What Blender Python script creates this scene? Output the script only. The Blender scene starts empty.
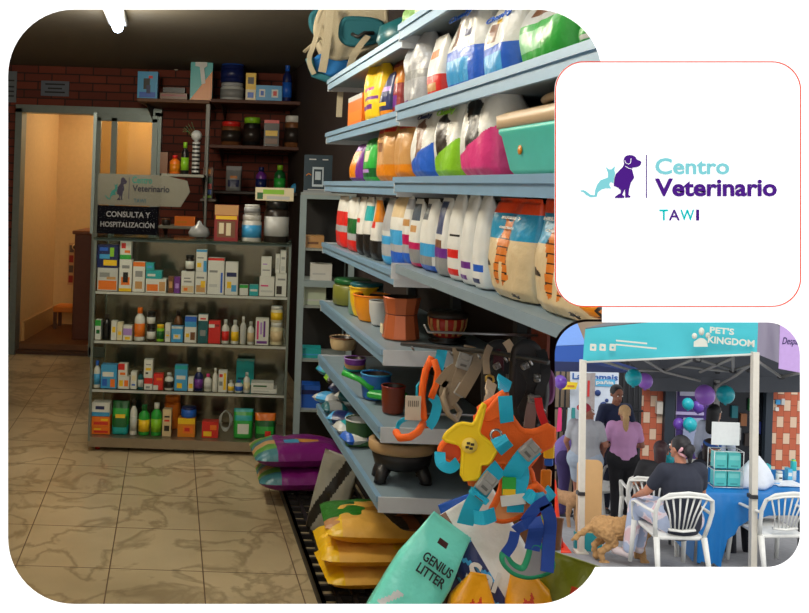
import bpy, bmesh, math, random
from mathutils import Vector, Matrix, noise
random.seed(7)
PI = math.pi
COL = bpy.context.scene.collection
F = 900.0; PX, PY = 290.0, 186.0; ROLL = math.radians(1.9); EYE = 1.6
CR, SR = math.cos(ROLL), math.sin(ROLL)

def uv(px, py):
    a, b = px - PX, PY - py
    return (a * CR - b * SR) / F, (b * CR + a * SR) / F
def P(px, py, Y):
    u, v = uv(px, py)
    return Vector((u * Y, Y, EYE + v * Y))

# ------------------------------------------------------------------ materials
def lin(c):
    return tuple(((x / 255.0) / 12.92 if x / 255.0 <= 0.04045 else ((x / 255.0 + 0.055) / 1.055) ** 2.4) for x in c)
_M = {}
def mat(c, rough=0.5, metal=0.0, var=0.08, emit=None, estr=1.0, alpha=1.0, spec=0.5, scale=25.0, bump=0.0, sheen=0.0):
    key = (tuple(c), rough, metal, var, emit, estr, alpha, spec, scale, bump)
    if key in _M: return _M[key]
    m = bpy.data.materials.new('paint'); m.use_nodes = True
    nt = m.node_tree; b = nt.nodes['Principled BSDF']
    L = lin(c)
    b.inputs['Roughness'].default_value = rough
    b.inputs['Metallic'].default_value = metal
    b.inputs['Specular IOR Level'].default_value = spec
    tc = nt.nodes.new('ShaderNodeTexCoord')
    n = nt.nodes.new('ShaderNodeTexNoise'); n.inputs['Scale'].default_value = scale; n.inputs['Detail'].default_value = 3
    nt.links.new(tc.outputs['Object'], n.inputs['Vector'])
    if var > 0:
        mix = nt.nodes.new('ShaderNodeMix'); mix.data_type = 'RGBA'
        mix.inputs['A'].default_value = (*[max(0, x * (1 - var)) for x in L], 1)
        mix.inputs['B'].default_value = (*[min(1, x * (1 + var)) for x in L], 1)
        nt.links.new(n.outputs['Fac'], mix.inputs['Factor'])
        nt.links.new(mix.outputs['Result'], b.inputs['Base Color'])
    else:
        b.inputs['Base Color'].default_value = (*L, 1)
    if bump > 0:
        bp = nt.nodes.new('ShaderNodeBump'); bp.inputs['Strength'].default_value = bump; bp.inputs['Distance'].default_value = 0.01
        nt.links.new(n.outputs['Fac'], bp.inputs['Height']); nt.links.new(bp.outputs['Normal'], b.inputs['Normal'])
    if emit:
        b.inputs['Emission Color'].default_value = (*lin(emit), 1); b.inputs['Emission Strength'].default_value = estr
    if alpha < 1: b.inputs['Alpha'].default_value = alpha
    _M[key] = m
    return m
def glassmat(tint=(225, 235, 232), refl=0.08, rough=0.03, name='glass'):
    key = ('g', tint, refl, rough)
    if key in _M: return _M[key]
    m = bpy.data.materials.new(name); m.use_nodes = True; nt = m.node_tree; nt.nodes.clear()
    o = nt.nodes.new('ShaderNodeOutputMaterial'); t = nt.nodes.new('ShaderNodeBsdfTransparent'); g = nt.nodes.new('ShaderNodeBsdfGlossy')
    t.inputs[0].default_value = (*lin(tint), 1); g.inputs['Roughness'].default_value = rough
    lw = nt.nodes.new('ShaderNodeLayerWeight'); lw.inputs[0].default_value = 0.12
    mp = nt.nodes.new('ShaderNodeMapRange'); mp.inputs['To Min'].default_value = refl; mp.inputs['To Max'].default_value = 0.35
    nt.links.new(lw.outputs['Fresnel'], mp.inputs['Value'])
    mx = nt.nodes.new('ShaderNodeMixShader'); nt.links.new(mp.outputs[0], mx.inputs[0])
    nt.links.new(t.outputs[0], mx.inputs[1]); nt.links.new(g.outputs[0], mx.inputs[2]); nt.links.new(mx.outputs[0], o.inputs[0])
    _M[key] = m
    return m
def gl(c, rough=0.22): return mat(c, rough, 0, 0.06)          # shiny plastic film
def mt(c, rough=0.6, **k): return mat(c, rough, 0, **k)

# ------------------------------------------------------------------ mesh helpers
class MB:
    def __init__(s): s.v = []; s.f = []; s.m = []; s.mats = []; s.sm = []
    def mi(s, m):
        if m not in s.mats: s.mats.append(m)
        return s.mats.index(m)
    def add(s, vs, fs, m, smooth=False, M=None):
        o = len(s.v)
        s.v += [tuple(M @ Vector(p)) if M else tuple(p) for p in vs]
        if isinstance(m, list):
            for f, k in zip(fs, m): s.f.append([o + i for i in f]); s.m.append(s.mi(k)); s.sm.append(smooth)
        else:
            k = s.mi(m)
            for f in fs: s.f.append([o + i for i in f]); s.m.append(k); s.sm.append(smooth)
        return s
    def box(s, c, d, m, M=None, top=1.0):
        x, y, z = c; a, b, h = d[0] / 2, d[1] / 2, d[2] / 2
        vs = [(x - a, y - b, z - h), (x + a, y - b, z - h), (x + a, y + b, z - h), (x - a, y + b, z - h),
              (x - a * top, y - b * top, z + h), (x + a * top, y - b * top, z + h), (x + a * top, y + b * top, z + h), (x - a * top, y + b * top, z + h)]
        return s.add(vs, [[0, 3, 2, 1], [4, 5, 6, 7], [0, 1, 5, 4], [1, 2, 6, 5], [2, 3, 7, 6], [3, 0, 4, 7]], m, False, M)
    def rbox(s, c, d, m, r=0.004, M=None):
        """box with chamfered vertical and horizontal edges"""
        x, y, z = c; a, b, h = d[0] / 2, d[1] / 2, d[2] / 2; r = min(r, a * .45, b * .45, h * .45)
        vs = []
        for zz, k in ((-h, r), (-h + r, 0), (h - r, 0), (h, r)):
            A, B = a - k, b - k
            for q in ((-A + r, -B), (A - r, -B), (A, -B + r), (A, B - r), (A - r, B), (-A + r, B), (-A, B - r), (-A, -B + r)):
                vs.append((x + q[0], y + q[1], z + zz))
        fs = [[7, 6, 5, 4, 3, 2, 1, 0], [24 + i for i in range(8)]]
        for L in range(3):
            for i in range(8): j = (i + 1) % 8; fs.append([L * 8 + i, L * 8 + j, L * 8 + 8 + j, L * 8 + 8 + i])
        return s.add(vs, fs, m, False, M)
    def lathe(s, prof, m, n=20, M=None, smooth=True, sx=1.0, sy=1.0, mats=None):
        vs = []; fs = []; ms = []
        for r, z in prof:
            for i in range(n): t = 2 * PI * i / n; vs.append((r * math.cos(t) * sx, r * math.sin(t) * sy, z))
        for L in range(len(prof) - 1):
            for i in range(n):
                j = (i + 1) % n; fs.append([L * n + i, L * n + j, L * n + n + j, L * n + n + i]); ms.append(mats[L] if mats else m)
        if prof[0][0] > 1e-5: fs.append(list(range(n))[::-1]); ms.append(mats[0] if mats else m)
        if prof[-1][0] > 1e-5: fs.append([(len(prof) - 1) * n + i for i in range(n)]); ms.append(mats[-1] if mats else m)
        return s.add(vs, fs, ms, smooth, M)
    def tube(s, pts, r, m, n=8, closed=False, M=None, ry=None):
        pts = [Vector(p) for p in pts]; N = len(pts); vs = []; fs = []
        up = None
        for i, p in enumerate(pts):
            a = pts[(i - 1) % N] if (i > 0 or closed) else p; b = pts[(i + 1) % N] if (i < N - 1 or closed) else p
            d = (b - a).normalized()
            if up is None:
                up = Vector((0, 0, 1)) if abs(d.z) < .9 else Vector((0, 1, 0))
            e = d.cross(up)
            if e.length < 1e-4: e = d.cross(Vector((1, 0, 0)))
            e.normalize(); g = e.cross(d).normalized(); up = g
            rr = r[i] if isinstance(r, (list, tuple)) else r; r2 = ry if ry else rr
            for k in range(n):
                t = 2 * PI * k / n; vs.append(p + e * (rr * math.cos(t)) + g * (r2 * math.sin(t)))
        L = N if closed else N - 1
        for i in range(L):
            for k in range(n):
                j = (k + 1) % n; q = (i + 1) % N; fs.append([i * n + k, i * n + j, q * n + j, q * n + k])
        if not closed: fs.append(list(range(n))[::-1]); fs.append([(N - 1) * n + k for k in range(n)])
        return s.add(vs, fs, m, True, M)
    def bar(s, a, b, r, m, n=8, M=None): return s.tube([a, b], r, m, n, False, M)
    def prism(s, pts, t, m, M=None, side=None):
        """polygon in local xz plane (facing -y), thickness t towards +y"""
        from mathutils.geometry import tessellate_polygon
        n = len(pts); vs = [(x, 0, z) for x, z in pts] + [(x, t, z) for x, z in pts]
        tr = tessellate_polygon([[Vector((x, z, 0)) for x, z in pts]])
        fs = []; ms = []; side = side or m
        for a, b, c in tr:
            fs.append([a, b, c]); ms.append(m); fs.append([n + c, n + b, n + a]); ms.append(m)
        for i in range(n): j = (i + 1) % n; fs.append([i, n + i, n + j, j]); ms.append(side)
        return s.add(vs, fs, ms, False, M)
    def ribbon(s, pts, w, t, m, wd=(0, 1, 0), M=None):
        """flat strap along pts, width w along direction wd, thickness t"""
        pts = [Vector(p) for p in pts]; N = len(pts); vs = []; fs = []
        wd0 = Vector(wd).normalized()
        for i, p in enumerate(pts):
            d = (pts[min(N - 1, i + 1)] - pts[max(0, i - 1)]).normalized()
            W = wd0 - d * wd0.dot(d)
            if W.length < .05: W = d.cross(Vector((0.3, 0.2, 1)))
            W.normalize(); nn = d.cross(W).normalized()
            ww = w[i] if isinstance(w, (list, tuple)) else w
            for a, b in ((-1, -1), (1, -1), (1, 1), (-1, 1)): vs.append(p + W * (a * ww / 2) + nn * (b * t / 2))
        for i in range(N - 1):
            for k in range(4): j = (k + 1) % 4; fs.append([i * 4 + k, i * 4 + j, i * 4 + 4 + j, i * 4 + 4 + k])
        fs.append([3, 2, 1, 0]); fs.append([(N - 1) * 4 + k for k in range(4)])
        return s.add(vs, fs, m, False, M)
    def build(s, name, parent=None, M=None):
        me = bpy.data.meshes.new(name); me.from_pydata([tuple(v) for v in s.v], [], s.f)
        for m in s.mats: me.materials.append(m)
        me.polygons.foreach_set('material_index', s.m); me.polygons.foreach_set('use_smooth', s.sm)
        me.validate(); bm = bmesh.new(); bm.from_mesh(me); bmesh.ops.recalc_face_normals(bm, faces=bm.faces); bm.to_mesh(me); bm.free()
        o = bpy.data.objects.new(name, me); COL.objects.link(o)
        if parent: o.parent = parent
        if M is not None: o.matrix_world = M
        return o

LABELS = {}
def tag(o, label, cat, group=None, kind=None):
    o['label'] = label; o['category'] = cat
    LABELS.setdefault(label, []).append(o.name)
    if group: o['group'] = group
    if kind: o['kind'] = kind
    return o
def thing(name, label, cat, loc=(0, 0, 0), rz=0.0, group=None, rx=0.0, ry=0.0):
    o = bpy.data.objects.new(name, None); COL.objects.link(o); o.empty_display_size = .05
    o.location = loc; o.rotation_euler = (rx, ry, rz)
    return tag(o, label, cat, group)
def struct(o, label=None):
    o['kind'] = 'structure'
    if label: o['label'] = label
    return o
def put(o, loc, rz=0.0, rx=0.0, ry=0.0): o.location = loc; o.rotation_euler = (rx, ry, rz); return o

def text_mb(s, w, h, m, bold=0.0, depth=0.002, align='CENTER', shear=0.0):
    """text as a mesh, fitted to w x h, lying in the xz plane facing -y, centred at the origin"""
    c = bpy.data.curves.new('t', 'FONT'); c.body = s; c.size = 1; c.extrude = 0.01; c.offset = bold; c.resolution_u = 3; c.align_x = align; c.shear = shear
    o = bpy.data.objects.new('t', c); COL.objects.link(o)
    bpy.context.view_layer.update()
    me = bpy.data.meshes.new_from_object(o.evaluated_get(bpy.context.evaluated_depsgraph_get()))
    bpy.data.objects.remove(o); bpy.data.curves.remove(c)
    xs = [v.co.x for v in me.vertices]; ys = [v.co.y for v in me.vertices]
    x0, x1, y0, y1 = min(xs), max(xs), min(ys), max(ys)
    sx = w / (x1 - x0); sy = (h / (y1 - y0)) if h else sx
    mb = MB()
    mb.add([((v.co.x - (x0 + x1) / 2) * sx, -v.co.z * depth / .02, (v.co.y - (y0 + y1) / 2) * sy) for v in me.vertices],
           [list(p.vertices) for p in me.polygons], m)
    bpy.data.meshes.remove(me)
    return mb
def text(s, w, h, m, parent, loc=(0, 0, 0), name='lettering', bold=0.0, rot=None, depth=0.002, shear=0.0):
    o = text_mb(s, w, h, m, bold, depth, shear=shear).build(name, parent); o.location = loc
    if rot: o.rotation_euler = rot
    return o
def chaikin(L, n=2, q=.22):
    for _ in range(n): L = [p for i in range(len(L)) for p in ((L[i][0] * (1 - q) + L[(i + 1) % len(L)][0] * q, L[i][1] * (1 - q) + L[(i + 1) % len(L)][1] * q), (L[i][0] * q + L[(i + 1) % len(L)][0] * (1 - q), L[i][1] * q + L[(i + 1) % len(L)][1] * (1 - q)))]
    return L
def rrect(x0, y0, x1, y1, r, n=14):
    out = []
    for cx, cy, a in ((x1 - r, y0 + r, -90), (x1 - r, y1 - r, 0), (x0 + r, y1 - r, 90), (x0 + r, y0 + r, 180)):
        for i in range(n + 1): t = math.radians(a + 90 * i / n); out.append((cx + r * math.cos(t), cy + r * math.sin(t)))
    return out
def loft(rings, m, caps=True, smooth=False):
    n = len(rings[0]); vs = [p for r in rings for p in r]; fs = []
    for L in range(len(rings) - 1):
        for i in range(n): j = (i + 1) % n; fs.append([L * n + i, L * n + j, L * n + n + j, L * n + n + i])
    if caps: fs.append(list(range(n))[::-1]); fs.append([(len(rings) - 1) * n + i for i in range(n)])
    return MB().add(vs, fs, m, smooth)
def boolean(o, cutters, op='DIFFERENCE'):
    for c in cutters:
        md = o.modifiers.new('b', 'BOOLEAN'); md.operation = op; md.object = c; md.solver = 'EXACT'
    bpy.context.view_layer.update()
    me = bpy.data.meshes.new_from_object(o.evaluated_get(bpy.context.evaluated_depsgraph_get()))
    o.modifiers.clear(); old = o.data; o.data = me; bpy.data.meshes.remove(old)
    for c in cutters: bpy.data.objects.remove(c)
    return o
# ------------------------------------------------------------------ camera and sky
sc = bpy.context.scene
cd = bpy.data.cameras.new('camera'); cam = bpy.data.objects.new('camera', cd); COL.objects.link(cam); sc.camera = cam
cd.sensor_width = 36; cd.lens = F * 36 / 809; cd.shift_x = (404.5 - PX) / 809; cd.shift_y = -(306.5 - PY) / 809; cd.clip_start = .05
cam.matrix_world = Matrix.Translation((0, 0, EYE)) @ Matrix.Rotation(-ROLL, 4, 'Y') @ Matrix.Rotation(PI / 2, 4, 'X')
sc.view_settings.view_transform = 'Standard'; sc.view_settings.look = 'None'; sc.view_settings.gamma = 1; sc.view_settings.exposure = 0
sc.view_settings.use_curve_mapping = False
w = bpy.data.worlds.new('overcast_sky'); sc.world = w; w.use_nodes = True
w.node_tree.nodes['Background'].inputs[0].default_value = (1, 1, 1, 1); w.node_tree.nodes['Background'].inputs[1].default_value = 1.32

# ------------------------------------------------------------------ white front wall with its two openings
WHITE = mat((252, 252, 252), 0.9, var=0.0, spec=0.0)
pg = MB().box((0, 1.03, 1.5), (7.6, .06, 5.4), WHITE).build('wall_front')
def cone(pts, y0, y1, grow, name='cut'):
    cx = sum(p[0] for p in pts) / len(pts); cy = sum(p[1] for p in pts) / len(pts)
    rings = [[P(x, y, y0) for x, y in pts]]
    if y0 < 1.0: rings.append([P(x, y, 1.0) for x, y in pts])
    rings.append([P(cx + (x - cx) * grow, cy + (y - cy) * grow, y1) for x, y in pts])
    return loft(rings, WHITE).build(name)
MAIN = rrect(8, 9.5, 602, 604, 66); INS = rrect(555.5, 322.3, 800, 567, 33)
struct(boolean(pg, [cone(MAIN, .95, 1.15, 1.03), cone(INS, .95, 1.15, 1.0)]), 'plain white front wall with rounded openings')
# splayed white lining of the smaller opening, running back to the side wall
def ringp(pts, y, g):
    cx = sum(p[0] for p in pts) / len(pts); cy = sum(p[1] for p in pts) / len(pts)
    return [P(cx + (x - cx) * g, cy + (y - cy) * g, y) for x, y in pts]
rings_in = [ringp(INS, 1.0, 1.0), ringp(INS, 3.0, 1.003)]; rings_out = [ringp(INS, 1.0, 1.006), ringp(INS, 3.0, 1.009)]
mb = MB(); n = len(INS)
vs = rings_in[0] + rings_in[1] + rings_out[1] + rings_out[0]; fs = []
for L in range(4):
    for i in range(n): j = (i + 1) % n; fs.append([L * n + i, L * n + j, ((L + 1) % 4) * n + j, ((L + 1) % 4) * n + i])
mb.add(vs, fs, mat((225, 225, 225), .8, var=.0)); struct(mb.build('trim_1'), 'white lining of the lower right opening')

# ------------------------------------------------------------------ sign board with the clinic's logo
Y0 = .996
def card(px, py): return P(px, py, Y0)
k = Y0 / F
t = thing('logo_sign', 'square white sign board with thin red outline, teal cat and purple dog emblem beside lettering', 'sign', tuple(card(678, 184)), 0, ry=-ROLL)
loc = lambda px, py: ((px - 678) * k, -(py - 184) * k)
b = MB(); b.prism([loc(*p) for p in rrect(555, 61.3, 801, 306.8, 29)], .002, WHITE); b.build('board', t)
o1 = [loc(*p) for p in rrect(555, 61.3, 801, 306.8, 29)]; o2 = [loc(*p) for p in rrect(556, 62.3, 800, 305.8, 28)]
n = len(o1); red = mat((200, 68, 48), .6, var=0, spec=0)
b = MB().add([(x, -.0006, z) for x, z in o1] + [(x, -.0006, z) for x, z in o2] + [(x, .0006, z) for x, z in o1] + [(x, .0006, z) for x, z in o2],
             [[i, (i + 1) % n, n + (i + 1) % n, n + i] for i in range(n)] + [[2 * n + i, 3 * n + i, 3 * n + (i + 1) % n, 2 * n + (i + 1) % n] for i in range(n)]
             + [[i, 2 * n + i, 2 * n + (i + 1) % n, (i + 1) % n] for i in range(n)] + [[n + i, n + (i + 1) % n, 3 * n + (i + 1) % n, 3 * n + i] for i in range(n)], red)
b.build('outline', t)['label'] = 'thin red outline'
TEAL = mat((108, 173, 179), .6, var=0, spec=0); PUR = mat((63, 25, 109), .6, var=0, spec=0); TEAL2 = mat((0, 160, 162), .6, var=0, spec=0)
zp = lambda L: [loc(570 + x / 6.223, 140 + y / 6.223) for x, y in L]
DOG = [(370, 93), (350, 97), (337, 110), (332, 130), (336, 148), (328, 168), (305, 190), (284, 212), (275, 245), (271, 285), (298, 296), (316, 312), (314, 330),
       (300, 338), (283, 350), (276, 361), (334, 361), (336, 348), (322, 342), (333, 318), (340, 300), (343, 340), (343, 360), (374, 358), (374, 349), (362, 343), (366, 305), (378, 262), (392, 245), (397, 232), (390, 205), (384, 182), (386, 172),
       (408, 170), (428, 164), (438, 152), (443, 136), (432, 129), (415, 122), (405, 105), (390, 96)]
CAT = [(65, 313), (85, 312), (103, 322), (125, 340), (153, 345), (156, 312), (168, 278), (190, 250), (236, 233), (237, 205), (222, 168), (241, 183), (258, 182), (278, 163), (275, 190),
       (279, 206), (272, 240), (268, 270), (258, 262), (246, 264), (243, 280), (256, 302), (222, 300), (195, 308), (172, 325), (165, 354), (128, 356), (100, 342), (84, 324), (65, 320)]
def flat(name, pts, m, y=-.001, lab=None):
    o = MB().prism(pts, .0008, m).build(name, t); o.location.y = y
    if lab: o['label'] = lab
flat('cat_emblem', zp(CAT), TEAL, lab='teal cat silhouette'); flat('dog_emblem', zp(DOG), PUR, -.0012, 'purple dog silhouette')
wl = MB()
for pts in ([(340, 163), (360, 176), (382, 181)], [(337, 128), (343, 143), (360, 151), (373, 143), (376, 115)]):
    wl.ribbon([(x, -.0018, z) for x, z in zp(pts)], 4 / 6.2 * k, .0004, WHITE)
wl.build('collar_line', t)
flat('divider', [loc(*p) for p in ((645.8, 155), (646.6, 155), (646.6, 198), (645.8, 198))], PUR)
def card_text(s, x0, x1, y0, y1, m, bold=.0): text(s, (x1 - x0) * k, (y1 - y0) * k, m, t, (*[(c) for c in (loc((x0 + x1) / 2, 0)[0],)], -.001, loc(0, (y0 + y1) / 2)[1]), bold=bold, depth=.0002)
card_text('Centro', 655, 729, 158, 174.5, TEAL, .022)
card_text('Veterinario', 654.5, 776.5, 178.5, 196.5, PUR, .03)
for s, a, bb, m in (('T', 659, 668, TEAL2), ('A', 668.5, 679.5, PUR), ('W', 680, 694, TEAL2), ('I', 695.8, 698.8, PUR)): card_text(s, a, bb, 209.5, 220.5, m, .01)

# ------------------------------------------------------------------ shop shell
def brick(c1, c2, mortar, sx=.25, sy=.075, rough=.8, off=.5):
    m = bpy.data.materials.new('brickwork'); m.use_nodes = True; nt = m.node_tree; b = nt.nodes['Principled BSDF']
    tc = nt.nodes.new('ShaderNodeTexCoord'); sp = nt.nodes.new('ShaderNodeSeparateXYZ'); cb = nt.nodes.new('ShaderNodeCombineXYZ'); ad = nt.nodes.new('ShaderNodeMath')
    nt.links.new(tc.outputs['Object'], sp.inputs[0]); nt.links.new(sp.outputs[0], ad.inputs[0]); nt.links.new(sp.outputs[1], ad.inputs[1])
    nt.links.new(ad.outputs[0], cb.inputs[0]); nt.links.new(sp.outputs[2], cb.inputs[1])
    t = nt.nodes.new('ShaderNodeTexBrick'); nt.links.new(cb.outputs[0], t.inputs['Vector'])
    t.inputs['Scale'].default_value = 1; t.inputs['Brick Width'].default_value = sx; t.inputs['Row Height'].default_value = sy; t.inputs['Mortar Size'].default_value = .006
    t.inputs['Color1'].default_value = (*lin(c1), 1); t.inputs['Color2'].default_value = (*lin(c2), 1); t.inputs['Mortar'].default_value = (*lin(mortar), 1); t.offset = off
    nt.links.new(t.outputs['Color'], b.inputs['Base Color']); b.inputs['Roughness'].default_value = rough
    bp = nt.nodes.new('ShaderNodeBump'); bp.inputs['Strength'].default_value = .6; bp.inputs['Distance'].default_value = .01; bp.invert = True
    nt.links.new(t.outputs['Fac'], bp.inputs['Height']); nt.links.new(bp.outputs['Normal'], b.inputs['Normal'])
    return m
BRICK = brick((120, 52, 34), (92, 38, 26), (50, 28, 22))
YB = 8.2
H = 2.62
def floor_mat():
    m = bpy.data.materials.new('ceramic_tiles'); m.use_nodes = True; nt = m.node_tree; b = nt.nodes['Principled BSDF']; N = nt.nodes.new; K = nt.links.new
    tc = N('ShaderNodeTexCoord'); sp = N('ShaderNodeSeparateXYZ'); K(tc.outputs['Object'], sp.inputs[0])
    # tile rows run across, columns follow the shelving (slightly skew to the view)
    sk = N('ShaderNodeMath'); sk.operation = 'MULTIPLY_ADD'; sk.inputs[1].default_value = .131; K(sp.outputs[1], sk.inputs[0]); K(sp.outputs[0], sk.inputs[2])
    ox = N('ShaderNodeMath'); ox.operation = 'ADD'; ox.inputs[1].default_value = .205 + .385 * 10; K(sk.outputs[0], ox.inputs[0])
    oy = N('ShaderNodeMath'); oy.operation = 'ADD'; oy.inputs[1].default_value = -3.71 + .44 * 10; K(sp.outputs[1], oy.inputs[0])
    cb = N('ShaderNodeCombineXYZ'); K(ox.outputs[0], cb.inputs[0]); K(oy.outputs[0], cb.inputs[1])
    t = N('ShaderNodeTexBrick'); K(cb.outputs[0], t.inputs['Vector']); t.offset = 0; t.inputs['Scale'].default_value = 1
    t.inputs['Brick Width'].default_value = .385; t.inputs['Row Height'].default_value = .44; t.inputs['Mortar Size'].default_value = .0028; t.inputs['Mortar Smooth'].default_value = .2
    n1 = N('ShaderNodeTexNoise'); n1.inputs['Scale'].default_value = 3.2; n1.inputs['Detail'].default_value = 6; n1.inputs['Distortion'].default_value = .5; K(tc.outputs['Object'], n1.inputs['Vector'])
    r1 = N('ShaderNodeValToRGB'); e = r1.color_ramp.elements; e[0].position = .44; e[0].color = (*lin((205, 186, 148)), 1); e[1].position = .53; e[1].color = (*lin((205, 186, 148)), 1)
    q = e.new(.485); q.color = (*lin((166, 147, 112)), 1); K(n1.outputs['Fac'], r1.inputs[0])
    n2 = N('ShaderNodeTexNoise'); n2.inputs['Scale'].default_value = 1.3; n2.inputs['Detail'].default_value = 4; K(tc.outputs['Object'], n2.inputs['Vector'])
    r2 = N('ShaderNodeValToRGB'); r2.color_ramp.elements[0].position = .3; r2.color_ramp.elements[0].color = (.62, .60, .55, 1); r2.color_ramp.elements[1].position = .7; r2.color_ramp.elements[1].color = (1, 1, 1, 1); K(n2.outputs['Fac'], r2.inputs[0])
    mu = N('ShaderNodeMix'); mu.data_type = 'RGBA'; mu.blend_type = 'MULTIPLY'; mu.inputs['Factor'].default_value = 1; K(r1.outputs[0], mu.inputs['A']); K(r2.outputs[0], mu.inputs['B'])
    mx = N('ShaderNodeMix'); mx.data_type = 'RGBA'; K(t.outputs['Fac'], mx.inputs['Factor']); K(mu.outputs['Result'], mx.inputs['A']); mx.inputs['B'].default_value = (*lin((96, 72, 46)), 1)
    K(mx.outputs['Result'], b.inputs['Base Color']); b.inputs['Roughness'].default_value = .28
    return m
def wr(Y, o=1.02): return o - .131 * Y              # the right-hand wall / shelving run
XL = -2.75
# floor (to the side wall), ceiling
fm = MB().add([(XL, 1.06, 0), (wr(1.06, 1.1), 1.06, 0), (wr(YB + .1, 1.1), YB + .1, 0), (XL, YB + .1, 0), (XL, 1.06, -.1), (wr(1.06, 1.1), 1.06, -.1), (wr(YB + .1, 1.1), YB + .1, -.1), (XL, YB + .1, -.1)],
              [[0, 1, 2, 3], [7, 6, 5, 4], [0, 4, 5, 1], [1, 5, 6, 2], [2, 6, 7, 3], [3, 7, 4, 0]], floor_mat()).build('floor'); struct(fm)
cm = MB().box(((XL + 1.2) / 2, 4.85, H + .05), (1.3 - XL, 7.6, .1), mt((100, 94, 82), .9, bump=.2)).build('ceiling'); struct(cm)
struct(MB().box((XL - .05, 4.65, H / 2), (.1, 7.2, H), mt((150, 120, 80), .8)).build('wall_left'))
# right wall with the opening cut by the lining
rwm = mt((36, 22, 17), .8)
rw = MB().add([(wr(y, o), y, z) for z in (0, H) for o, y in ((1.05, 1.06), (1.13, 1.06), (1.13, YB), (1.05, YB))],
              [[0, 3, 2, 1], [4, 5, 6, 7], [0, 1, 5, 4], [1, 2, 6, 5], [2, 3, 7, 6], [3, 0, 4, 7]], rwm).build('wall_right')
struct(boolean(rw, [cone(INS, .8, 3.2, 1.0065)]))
# back wall around the doorway
dx0, dx1 = P(19, 200, YB).x, P(157, 200, YB).x; dh = 2.22
b = MB(); b.box(((XL + dx0) / 2, YB + .05, H / 2), (dx0 - XL, .1, H), BRICK); b.box(((dx0 + dx1) / 2, YB + .05, (H + dh) / 2), (dx1 - dx0, .1, H - dh), BRICK)
b.box(((dx1 + .5) / 2, YB + .05, H / 2), (.5 - dx1, .1, H), BRICK); struct(b.build('wall_back'))
# aluminium door frame and the sliding glass leaf
ALU = mat((128, 140, 138), .4, .6); 
b = MB(); 
for x in (dx0, dx1): b.box((x, YB - .02, dh / 2), (.06, .14, dh), ALU)
b.box(((dx0 + dx1) / 2, YB - .02, dh), (dx1 - dx0 + .06, .14, .07), ALU); b.box(((dx0 + dx1) / 2, YB, .015), (dx1 - dx0, .12, .03), mt((70, 42, 26)))
struct(b.build('trim_2'), 'grey metal frame of the doorway')
lx0, lx1 = P(96, 150, YB - .08).x, P(157, 150, YB - .08).x
d = bpy.data.objects.new('door_1', None); COL.objects.link(d); d['kind'] = 'structure'; d['label'] = 'sliding glass door leaf with grey metal frame'; d.location = (lx0, YB - .1, 0)
b = MB(); W = lx1 - lx0
for x in (0.02, W * .3, W - .02): b.box((x, 0, dh / 2 - .02), (.05, .04, dh - .08), ALU)
b.box((W / 2, 0, dh - .06), (W, .04, .06), ALU); b.box((W / 2, 0, .05), (W, .04, .09), ALU); b.build('door_frame', d)
MB().box((W / 2, 0, dh / 2), (W - .04, .008, dh - .12), glassmat((235, 225, 200), .1)).build('door_pane', d)
# lit corridor behind
AMB = mt((218, 180, 120), .8)
cx0 = P(24, 200, YB + .1).x; cy = 9.45; cx1 = .2
b = MB(); b.box((cx0 - .05, (YB + cy) / 2 + .05, H / 2), (.1, cy - YB, H), AMB); b.box((cx0 + 1.6, cy + .05, H / 2), (3.4, .1, H), AMB); b.box((cx1, (YB + cy) / 2 + .05, H / 2), (.1, cy - YB, H), AMB)
struct(b.build('wall_corridor'))
struct(MB().box((cx0 + 1.6, (YB + .1 + cy) / 2, H - .1), (3.4, cy - YB, .1), AMB).build('ceiling.001'))
struct(MB().box((cx0 + 1.5, (YB + .08 + cy) / 2, .03), (3.2, cy - YB, .1), mt((118, 76, 44), .5, var=.3, scale=6)).build('floor.001'))
b = MB(); b.box((cx0 + 1.5, cy - .01, .17), (3.0, .03, .18), mt((206, 160, 100), .5)); b.box((cx0 + .012, (YB + cy) / 2 + .1, .17), (.024, cy - YB - .12, .18), mt((206, 160, 100), .5)); struct(b.build('baseboard_corridor'))
b = MB(); b.box((cx0 + 1.5, cy - .01, 2.3), (3.0, .03, .05), mt((180, 120, 60), .5)); struct(b.build('trim_3'), 'narrow moulding high on the corridor wall')
sn = bpy.data.lights.new('sun', 'SUN'); sn.energy = 1.5; sn.angle = math.radians(25); sn.color = (1, .98, .95); so = bpy.data.objects.new('sun', sn); COL.objects.link(so); so.rotation_euler = (math.radians(42), 0, math.radians(-14))
# lamps
def lamp(x, y, z, ln, name_label, power, col=(1, .89, .68), rz=0):
    t = thing('ceiling_light', name_label, 'ceiling light', (x, y, z), rz)
    b = MB(); b.rbox((0, 0, -.02), (.12, ln, .04), mt((190, 195, 200), .5), .008); b.build('housing', t)
    b = MB(); b.tube([(0, -ln / 2 + .03, -.055), (0, ln / 2 - .03, -.055)], .034, mat((255, 255, 255), .4, var=0, emit=(225, 238, 255), estr=14), 12); b.build('tube', t)
    L = bpy.data.lights.new('lamp_glow', 'POINT'); L.shadow_soft_size = .12; L.energy = power; L.color = col
    o = bpy.data.objects.new('lamp_glow', L); COL.objects.link(o); o.parent = t; o.location = (0, 0, -.22)
    return t
q = P(121, 24, 5.75)
lamp(q.x + .07, 5.1, H, 1.25, 'white fluorescent tube light on the dark ceiling at upper left', 30, rz=math.atan(.131))
lamp(-.75, 3.0, H, 1.2, 'added unseen fluorescent tube light on the ceiling over the front of the shop', 62, rz=math.atan(.131))  # out-of-view tube, added to brighten the glass cabinet
lamp(-.35, 1.75, H, .9, 'added unseen short tube light on the ceiling nearest the front wall', 13, rz=math.atan(.131))  # unseen extra tube, added to lift the harnesses and near bags
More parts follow.
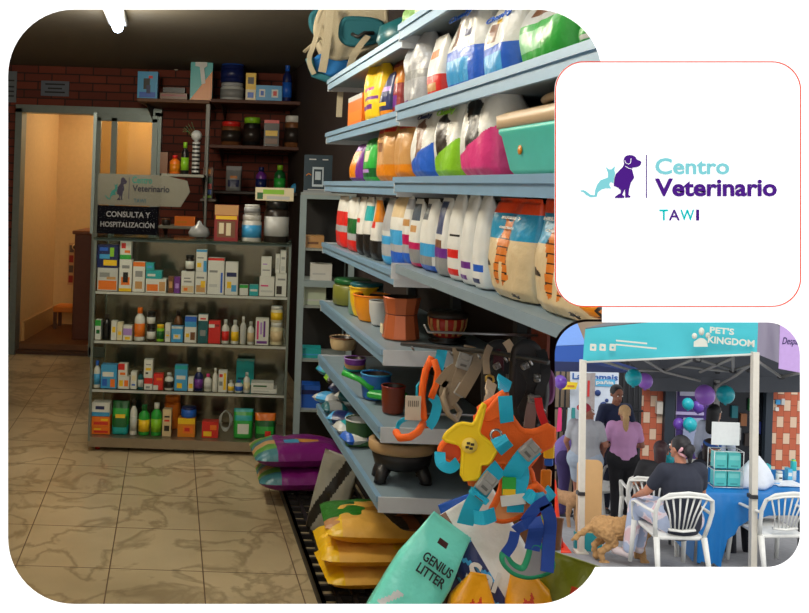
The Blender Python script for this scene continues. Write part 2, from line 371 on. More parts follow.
pl = bpy.data.lights.new('corridor_bulb', 'POINT'); pl.energy = 19; pl.color = (1, .92, .76); pl.shadow_soft_size = .1
t = thing('corridor_lamp', 'round ceiling lamp lighting the amber corridor', 'ceiling light', (cx0 + 1.0, 8.9, H - .15))
MB().lathe([(.0, -.06), (.08, -.05), (.11, 0)], mat((255, 240, 200), .5, var=0, emit=(255, 220, 160), estr=3), 20).build('shade', t)
o = bpy.data.objects.new('corridor_bulb', pl); COL.objects.link(o); o.parent = t; o.location = (0, 0, -.15)
# ------------------------------------------------------------------ product builders (local frame: base centre at origin, front towards -y)
CL = dict(white=(222, 222, 216), cream=(228, 216, 180), orange=(238, 120, 30), yellow=(244, 198, 30), red=(214, 38, 34), dred=(140, 24, 28), blue=(34, 96, 200), navy=(22, 34, 90),
          sky=(64, 160, 216), teal=(30, 168, 172), dteal=(18, 92, 100), green=(44, 168, 62), dgreen=(20, 96, 44), lime=(138, 200, 40), purple=(110, 44, 140), pink=(222, 60, 130),
          black=(20, 20, 22), dark=(44, 36, 32), grey=(140, 142, 142), lgrey=(196, 198, 196), brown=(120, 76, 44), tan=(200, 150, 92), lilac=(176, 140, 210), amber=(220, 130, 20), beige=(214, 190, 148), silver=(170, 172, 176))
def C(n, rough=.35): return mat(CL[n] if isinstance(n, str) else n, rough, 0, 0.05)

def CB(n): return mat(CL[n] if isinstance(n, str) else n, .34, 0, 0.07, bump=.45, scale=26)
def printed_box(mb, w, d, h, base, prints, z0=0.0):
    """carton; prints = (u0, v0, u1, v1, colour) panels on the front face"""
    us = sorted({0, 1} | {p[0] for p in prints} | {p[2] for p in prints}); vs_ = sorted({0, 1} | {p[1] for p in prints} | {p[3] for p in prints})
    B = C(base)
    idx = {}; vs = []
    for j, v in enumerate(vs_):
        for i, u in enumerate(us): idx[i, j] = len(vs); vs.append(((u - .5) * w, -d / 2, z0 + v * h))
    fs = []; ms = []
    for j in range(len(vs_) - 1):
        for i in range(len(us) - 1):
            fs.append([idx[i, j], idx[i + 1, j], idx[i + 1, j + 1], idx[i, j + 1]]); m = B
            cu, cv = (us[i] + us[i + 1]) / 2, (vs_[j] + vs_[j + 1]) / 2
            for p in prints:
                if p[0] < cu < p[2] and p[1] < cv < p[3]: m = C(p[4])
            ms.append(m)
    o = len(vs); vs += [(-w / 2, d / 2, z0), (w / 2, d / 2, z0), (w / 2, d / 2, z0 + h), (-w / 2, d / 2, z0 + h)]
    I, J = len(us) - 1, len(vs_) - 1
    fs += [[o + 1, o, o + 3, o + 2], [idx[i, 0] for i in range(I + 1)][::-1] + [o, o + 1], [idx[i, J] for i in range(I + 1)] + [o + 2, o + 3],
           [idx[0, j] for j in range(J + 1)][::-1][::-1] + [o + 3, o], [idx[I, j] for j in range(J + 1)][::-1] + [o + 1, o + 2]]
    ms += [B, B, B, B, B]
    mb.add(vs, fs, ms)
def carton(name, w, d, h, base, prints, parent=None):
    mb = MB(); printed_box(mb, w, d, h, base, prints); return mb.build(name, parent)
def bottle(w, h, body, cap, label=None, neck=.18, capw=.5, parent=None):
    r = w / 2; mb = MB(); n = 16; caph = h * neck
    mb.lathe([(r * .94, 0), (r, .004), (r, h * .62), (r * .9, h * .7), (r * capw * .8, h * (1 - neck) - .002), (r * capw * .8, h * (1 - neck))], C(body), n); mb.build('body', parent)
    MB().lathe([(r * capw, h * (1 - neck)), (r * capw, h * .985), (r * capw * .9, h)], C(cap), n).build('cap', parent)
    if label: MB().lathe([(r * 1.012, h * .12), (r * 1.012, h * .52)], C(label), n).build('label', parent)
def jar(w, h, body, lid, label=None, lidh=.2, parent=None):
    r = w / 2; n = 18
    MB().lathe([(r * .93, 0), (r, .004), (r, h * (.92 - lidh)), (r * .88, h * (1 - lidh))], C(body), n).build('body', parent)
    MB().lathe([(r * .94, h * (1 - lidh)), (r * .94, h * .97), (r * .88, h)], C(lid), n).build('lid', parent)
    if label: MB().lathe([(r * 1.015, h * .15), (r * 1.015, h * .62)], C(label), n).build('label', parent)
def inpoly(x, y, poly):
    c = False; n = len(poly); j = n - 1
    for i in range(n):
        a, b = poly[i], poly[j]
        if (a[1] > y) != (b[1] > y) and x < (b[0] - a[0]) * (y - a[1]) / (b[1] - a[1]) + a[0]: c = not c
        j = i
    return c
def pouch(w, d, h, fn, nu=14, nv=18, seal=.04, seed=0, lean=0.0, gusset=.55, flat_top=1.0):
    """stand-up bag, sealed flat at the top; fn(u, v, side) -> colour"""
    vs = []; fs = []; ms = []; NU = 2 * nu
    for j in range(nv + 1):
        v = j / nv; z = v * h
        dep = d * (1 - v ** 2.2) * (1 if v > .08 else .86 + v * 1.75) + .006
        if v > 1 - seal: dep = .005
        wid = w * (.94 + .06 * math.sin(min(1, v * 1.6) * PI / 2)) * (1 - (1 - flat_top) * max(0, v - .55) / .45)
        for i in range(NU):
            t = i / NU
            if t < .5: u = t * 2; s = -1
            else: u = 2 - t * 2; s = 1
            x = (u - .5) * wid
            prof = max(0.0, 1 - abs(2 * u - 1) ** 3.2) ** .6
            nz = noise.noise(Vector((x * 14 + seed * 3.1, z * 10 + seed, s * 2.0))) * .085 * w * (.35 + v) + noise.noise(Vector((x * 40, z * 26 + seed, s * 5.0))) * .012 * w
            y = s * (dep / 2) * (gusset * (1 - v) ** .5 + (1 - gusset * (1 - v) ** .5) * prof) + nz * prof * (1 if v < .97 else .25) + lean * z
            vs.append((x, y, z))
    for j in range(nv):
        for i in range(NU):
            k = (i + 1) % NU; fs.append([j * NU + i, j * NU + k, (j + 1) * NU + k, (j + 1) * NU + i])
            t = (i + .5) / NU; u = t * 2 if t < .5 else 2 - t * 2
            ms.append(CB(fn(u, (j + .5) / nv, 'f' if t < .5 else 'b')))
    fs.append(list(range(NU))[::-1]); ms.append(C(fn(.5, 0, 'b'))); fs.append([nv * NU + i for i in range(NU)]); ms.append(C(fn(.5, 1, 'b')))
    return MB().add(vs, fs, ms, True)
def bands(base, *L):
    """horizontal bands / patches: (v0, v1, colour[, u0, u1])"""
    def f(u, v, s):
        c = base
        for q in L:
            if q[0] <= v <= q[1] and (len(q) < 4 or (q[3] <= u <= q[4] and s == 'f')): c = q[2]
        return c
    return f
def sack(w, l, t, fn, n=22, seed=0):
    """full sack lying down, w along x, l along y, sealed at both ends (x)"""
    vs = []; fs = []; ms = []; N = n
    for s in (1, -1):
        for j in range(N + 1):
            for i in range(N + 1):
                a = 2 * i / N - 1; b = 2 * j / N - 1
                pr = (max(0, 1 - abs(a) ** 3.5) ** .62) * (max(0, 1 - abs(b) ** 3.0) ** .5)
                edge = 1 - .06 * b * b
                x = a * w / 2 * (1 - .03 * (1 - abs(a))); y = b * l / 2 * (1 - .10 * abs(a) ** 4) * (1 if abs(a) < .93 else .95)
                nz = noise.noise(Vector((x * 16 + seed, y * 16, seed * 1.7))) * .10 * t * pr + noise.noise(Vector((x * 5, y * 40 + seed, 3))) * .12 * t * abs(a) ** 3 * (1 - b * b)
                z = t / 2 + s * (t / 2) * pr * (1 if s > 0 else .92) + (nz if s > 0 else 0)
                vs.append((x, y, z))
    M = (N + 1) ** 2
    for s in (0, 1):
        for j in range(N):
            for i in range(N):
                q = [s * M + j * (N + 1) + i, s * M + j * (N + 1) + i + 1, s * M + (j + 1) * (N + 1) + i + 1, s * M + (j + 1) * (N + 1) + i]
                fs.append(q if s == 0 else q[::-1]); ms.append(CB(fn((i + .5) / N, (j + .5) / N, 't' if s == 0 else 'b')))
    mb = MB().add(vs, fs, ms, True)
    return mb

# ------------------------------------------------------------------ placing by picture column on a fronto-parallel shelf
def spot(pa, pb, ytop, z, Y):
    """columns pa..pb, top row ytop, standing at height z at distance Y -> x, width, height"""
    pc = (pa + pb) / 2; yb = PY - (z - EYE) / Y * F
    for _ in range(5): yb += ((EYE + uv(pc, yb)[1] * Y) - z) * F / Y
    return uv(pc, (yb + ytop) / 2)[0] * Y, (pb - pa) / F * Y, EYE + uv(pc, ytop)[1] * Y - z

# ------------------------------------------------------------------ the glass cabinet
VY = 5.3                                   # front plane of the cabinet
VD = .42
vx0, vx1 = P(91, 345, VY).x, P(288, 345, VY).x; VW = vx1 - vx0; vh = 1.255
SH = {'top': .94, 'second': .648, 'third': .36, 'bottom': .085}
v = thing('display_cabinet', 'low glass display cabinet full of pet medicines with a metal base', 'display cabinet', ((vx0 + vx1) / 2, VY + VD / 2, 0))
STEEL = mat((150, 138, 118), .35, .7); SLV = mat((196, 200, 196), .4, .3)
DKM = mat((128, 122, 108), .16, .85, bump=.04)
h2 = VW / 2
b = MB(); b.box((0, 0, .055), (VW, VD, .055), STEEL); b.build('base', v)
b = MB(); b.box((0, VD / 2 - .008, vh / 2 + .04), (VW - .01, .012, vh - .1), DKM); b.build('back_panel', v)
for zz in (SH['top'], SH['second'], SH['third']):
    b = MB(); b.box((0, .0, zz - .006), (VW - .012, VD - .05, .007), glassmat((240, 246, 242), .03)); s = b.build('shelf', v)
    b = MB(); b.box((0, -VD / 2 + .02, zz - .006), (VW - .012, .008, .014), SLV); b.build('edge_strip', s)
for x in (-h2 + .006, h2 - .006):
    for y in (-VD / 2 + .006, VD / 2 - .006): MB().box((x, y, vh / 2 + .03), (.014, .014, vh - .06), mat((120, 132, 126), .4, .6)).build('corner_post', v)
b = MB(); b.box((0, 0, vh), (VW + .01, VD + .01, .01), glassmat((225, 235, 230), .04)); b.build('glass_top', v)
b = MB()
for y in (-VD / 2,): b.box((0, y, vh - .004), (VW, .01, .016), mat((70, 84, 80), .4, .4))
b.build('top_rail', v)
for x in (-h2, h2): MB().box((x, 0, vh / 2 + .04), (.005, VD - .03, vh - .1), glassmat((240, 246, 242), .03)).build('side_glass', v)
MB().box((0, -VD / 2 - .001, vh / 2 + .04), (VW - .03, .004, vh - .1), glassmat((253, 254, 253), .0)).build('front_glass', v)
for x in (-h2 + .05, h2 - .05):
    for y in (-VD / 2 + .05, VD / 2 - .05):
        b = MB(); b.tube([(x - .012, y, .018), (x + .012, y, .018)], .018, mat((170, 30, 20), .5), 14); b.box((x, y, .03), (.03, .02, .012), STEEL); b.build('caster', v)

SN = {'top': "cabinet's top shelf", 'second': "cabinet's second shelf", 'third': "cabinet's third shelf", 'bottom': "cabinet's bottom shelf"}
W_, Yl, O_, R_, B_, G_, K_ = 'white', 'yellow', 'orange', 'red', 'blue', 'green', 'black'
def stripes(c1, c2=None):
    L = [(.12, .08, .88, .3, c1), (.2, .55, .8, .62, 'grey'), (.2, .68, .6, .73, 'grey')]
    if c2: L.append((0, .84, 1, 1, c2))
    return L
def item(shelf, kind, pa, pb, yt, desc, *a, yb=None, dy=0.0, name=None, cat=None):
    z = SH[shelf] if isinstance(shelf, str) else shelf; Y = VY + .06 + dy
    if yb is not None: z = EYE + uv((pa + pb) / 2, yb)[1] * Y + .0015      # stands on another product
    x, w, h = spot(pa, pb, yt, z, Y)
    w *= .96; h = max(h, .02) - (.0015 if yb is not None else 0)
    where = SN[shelf]; dd = min(.12, max(.05, w * .7))
    if kind == 'box':
        o = carton(name or 'medicine_box', w, dd, h, a[0], a[1]); o.location = (x, Y + dd / 2, z)
        tag(o, desc + ' on the ' + where, cat or 'box', 'medicine boxes in the glass cabinet')
    else:
        nm, ct = {'bottle': ('medicine_bottle', 'bottle'), 'jar': ('medicine_jar', 'jar'), 'pouch': ('pet_food_pouch', 'pouch')}[kind]
        o = thing(name or nm, desc + ' on the ' + where, cat or ct, (x, Y + (w / 2 if kind != 'pouch' else .04), z), 0, {'bottle': 'bottles', 'jar': 'jars', 'pouch': 'pouches'}[kind] + ' in the glass cabinet')
        if kind == 'bottle': bottle(w, h, *a, parent=o)
        elif kind == 'jar': jar(w, h, *a, parent=o)
        else:
            pouch(w, .07, h, a[0]).build('bag', o)
    return o
T = 'top'
item(T, 'box', 97, 118, 268, 'wide white carton with orange lower print', 'lgrey', [(.05, .05, .95, .45, 'orange'), (.1, .6, .6, .8, 'grey'), (.45, .5, .9, .62, 'tan')])
item(T, 'box', 97, 118.5, 245, 'blue carton with yellow swoosh, stacked at left', 'navy', [(.3, .1, .95, .35, 'yellow'), (.1, .4, .6, .6, 'sky'), (.6, .5, .8, .9, 'lime'), (.1, .75, .5, .9, 'blue')], yb=268)
item(T, 'box', 119, 132, 259.5, 'white carton with a black and orange cat print', 'white', [(.15, .2, .85, .45, 'orange'), (.3, .28, .7, .6, 'black'), (.2, .72, .8, .82, 'grey'), (0, 0, 1, .1, 'yellow')])
item(T, 'box', 120, 131.5, 241, 'small green and red cornered carton over the cat print one', 'white', [(.0, .0, 1, .25, 'green'), (.1, .6, .5, .9, 'red'), (.4, .35, .9, .5, 'orange')], yb=259.5)
item(T, 'box', 132.6, 145, 262, 'white carton with an orange band along its top', 'white', [(0, .85, 1, 1, 'orange'), (.2, .1, .8, .35, 'tan'), (.2, .5, .8, .7, 'grey')])
item(T, 'box', 145.3, 166.5, 279, 'low wide white and orange carton', 'white', [(.05, .1, .6, .6, 'orange'), (.65, .1, .95, .8, 'tan')])
item(T, 'box', 145.6, 162, 270.5, 'flat teal carton stacked on the low orange one', 'teal', [(.1, .3, .6, .6, 'white')], yb=279)
item(T, 'box', 145.6, 154, 262.5, 'small square teal carton topmost in its stack', 'teal', [(.2, .3, .8, .6, 'sky')], yb=270.5)
item(T, 'box', 168, 173.5, 276.5, 'thin brown carton', 'brown', [(.2, .3, .8, .7, 'tan')]); item(T, 'box', 174, 180, 277, 'thin purple carton', 'purple', [(.2, .3, .8, .6, 'lilac')])
item(T, 'box', 181, 194.4, 271.5, 'squat white carton with a dark jar on it', 'white', [(.05, .05, .95, .35, 'beige'), (.2, .12, .5, .26, 'orange'), (.2, .5, .8, .58, 'grey'), (.2, .66, .7, .72, 'grey')])
item(T, 'jar', 185, 194, 255, 'small dark jar with a white label', 'dark', 'black', 'white', yb=271.5)
item(T, 'box', 195, 206.5, 272, 'squat white carton with a yellow dog patch', 'white', [(.1, .08, .9, .4, 'tan'), (.5, .3, .9, .6, 'yellow'), (.1, .7, .8, .78, 'grey')])
item(T, 'box', 196, 207, 249.5, 'tall blue striped carton stacked over the yellow patch one', 'white', [(.7, 0, 1, .5, 'sky'), (.1, .6, .7, .66, 'grey'), (.1, .2, .5, .4, 'yellow'), (0, .9, 1, 1, 'sky')], yb=272)
item(T, 'box', 207.4, 224.3, 258, 'big white carton with red top edge and blue side stripe', 'white', [(0, .93, 1, 1, 'red'), (.8, .05, .92, .6, 'blue'), (.1, .6, .6, .66, 'grey'), (.1, .2, .6, .28, 'lgrey')])
item(T, 'box', 225, 238, 262, 'white carton with blue lettering and a yellow patch', 'white', [(.1, .55, .9, .68, 'navy'), (.15, .2, .5, .4, 'yellow'), (.5, .1, .9, .3, 'sky')])
item(T, 'box', 239.5, 248, 285, 'tiny white carton with a green edge', 'white', [(0, .7, 1, 1, 'green')]); item(T, 'box', 249.3, 258.3, 285, 'tiny teal carton', 'teal', [(.1, .4, .9, .6, 'white')])
item(T, 'box', 259, 274.5, 277, 'white carton at the foot of the tall stack', 'white', [(.1, .2, .9, .3, 'lgrey'), (.1, .5, .6, .58, 'pink')])
item(T, 'box', 261, 271.5, 256.6, 'white carton stacked upright over the white one', 'white', [(.15, .3, .85, .36, 'grey'), (.15, .6, .6, .66, 'lilac')], yb=277)
item(T, 'box', 275.2, 286.5, 273.5, 'white carton with a dark dog print at the right end', 'white', [(.1, .1, .6, .45, 'dark'), (.2, .7, .9, .78, 'grey')])
item(T, 'box', 275.5, 279.8, 254, 'slim white carton, left of two over the dog print carton', 'white', [(.2, .2, .8, .8, 'lgrey')], yb=273.5)
item(T, 'box', 280.2, 286.2, 250, 'slim white carton, right of two over the dog print carton', 'white', [(.2, .1, .8, .3, 'lgrey'), (.2, .6, .8, .7, 'grey')], yb=273.5)
T = 'second'
item(T, 'box', 95, 100.8, 320, 'white carton with green top at the left end', 'white', [(0, .7, 1, 1, 'green'), (.2, .3, .8, .5, 'dgreen')])
item(T, 'bottle', 101.5, 110.3, 314.5, 'black bottle', 'black', 'dark', None)
item(T, 'box', 111, 116.5, 321, 'narrow white carton with a yellow dot, left one', 'white', [(.2, .4, .8, .7, 'yellow')]); item(T, 'box', 117, 122.4, 322.5, 'narrow cream carton with a yellow dot, right one', 'cream', [(.2, .3, .8, .5, 'yellow')])
item(T, 'box', 123, 132, 325.5, 'lilac and white carton', 'white', [(0, .35, 1, .8, 'lilac'), (.2, .05, .8, .25, 'yellow')])
item(T, 'bottle', 133.5, 144.5, 308, 'tall white pill bottle with orange cap', 'white', 'orange', 'orange')
item(T, 'jar', 146, 155, 326, 'lower dark supplement jar with a white label', 'dark', 'black', 'white'); item(T, 'jar', 146, 155, 312, 'upper dark supplement jar with white label, stacked', 'dark', 'black', 'white', yb=326)
item(T, 'jar', 156, 163.8, 325, 'little yellow green jar', 'lime', 'yellow', 'dgreen')
item(T, 'box', 165, 170.4, 323.5, 'narrow white carton beside the green jar', 'white', [(.2, .2, .8, .6, 'lgrey'), (.2, .3, .8, .4, 'yellow')])
item(T, 'box', 171, 183, 326.5, 'light blue carton with dark bottle behind', 'sky', [(.2, .2, .8, .5, 'white'), (.3, .3, .6, .45, 'yellow'), (0, .85, 1, 1, 'lgrey')])
item(T, 'bottle', 173.5, 182, 311, 'brown syrup bottle peeking over the blue carton', 'brown', 'dark', 'dark', dy=.12)
item(T, 'box', 184.5, 196.5, 316.5, 'tall blue topped white carton with cat photo', 'white', [(0, .8, 1, 1, 'blue'), (0, .6, 1, .8, 'sky'), (.5, .1, .9, .4, 'brown'), (.1, .2, .4, .35, 'yellow')])
item(T, 'box', 198, 207.7, 314.5, 'dark grey carton with white top and red line', 'dteal', [(0, .78, 1, 1, 'white'), (.2, .82, .8, .88, 'red'), (.2, .25, .8, .45, 'grey')])
item(T, 'box', 208.3, 220.5, 321, 'red carton with white slant', 'red', [(.0, .7, .5, .85, 'white'), (.55, .75, .9, .85, 'dred')])
item(T, 'bottle', 221.3, 229, 320, 'white bottle with red label', 'white', 'lgrey', 'red'); item(T, 'bottle', 230.8, 238.6, 320.5, 'white bottle with yellow label', 'white', 'lgrey', 'yellow')
item(T, 'bottle', 240, 246, 317, 'slim clear white bottle', 'lgrey', 'white', None); item(T, 'bottle', 247.2, 254, 322, 'plain white bottle', 'white', 'lgrey', 'beige')
item(T, 'box', 255.2, 268.8, 318.5, 'white carton with purple vertical lettering', 'white', [(.1, .05, .9, .15, 'purple'), (.1, .2, .25, .9, 'pink'), (.6, .3, .75, .9, 'purple'), (.35, .4, .5, .85, 'lilac')])
item(T, 'jar', 270, 283, 323, 'lower cream powder tub', 'cream', 'white', 'beige'); item(T, 'jar', 270.5, 283, 306.5, 'upper cream and yellow powder tub', 'cream', 'white', 'yellow', yb=323)
T = 'third'
item(T, 'bottle', 93, 99.8, 361, 'white and blue bottle at the left end', 'white', 'blue', 'sky')
item(T, 'box', 100.5, 117, 365, 'wide blue carton with an orange pup patch', 'sky', [(.1, .5, .8, .7, 'white'), (.6, .05, .9, .4, 'orange'), (.1, .1, .4, .4, 'blue')])
item(T, 'box', 117.7, 129.5, 376.5, 'low white carton with yellow patches', 'white', [(.1, .2, .45, .7, 'yellow'), (.55, .2, .9, .7, 'orange')]); item(T, 'box', 118, 127.5, 363.5, 'red and white carton stacked on the low one', 'white', [(0, .5, .7, 1, 'red'), (.2, .1, .8, .3, 'orange')], yb=376.5)
item(T, 'box', 130.5, 136.6, 372, 'small white carton with a blue line', 'white', [(.2, .2, .8, .3, 'blue'), (.2, .5, .8, .8, 'cream')]); item(T, 'bottle', 137.3, 143, 371, 'small dark teal bottle', 'dteal', 'black', 'lgrey')
item(T, 'box', 144, 152.6, 378, 'red and white carton under the tall white one', 'white', [(0, .5, 1, 1, 'red'), (.2, .1, .7, .3, 'grey')]); item(T, 'box', 143.8, 152.8, 359.5, 'tall white carton with yellow and black marks', 'white', [(.2, .4, .8, .55, 'yellow'), (.2, .2, .5, .3, 'black'), (.2, .7, .8, .76, 'grey')], yb=378)
item(T, 'box', 153.2, 163.2, 374, 'red carton with a white corner', 'red', [(0, 0, .5, .3, 'white'), (.3, .6, .9, .75, 'orange')])
item(T, 'bottle', 164, 173, 373.5, 'squat white bottle with dark print', 'white', 'lgrey', 'dark')
item(T, 'box', 174.3, 187.5, 365.5, 'large light blue carton', 'sky', [(.15, .45, .85, .6, 'white'), (.2, .1, .6, .3, 'yellow'), (0, .85, 1, 1, 'teal')])
item(T, 'box', 188, 193.3, 377.5, 'small white carton with amber square', 'white', [(.1, .2, .9, .55, 'yellow')])
item(T, 'bottle', 193.8, 203, 368.5, 'navy bottle with purple label', 'navy', 'white', 'purple'); item(T, 'bottle', 203.8, 211.5, 374.5, 'white bottle with a pink cap', 'white', 'pink', 'lgrey')
item(T, 'bottle', 212.3, 217.6, 368.5, 'slim white spray bottle', 'white', 'lgrey', None); item(T, 'box', 218.2, 227, 371, 'white carton with red and yellow bars', 'white', [(.6, .1, .9, .9, 'yellow'), (.1, .7, .5, .85, 'red'), (.1, .3, .5, .5, 'grey')])
item(T, 'bottle', 227.6, 233.8, 381, 'small white bottle with yellow label', 'white', 'lgrey', 'yellow'); item(T, 'bottle', 234.6, 242.6, 381, 'small white bottle with blue label', 'white', 'blue', 'blue')
item(T, 'bottle', 243.2, 250, 373, 'white dropper bottle', 'white', 'lgrey', 'cream'); item(T, 'box', 250.4, 277, 389, 'long flat white carton, lower of two', 'white', [(.1, .3, .7, .6, 'lgrey')]); item(T, 'box', 250.6, 274, 383, 'long flat white carton, upper of two', 'white', [(.1, .3, .7, .6, 'dgreen')], yb=389)
item(T, 'box', 236, 254, 361, 'teal card standing behind the white bottles', 'teal', [(.1, .2, .5, .3, 'dteal')], dy=.22, name='price_card', cat='card')
T = 'bottom'
item(T, 'box', 91.5, 110, 427, 'orange carton, lowest in the left stack', 'orange', [(.1, .2, .9, .5, 'red'), (.1, .6, .5, .8, 'yellow')]); item(T, 'box', 91.5, 110, 416.5, 'orange carton, middle of the left stack', 'orange', [(.1, .2, .9, .5, 'red'), (.5, .6, .9, .8, 'yellow')], yb=427)
item(T, 'box', 91.5, 110, 402.5, 'white and blue carton on top of the orange ones', 'white', [(.0, .0, 1, .3, 'sky'), (.2, .5, .7, .75, 'navy')], yb=416.5)
item(T, 'pouch', 111, 128.6, 402, 'green and teal treat pouch', bands('green', (0, .25, 'teal'), (.25, .55, 'dgreen', .1, .9), (.5, .62, 'yellow', .2, .8), (.8, 1, 'dgreen')))
item(T, 'bottle', 129.5, 136.8, 400, 'white shampoo bottle with a dark cap', 'white', 'dark', 'lgrey'); item(T, 'bottle', 137.6, 149.2, 406, 'green shampoo bottle, left of the green pair', 'green', 'dgreen', 'yellow'); item(T, 'bottle', 150, 161.5, 404, 'green shampoo bottle with white cap, right of the pair', 'green', 'white', 'lime')
item(T, 'box', 162.3, 171.3, 409.5, 'narrow beige carton with dark print', 'beige', [(.2, .2, .8, .4, 'dark'), (.2, .55, .8, .62, 'red'), (.2, .7, .8, .76, 'dark')]); 
item(T, 'jar', 163, 180, 397, 'round orange tub behind the beige carton', 'orange', 'orange', None, dy=.16)
item(T, 'box', 177.3, 195.2, 418.5, 'orange and yellow treat carton under a blue tub', 'amber', [(0, .7, 1, 1, 'yellow'), (.3, .2, .9, .6, 'orange'), (.4, .3, .7, .5, 'red')]); item(T, 'jar', 180, 196, 408, 'flat blue tub resting on the treat carton', 'blue', 'navy', None, yb=418.5)
item(T, 'box', 201.5, 218.4, 422, 'red orange treat carton with a yellow patch', 'red', [(.1, .1, .6, .4, 'yellow'), (.5, .5, .9, .8, 'orange')])
item(T, 'pouch', 232.8, 253.6, 410, 'big green wet wipes pouch with white panel', bands('green', (.15, .5, 'white', .25, .75), (.6, .75, 'teal', .1, .9), (.9, 1, 'teal'))); item(T, 'pouch', 254.2, 276, 414.5, 'green pouch with an orange top', bands('dgreen', (.72, 1, 'orange'), (.2, .5, 'green', .1, .9), (.1, .35, 'red', .5, .75)))
x, w_, h_ = spot(219, 232, 412, SH['bottom'], VY + .15)
b = MB()
for i in range(5): b.tube([(.028 * math.cos(a) * (1 + .1 * i), .006 * i - .01 + .004 * math.sin(2 * a), .075 + .062 * math.sin(a) * (1 - .05 * i)) for a in [k * PI / 8 for k in range(16)]], .003, C('lgrey'), 6, True)
o = b.build('coiled_cord'); o.location = (x, VY + .15, SH['bottom'] + .008); tag(o, 'pale grey cord coiled between two treat packs in the glass cabinet', 'cord')
# goods on top of the glass cabinet
SN['lid'] = "glass cabinet's roof"; SH['lid'] = vh + .005
item('lid', 'box', 214, 238.6, 205, 'tan and red snack box standing', 'dred', [(0, .72, 1, 1, 'tan'), (.12, .1, .88, .55, 'brown'), (.2, .2, .4, .5, 'cream'), (.5, .15, .7, .5, 'cream'), (.05, .6, .95, .7, 'yellow')], name='snack_box')
o = item('lid', 'jar', 241, 261.5, 215, 'white tub with blue and pink label', 'white', 'white', 'sky', name='treat_tub'); item('lid', 'jar', 243.5, 260.5, 204.5, 'small grey tub stacked on the blue label tub', 'lgrey', 'white', 'grey', yb=215, name='treat_tub')
item('lid', 'jar', 263.5, 289.5, 201, 'black lidded jar with a pet photo label', 'dark', 'black', 'lgrey', name='pet_food_jar'); item('lid', 'box', 254.5, 294.5, 187.5, 'long cream and green carton lying over the jar', 'cream', [(.2, .5, .75, .85, 'lime'), (.05, .1, .2, .6, 'dgreen'), (.3, .1, .9, .35, 'lgrey')], yb=201, name='long_carton')
# ------------------------------------------------------------------ back wall: notices, sign boards, wall shelves
def bx(pa, pb, yt, yb, Y):                                # front rectangle at distance Y -> centre x, base z, w, h
    c = P((pa + pb) / 2, (yt + yb) / 2, Y); return c.x, c.z - (yb - yt) / F * Y / 2, (pb - pa) / F * Y, (yb - yt) / F * Y
x, z, w_, h_ = bx(41, 69, 81, 96, YB - .01)
t = thing('wall_notice', 'grey notice with dark lines on the brick wall above the doorway', 'notice', (x, YB - .006, z))
MB().box((0, 0, h_ / 2), (w_, .01, h_), mt((96, 104, 118))).build('board', t)
b = MB()
for i, q in enumerate((.25, .5, .78)): b.box((0, -.0055, h_ * q), (w_ * (.72, .5, .7)[i], .002, h_ * .1), mt((24, 26, 34)))
b.build('lines', t)
x, z, w_, h_ = bx(-6, 16.5, 71, 102, YB - .01)
t = thing('wall_notice', 'grey notice at the far left edge of the brick wall', 'notice', (x, YB - .006, z))
MB().box((0, 0, h_ / 2), (w_, .01, h_), mt((104, 112, 120))).build('board', t)
b = MB()
for q in (.2, .35, .5, .7): b.box((0, -.0055, h_ * q), (w_ * .8, .002, h_ * .05), mt((40, 44, 54)))
b.build('lines', t)
# corridor things
x, z, w_, h_ = bx(68, 80, 243, 285, cy - .01)
t = thing('photo_poster', 'small poster of red framed pictures on the corridor wall', 'poster', (x, cy - .004, z))
MB().box((0, 0, h_ / 2), (w_, .006, h_), mt((196, 150, 96))).build('sheet', t); b = MB()
for i in range(2):
    for j in range(4): b.box((w_ * (i - .5) * .48, -.004, h_ * (.14 + .24 * j)), (w_ * .36, .002, h_ * .17), mt(((150, 40, 30), (90, 70, 60))[(i + j) % 2]))
b.build('pictures', t)
x, z, w_, h_ = bx(72, 79, 239, 247, cy - .02)
t = thing('wall_socket', 'dark round socket over the poster in the corridor', 'socket', (x, cy - .004, z)); MB().lathe([(w_ / 2, 0), (w_ / 2, .012), (w_ * .3, .02), (0, .02)], mt((230, 200, 150)), 16, Matrix.Rotation(PI / 2, 4, 'X')).build('plate', t)
MB().lathe([(w_ / 3.4, .018), (w_ / 3.4, .03), (0, .03)], mt((30, 26, 24)), 14, Matrix.Rotation(PI / 2, 4, 'X')).build('knob', t)
t = thing('wooden_counter', 'dark wooden counter just inside the corridor', 'counter', (P(87, 300, 8.75).x + .17, 8.75, .08))
MB().rbox((0, 0, .50), (.5, .5, 1.0), mt((92, 44, 26), .5, var=.2), .006).build('body', t); MB().rbox((0, 0, 1.015), (.54, .54, .035), mt((120, 66, 38), .4), .006).build('countertop', t)
x, z, w_, h_ = bx(56, 79, 305, 313, 9.2)
t = thing('orange_stool', 'low orange topped stool on the corridor floor', 'stool', (x, 9.2, .08)); hh = z + h_ - .08
MB().rbox((0, 0, hh - .03), (w_, .25, .06), mt((214, 120, 30)), .01).build('seat', t)
for sx in (-1, 1):
    for sy in (-1, 1): MB().box((sx * w_ * .42, sy * .1, (hh - .06) / 2), (.03, .03, hh - .06), mt((90, 50, 24))).build('leg', t)

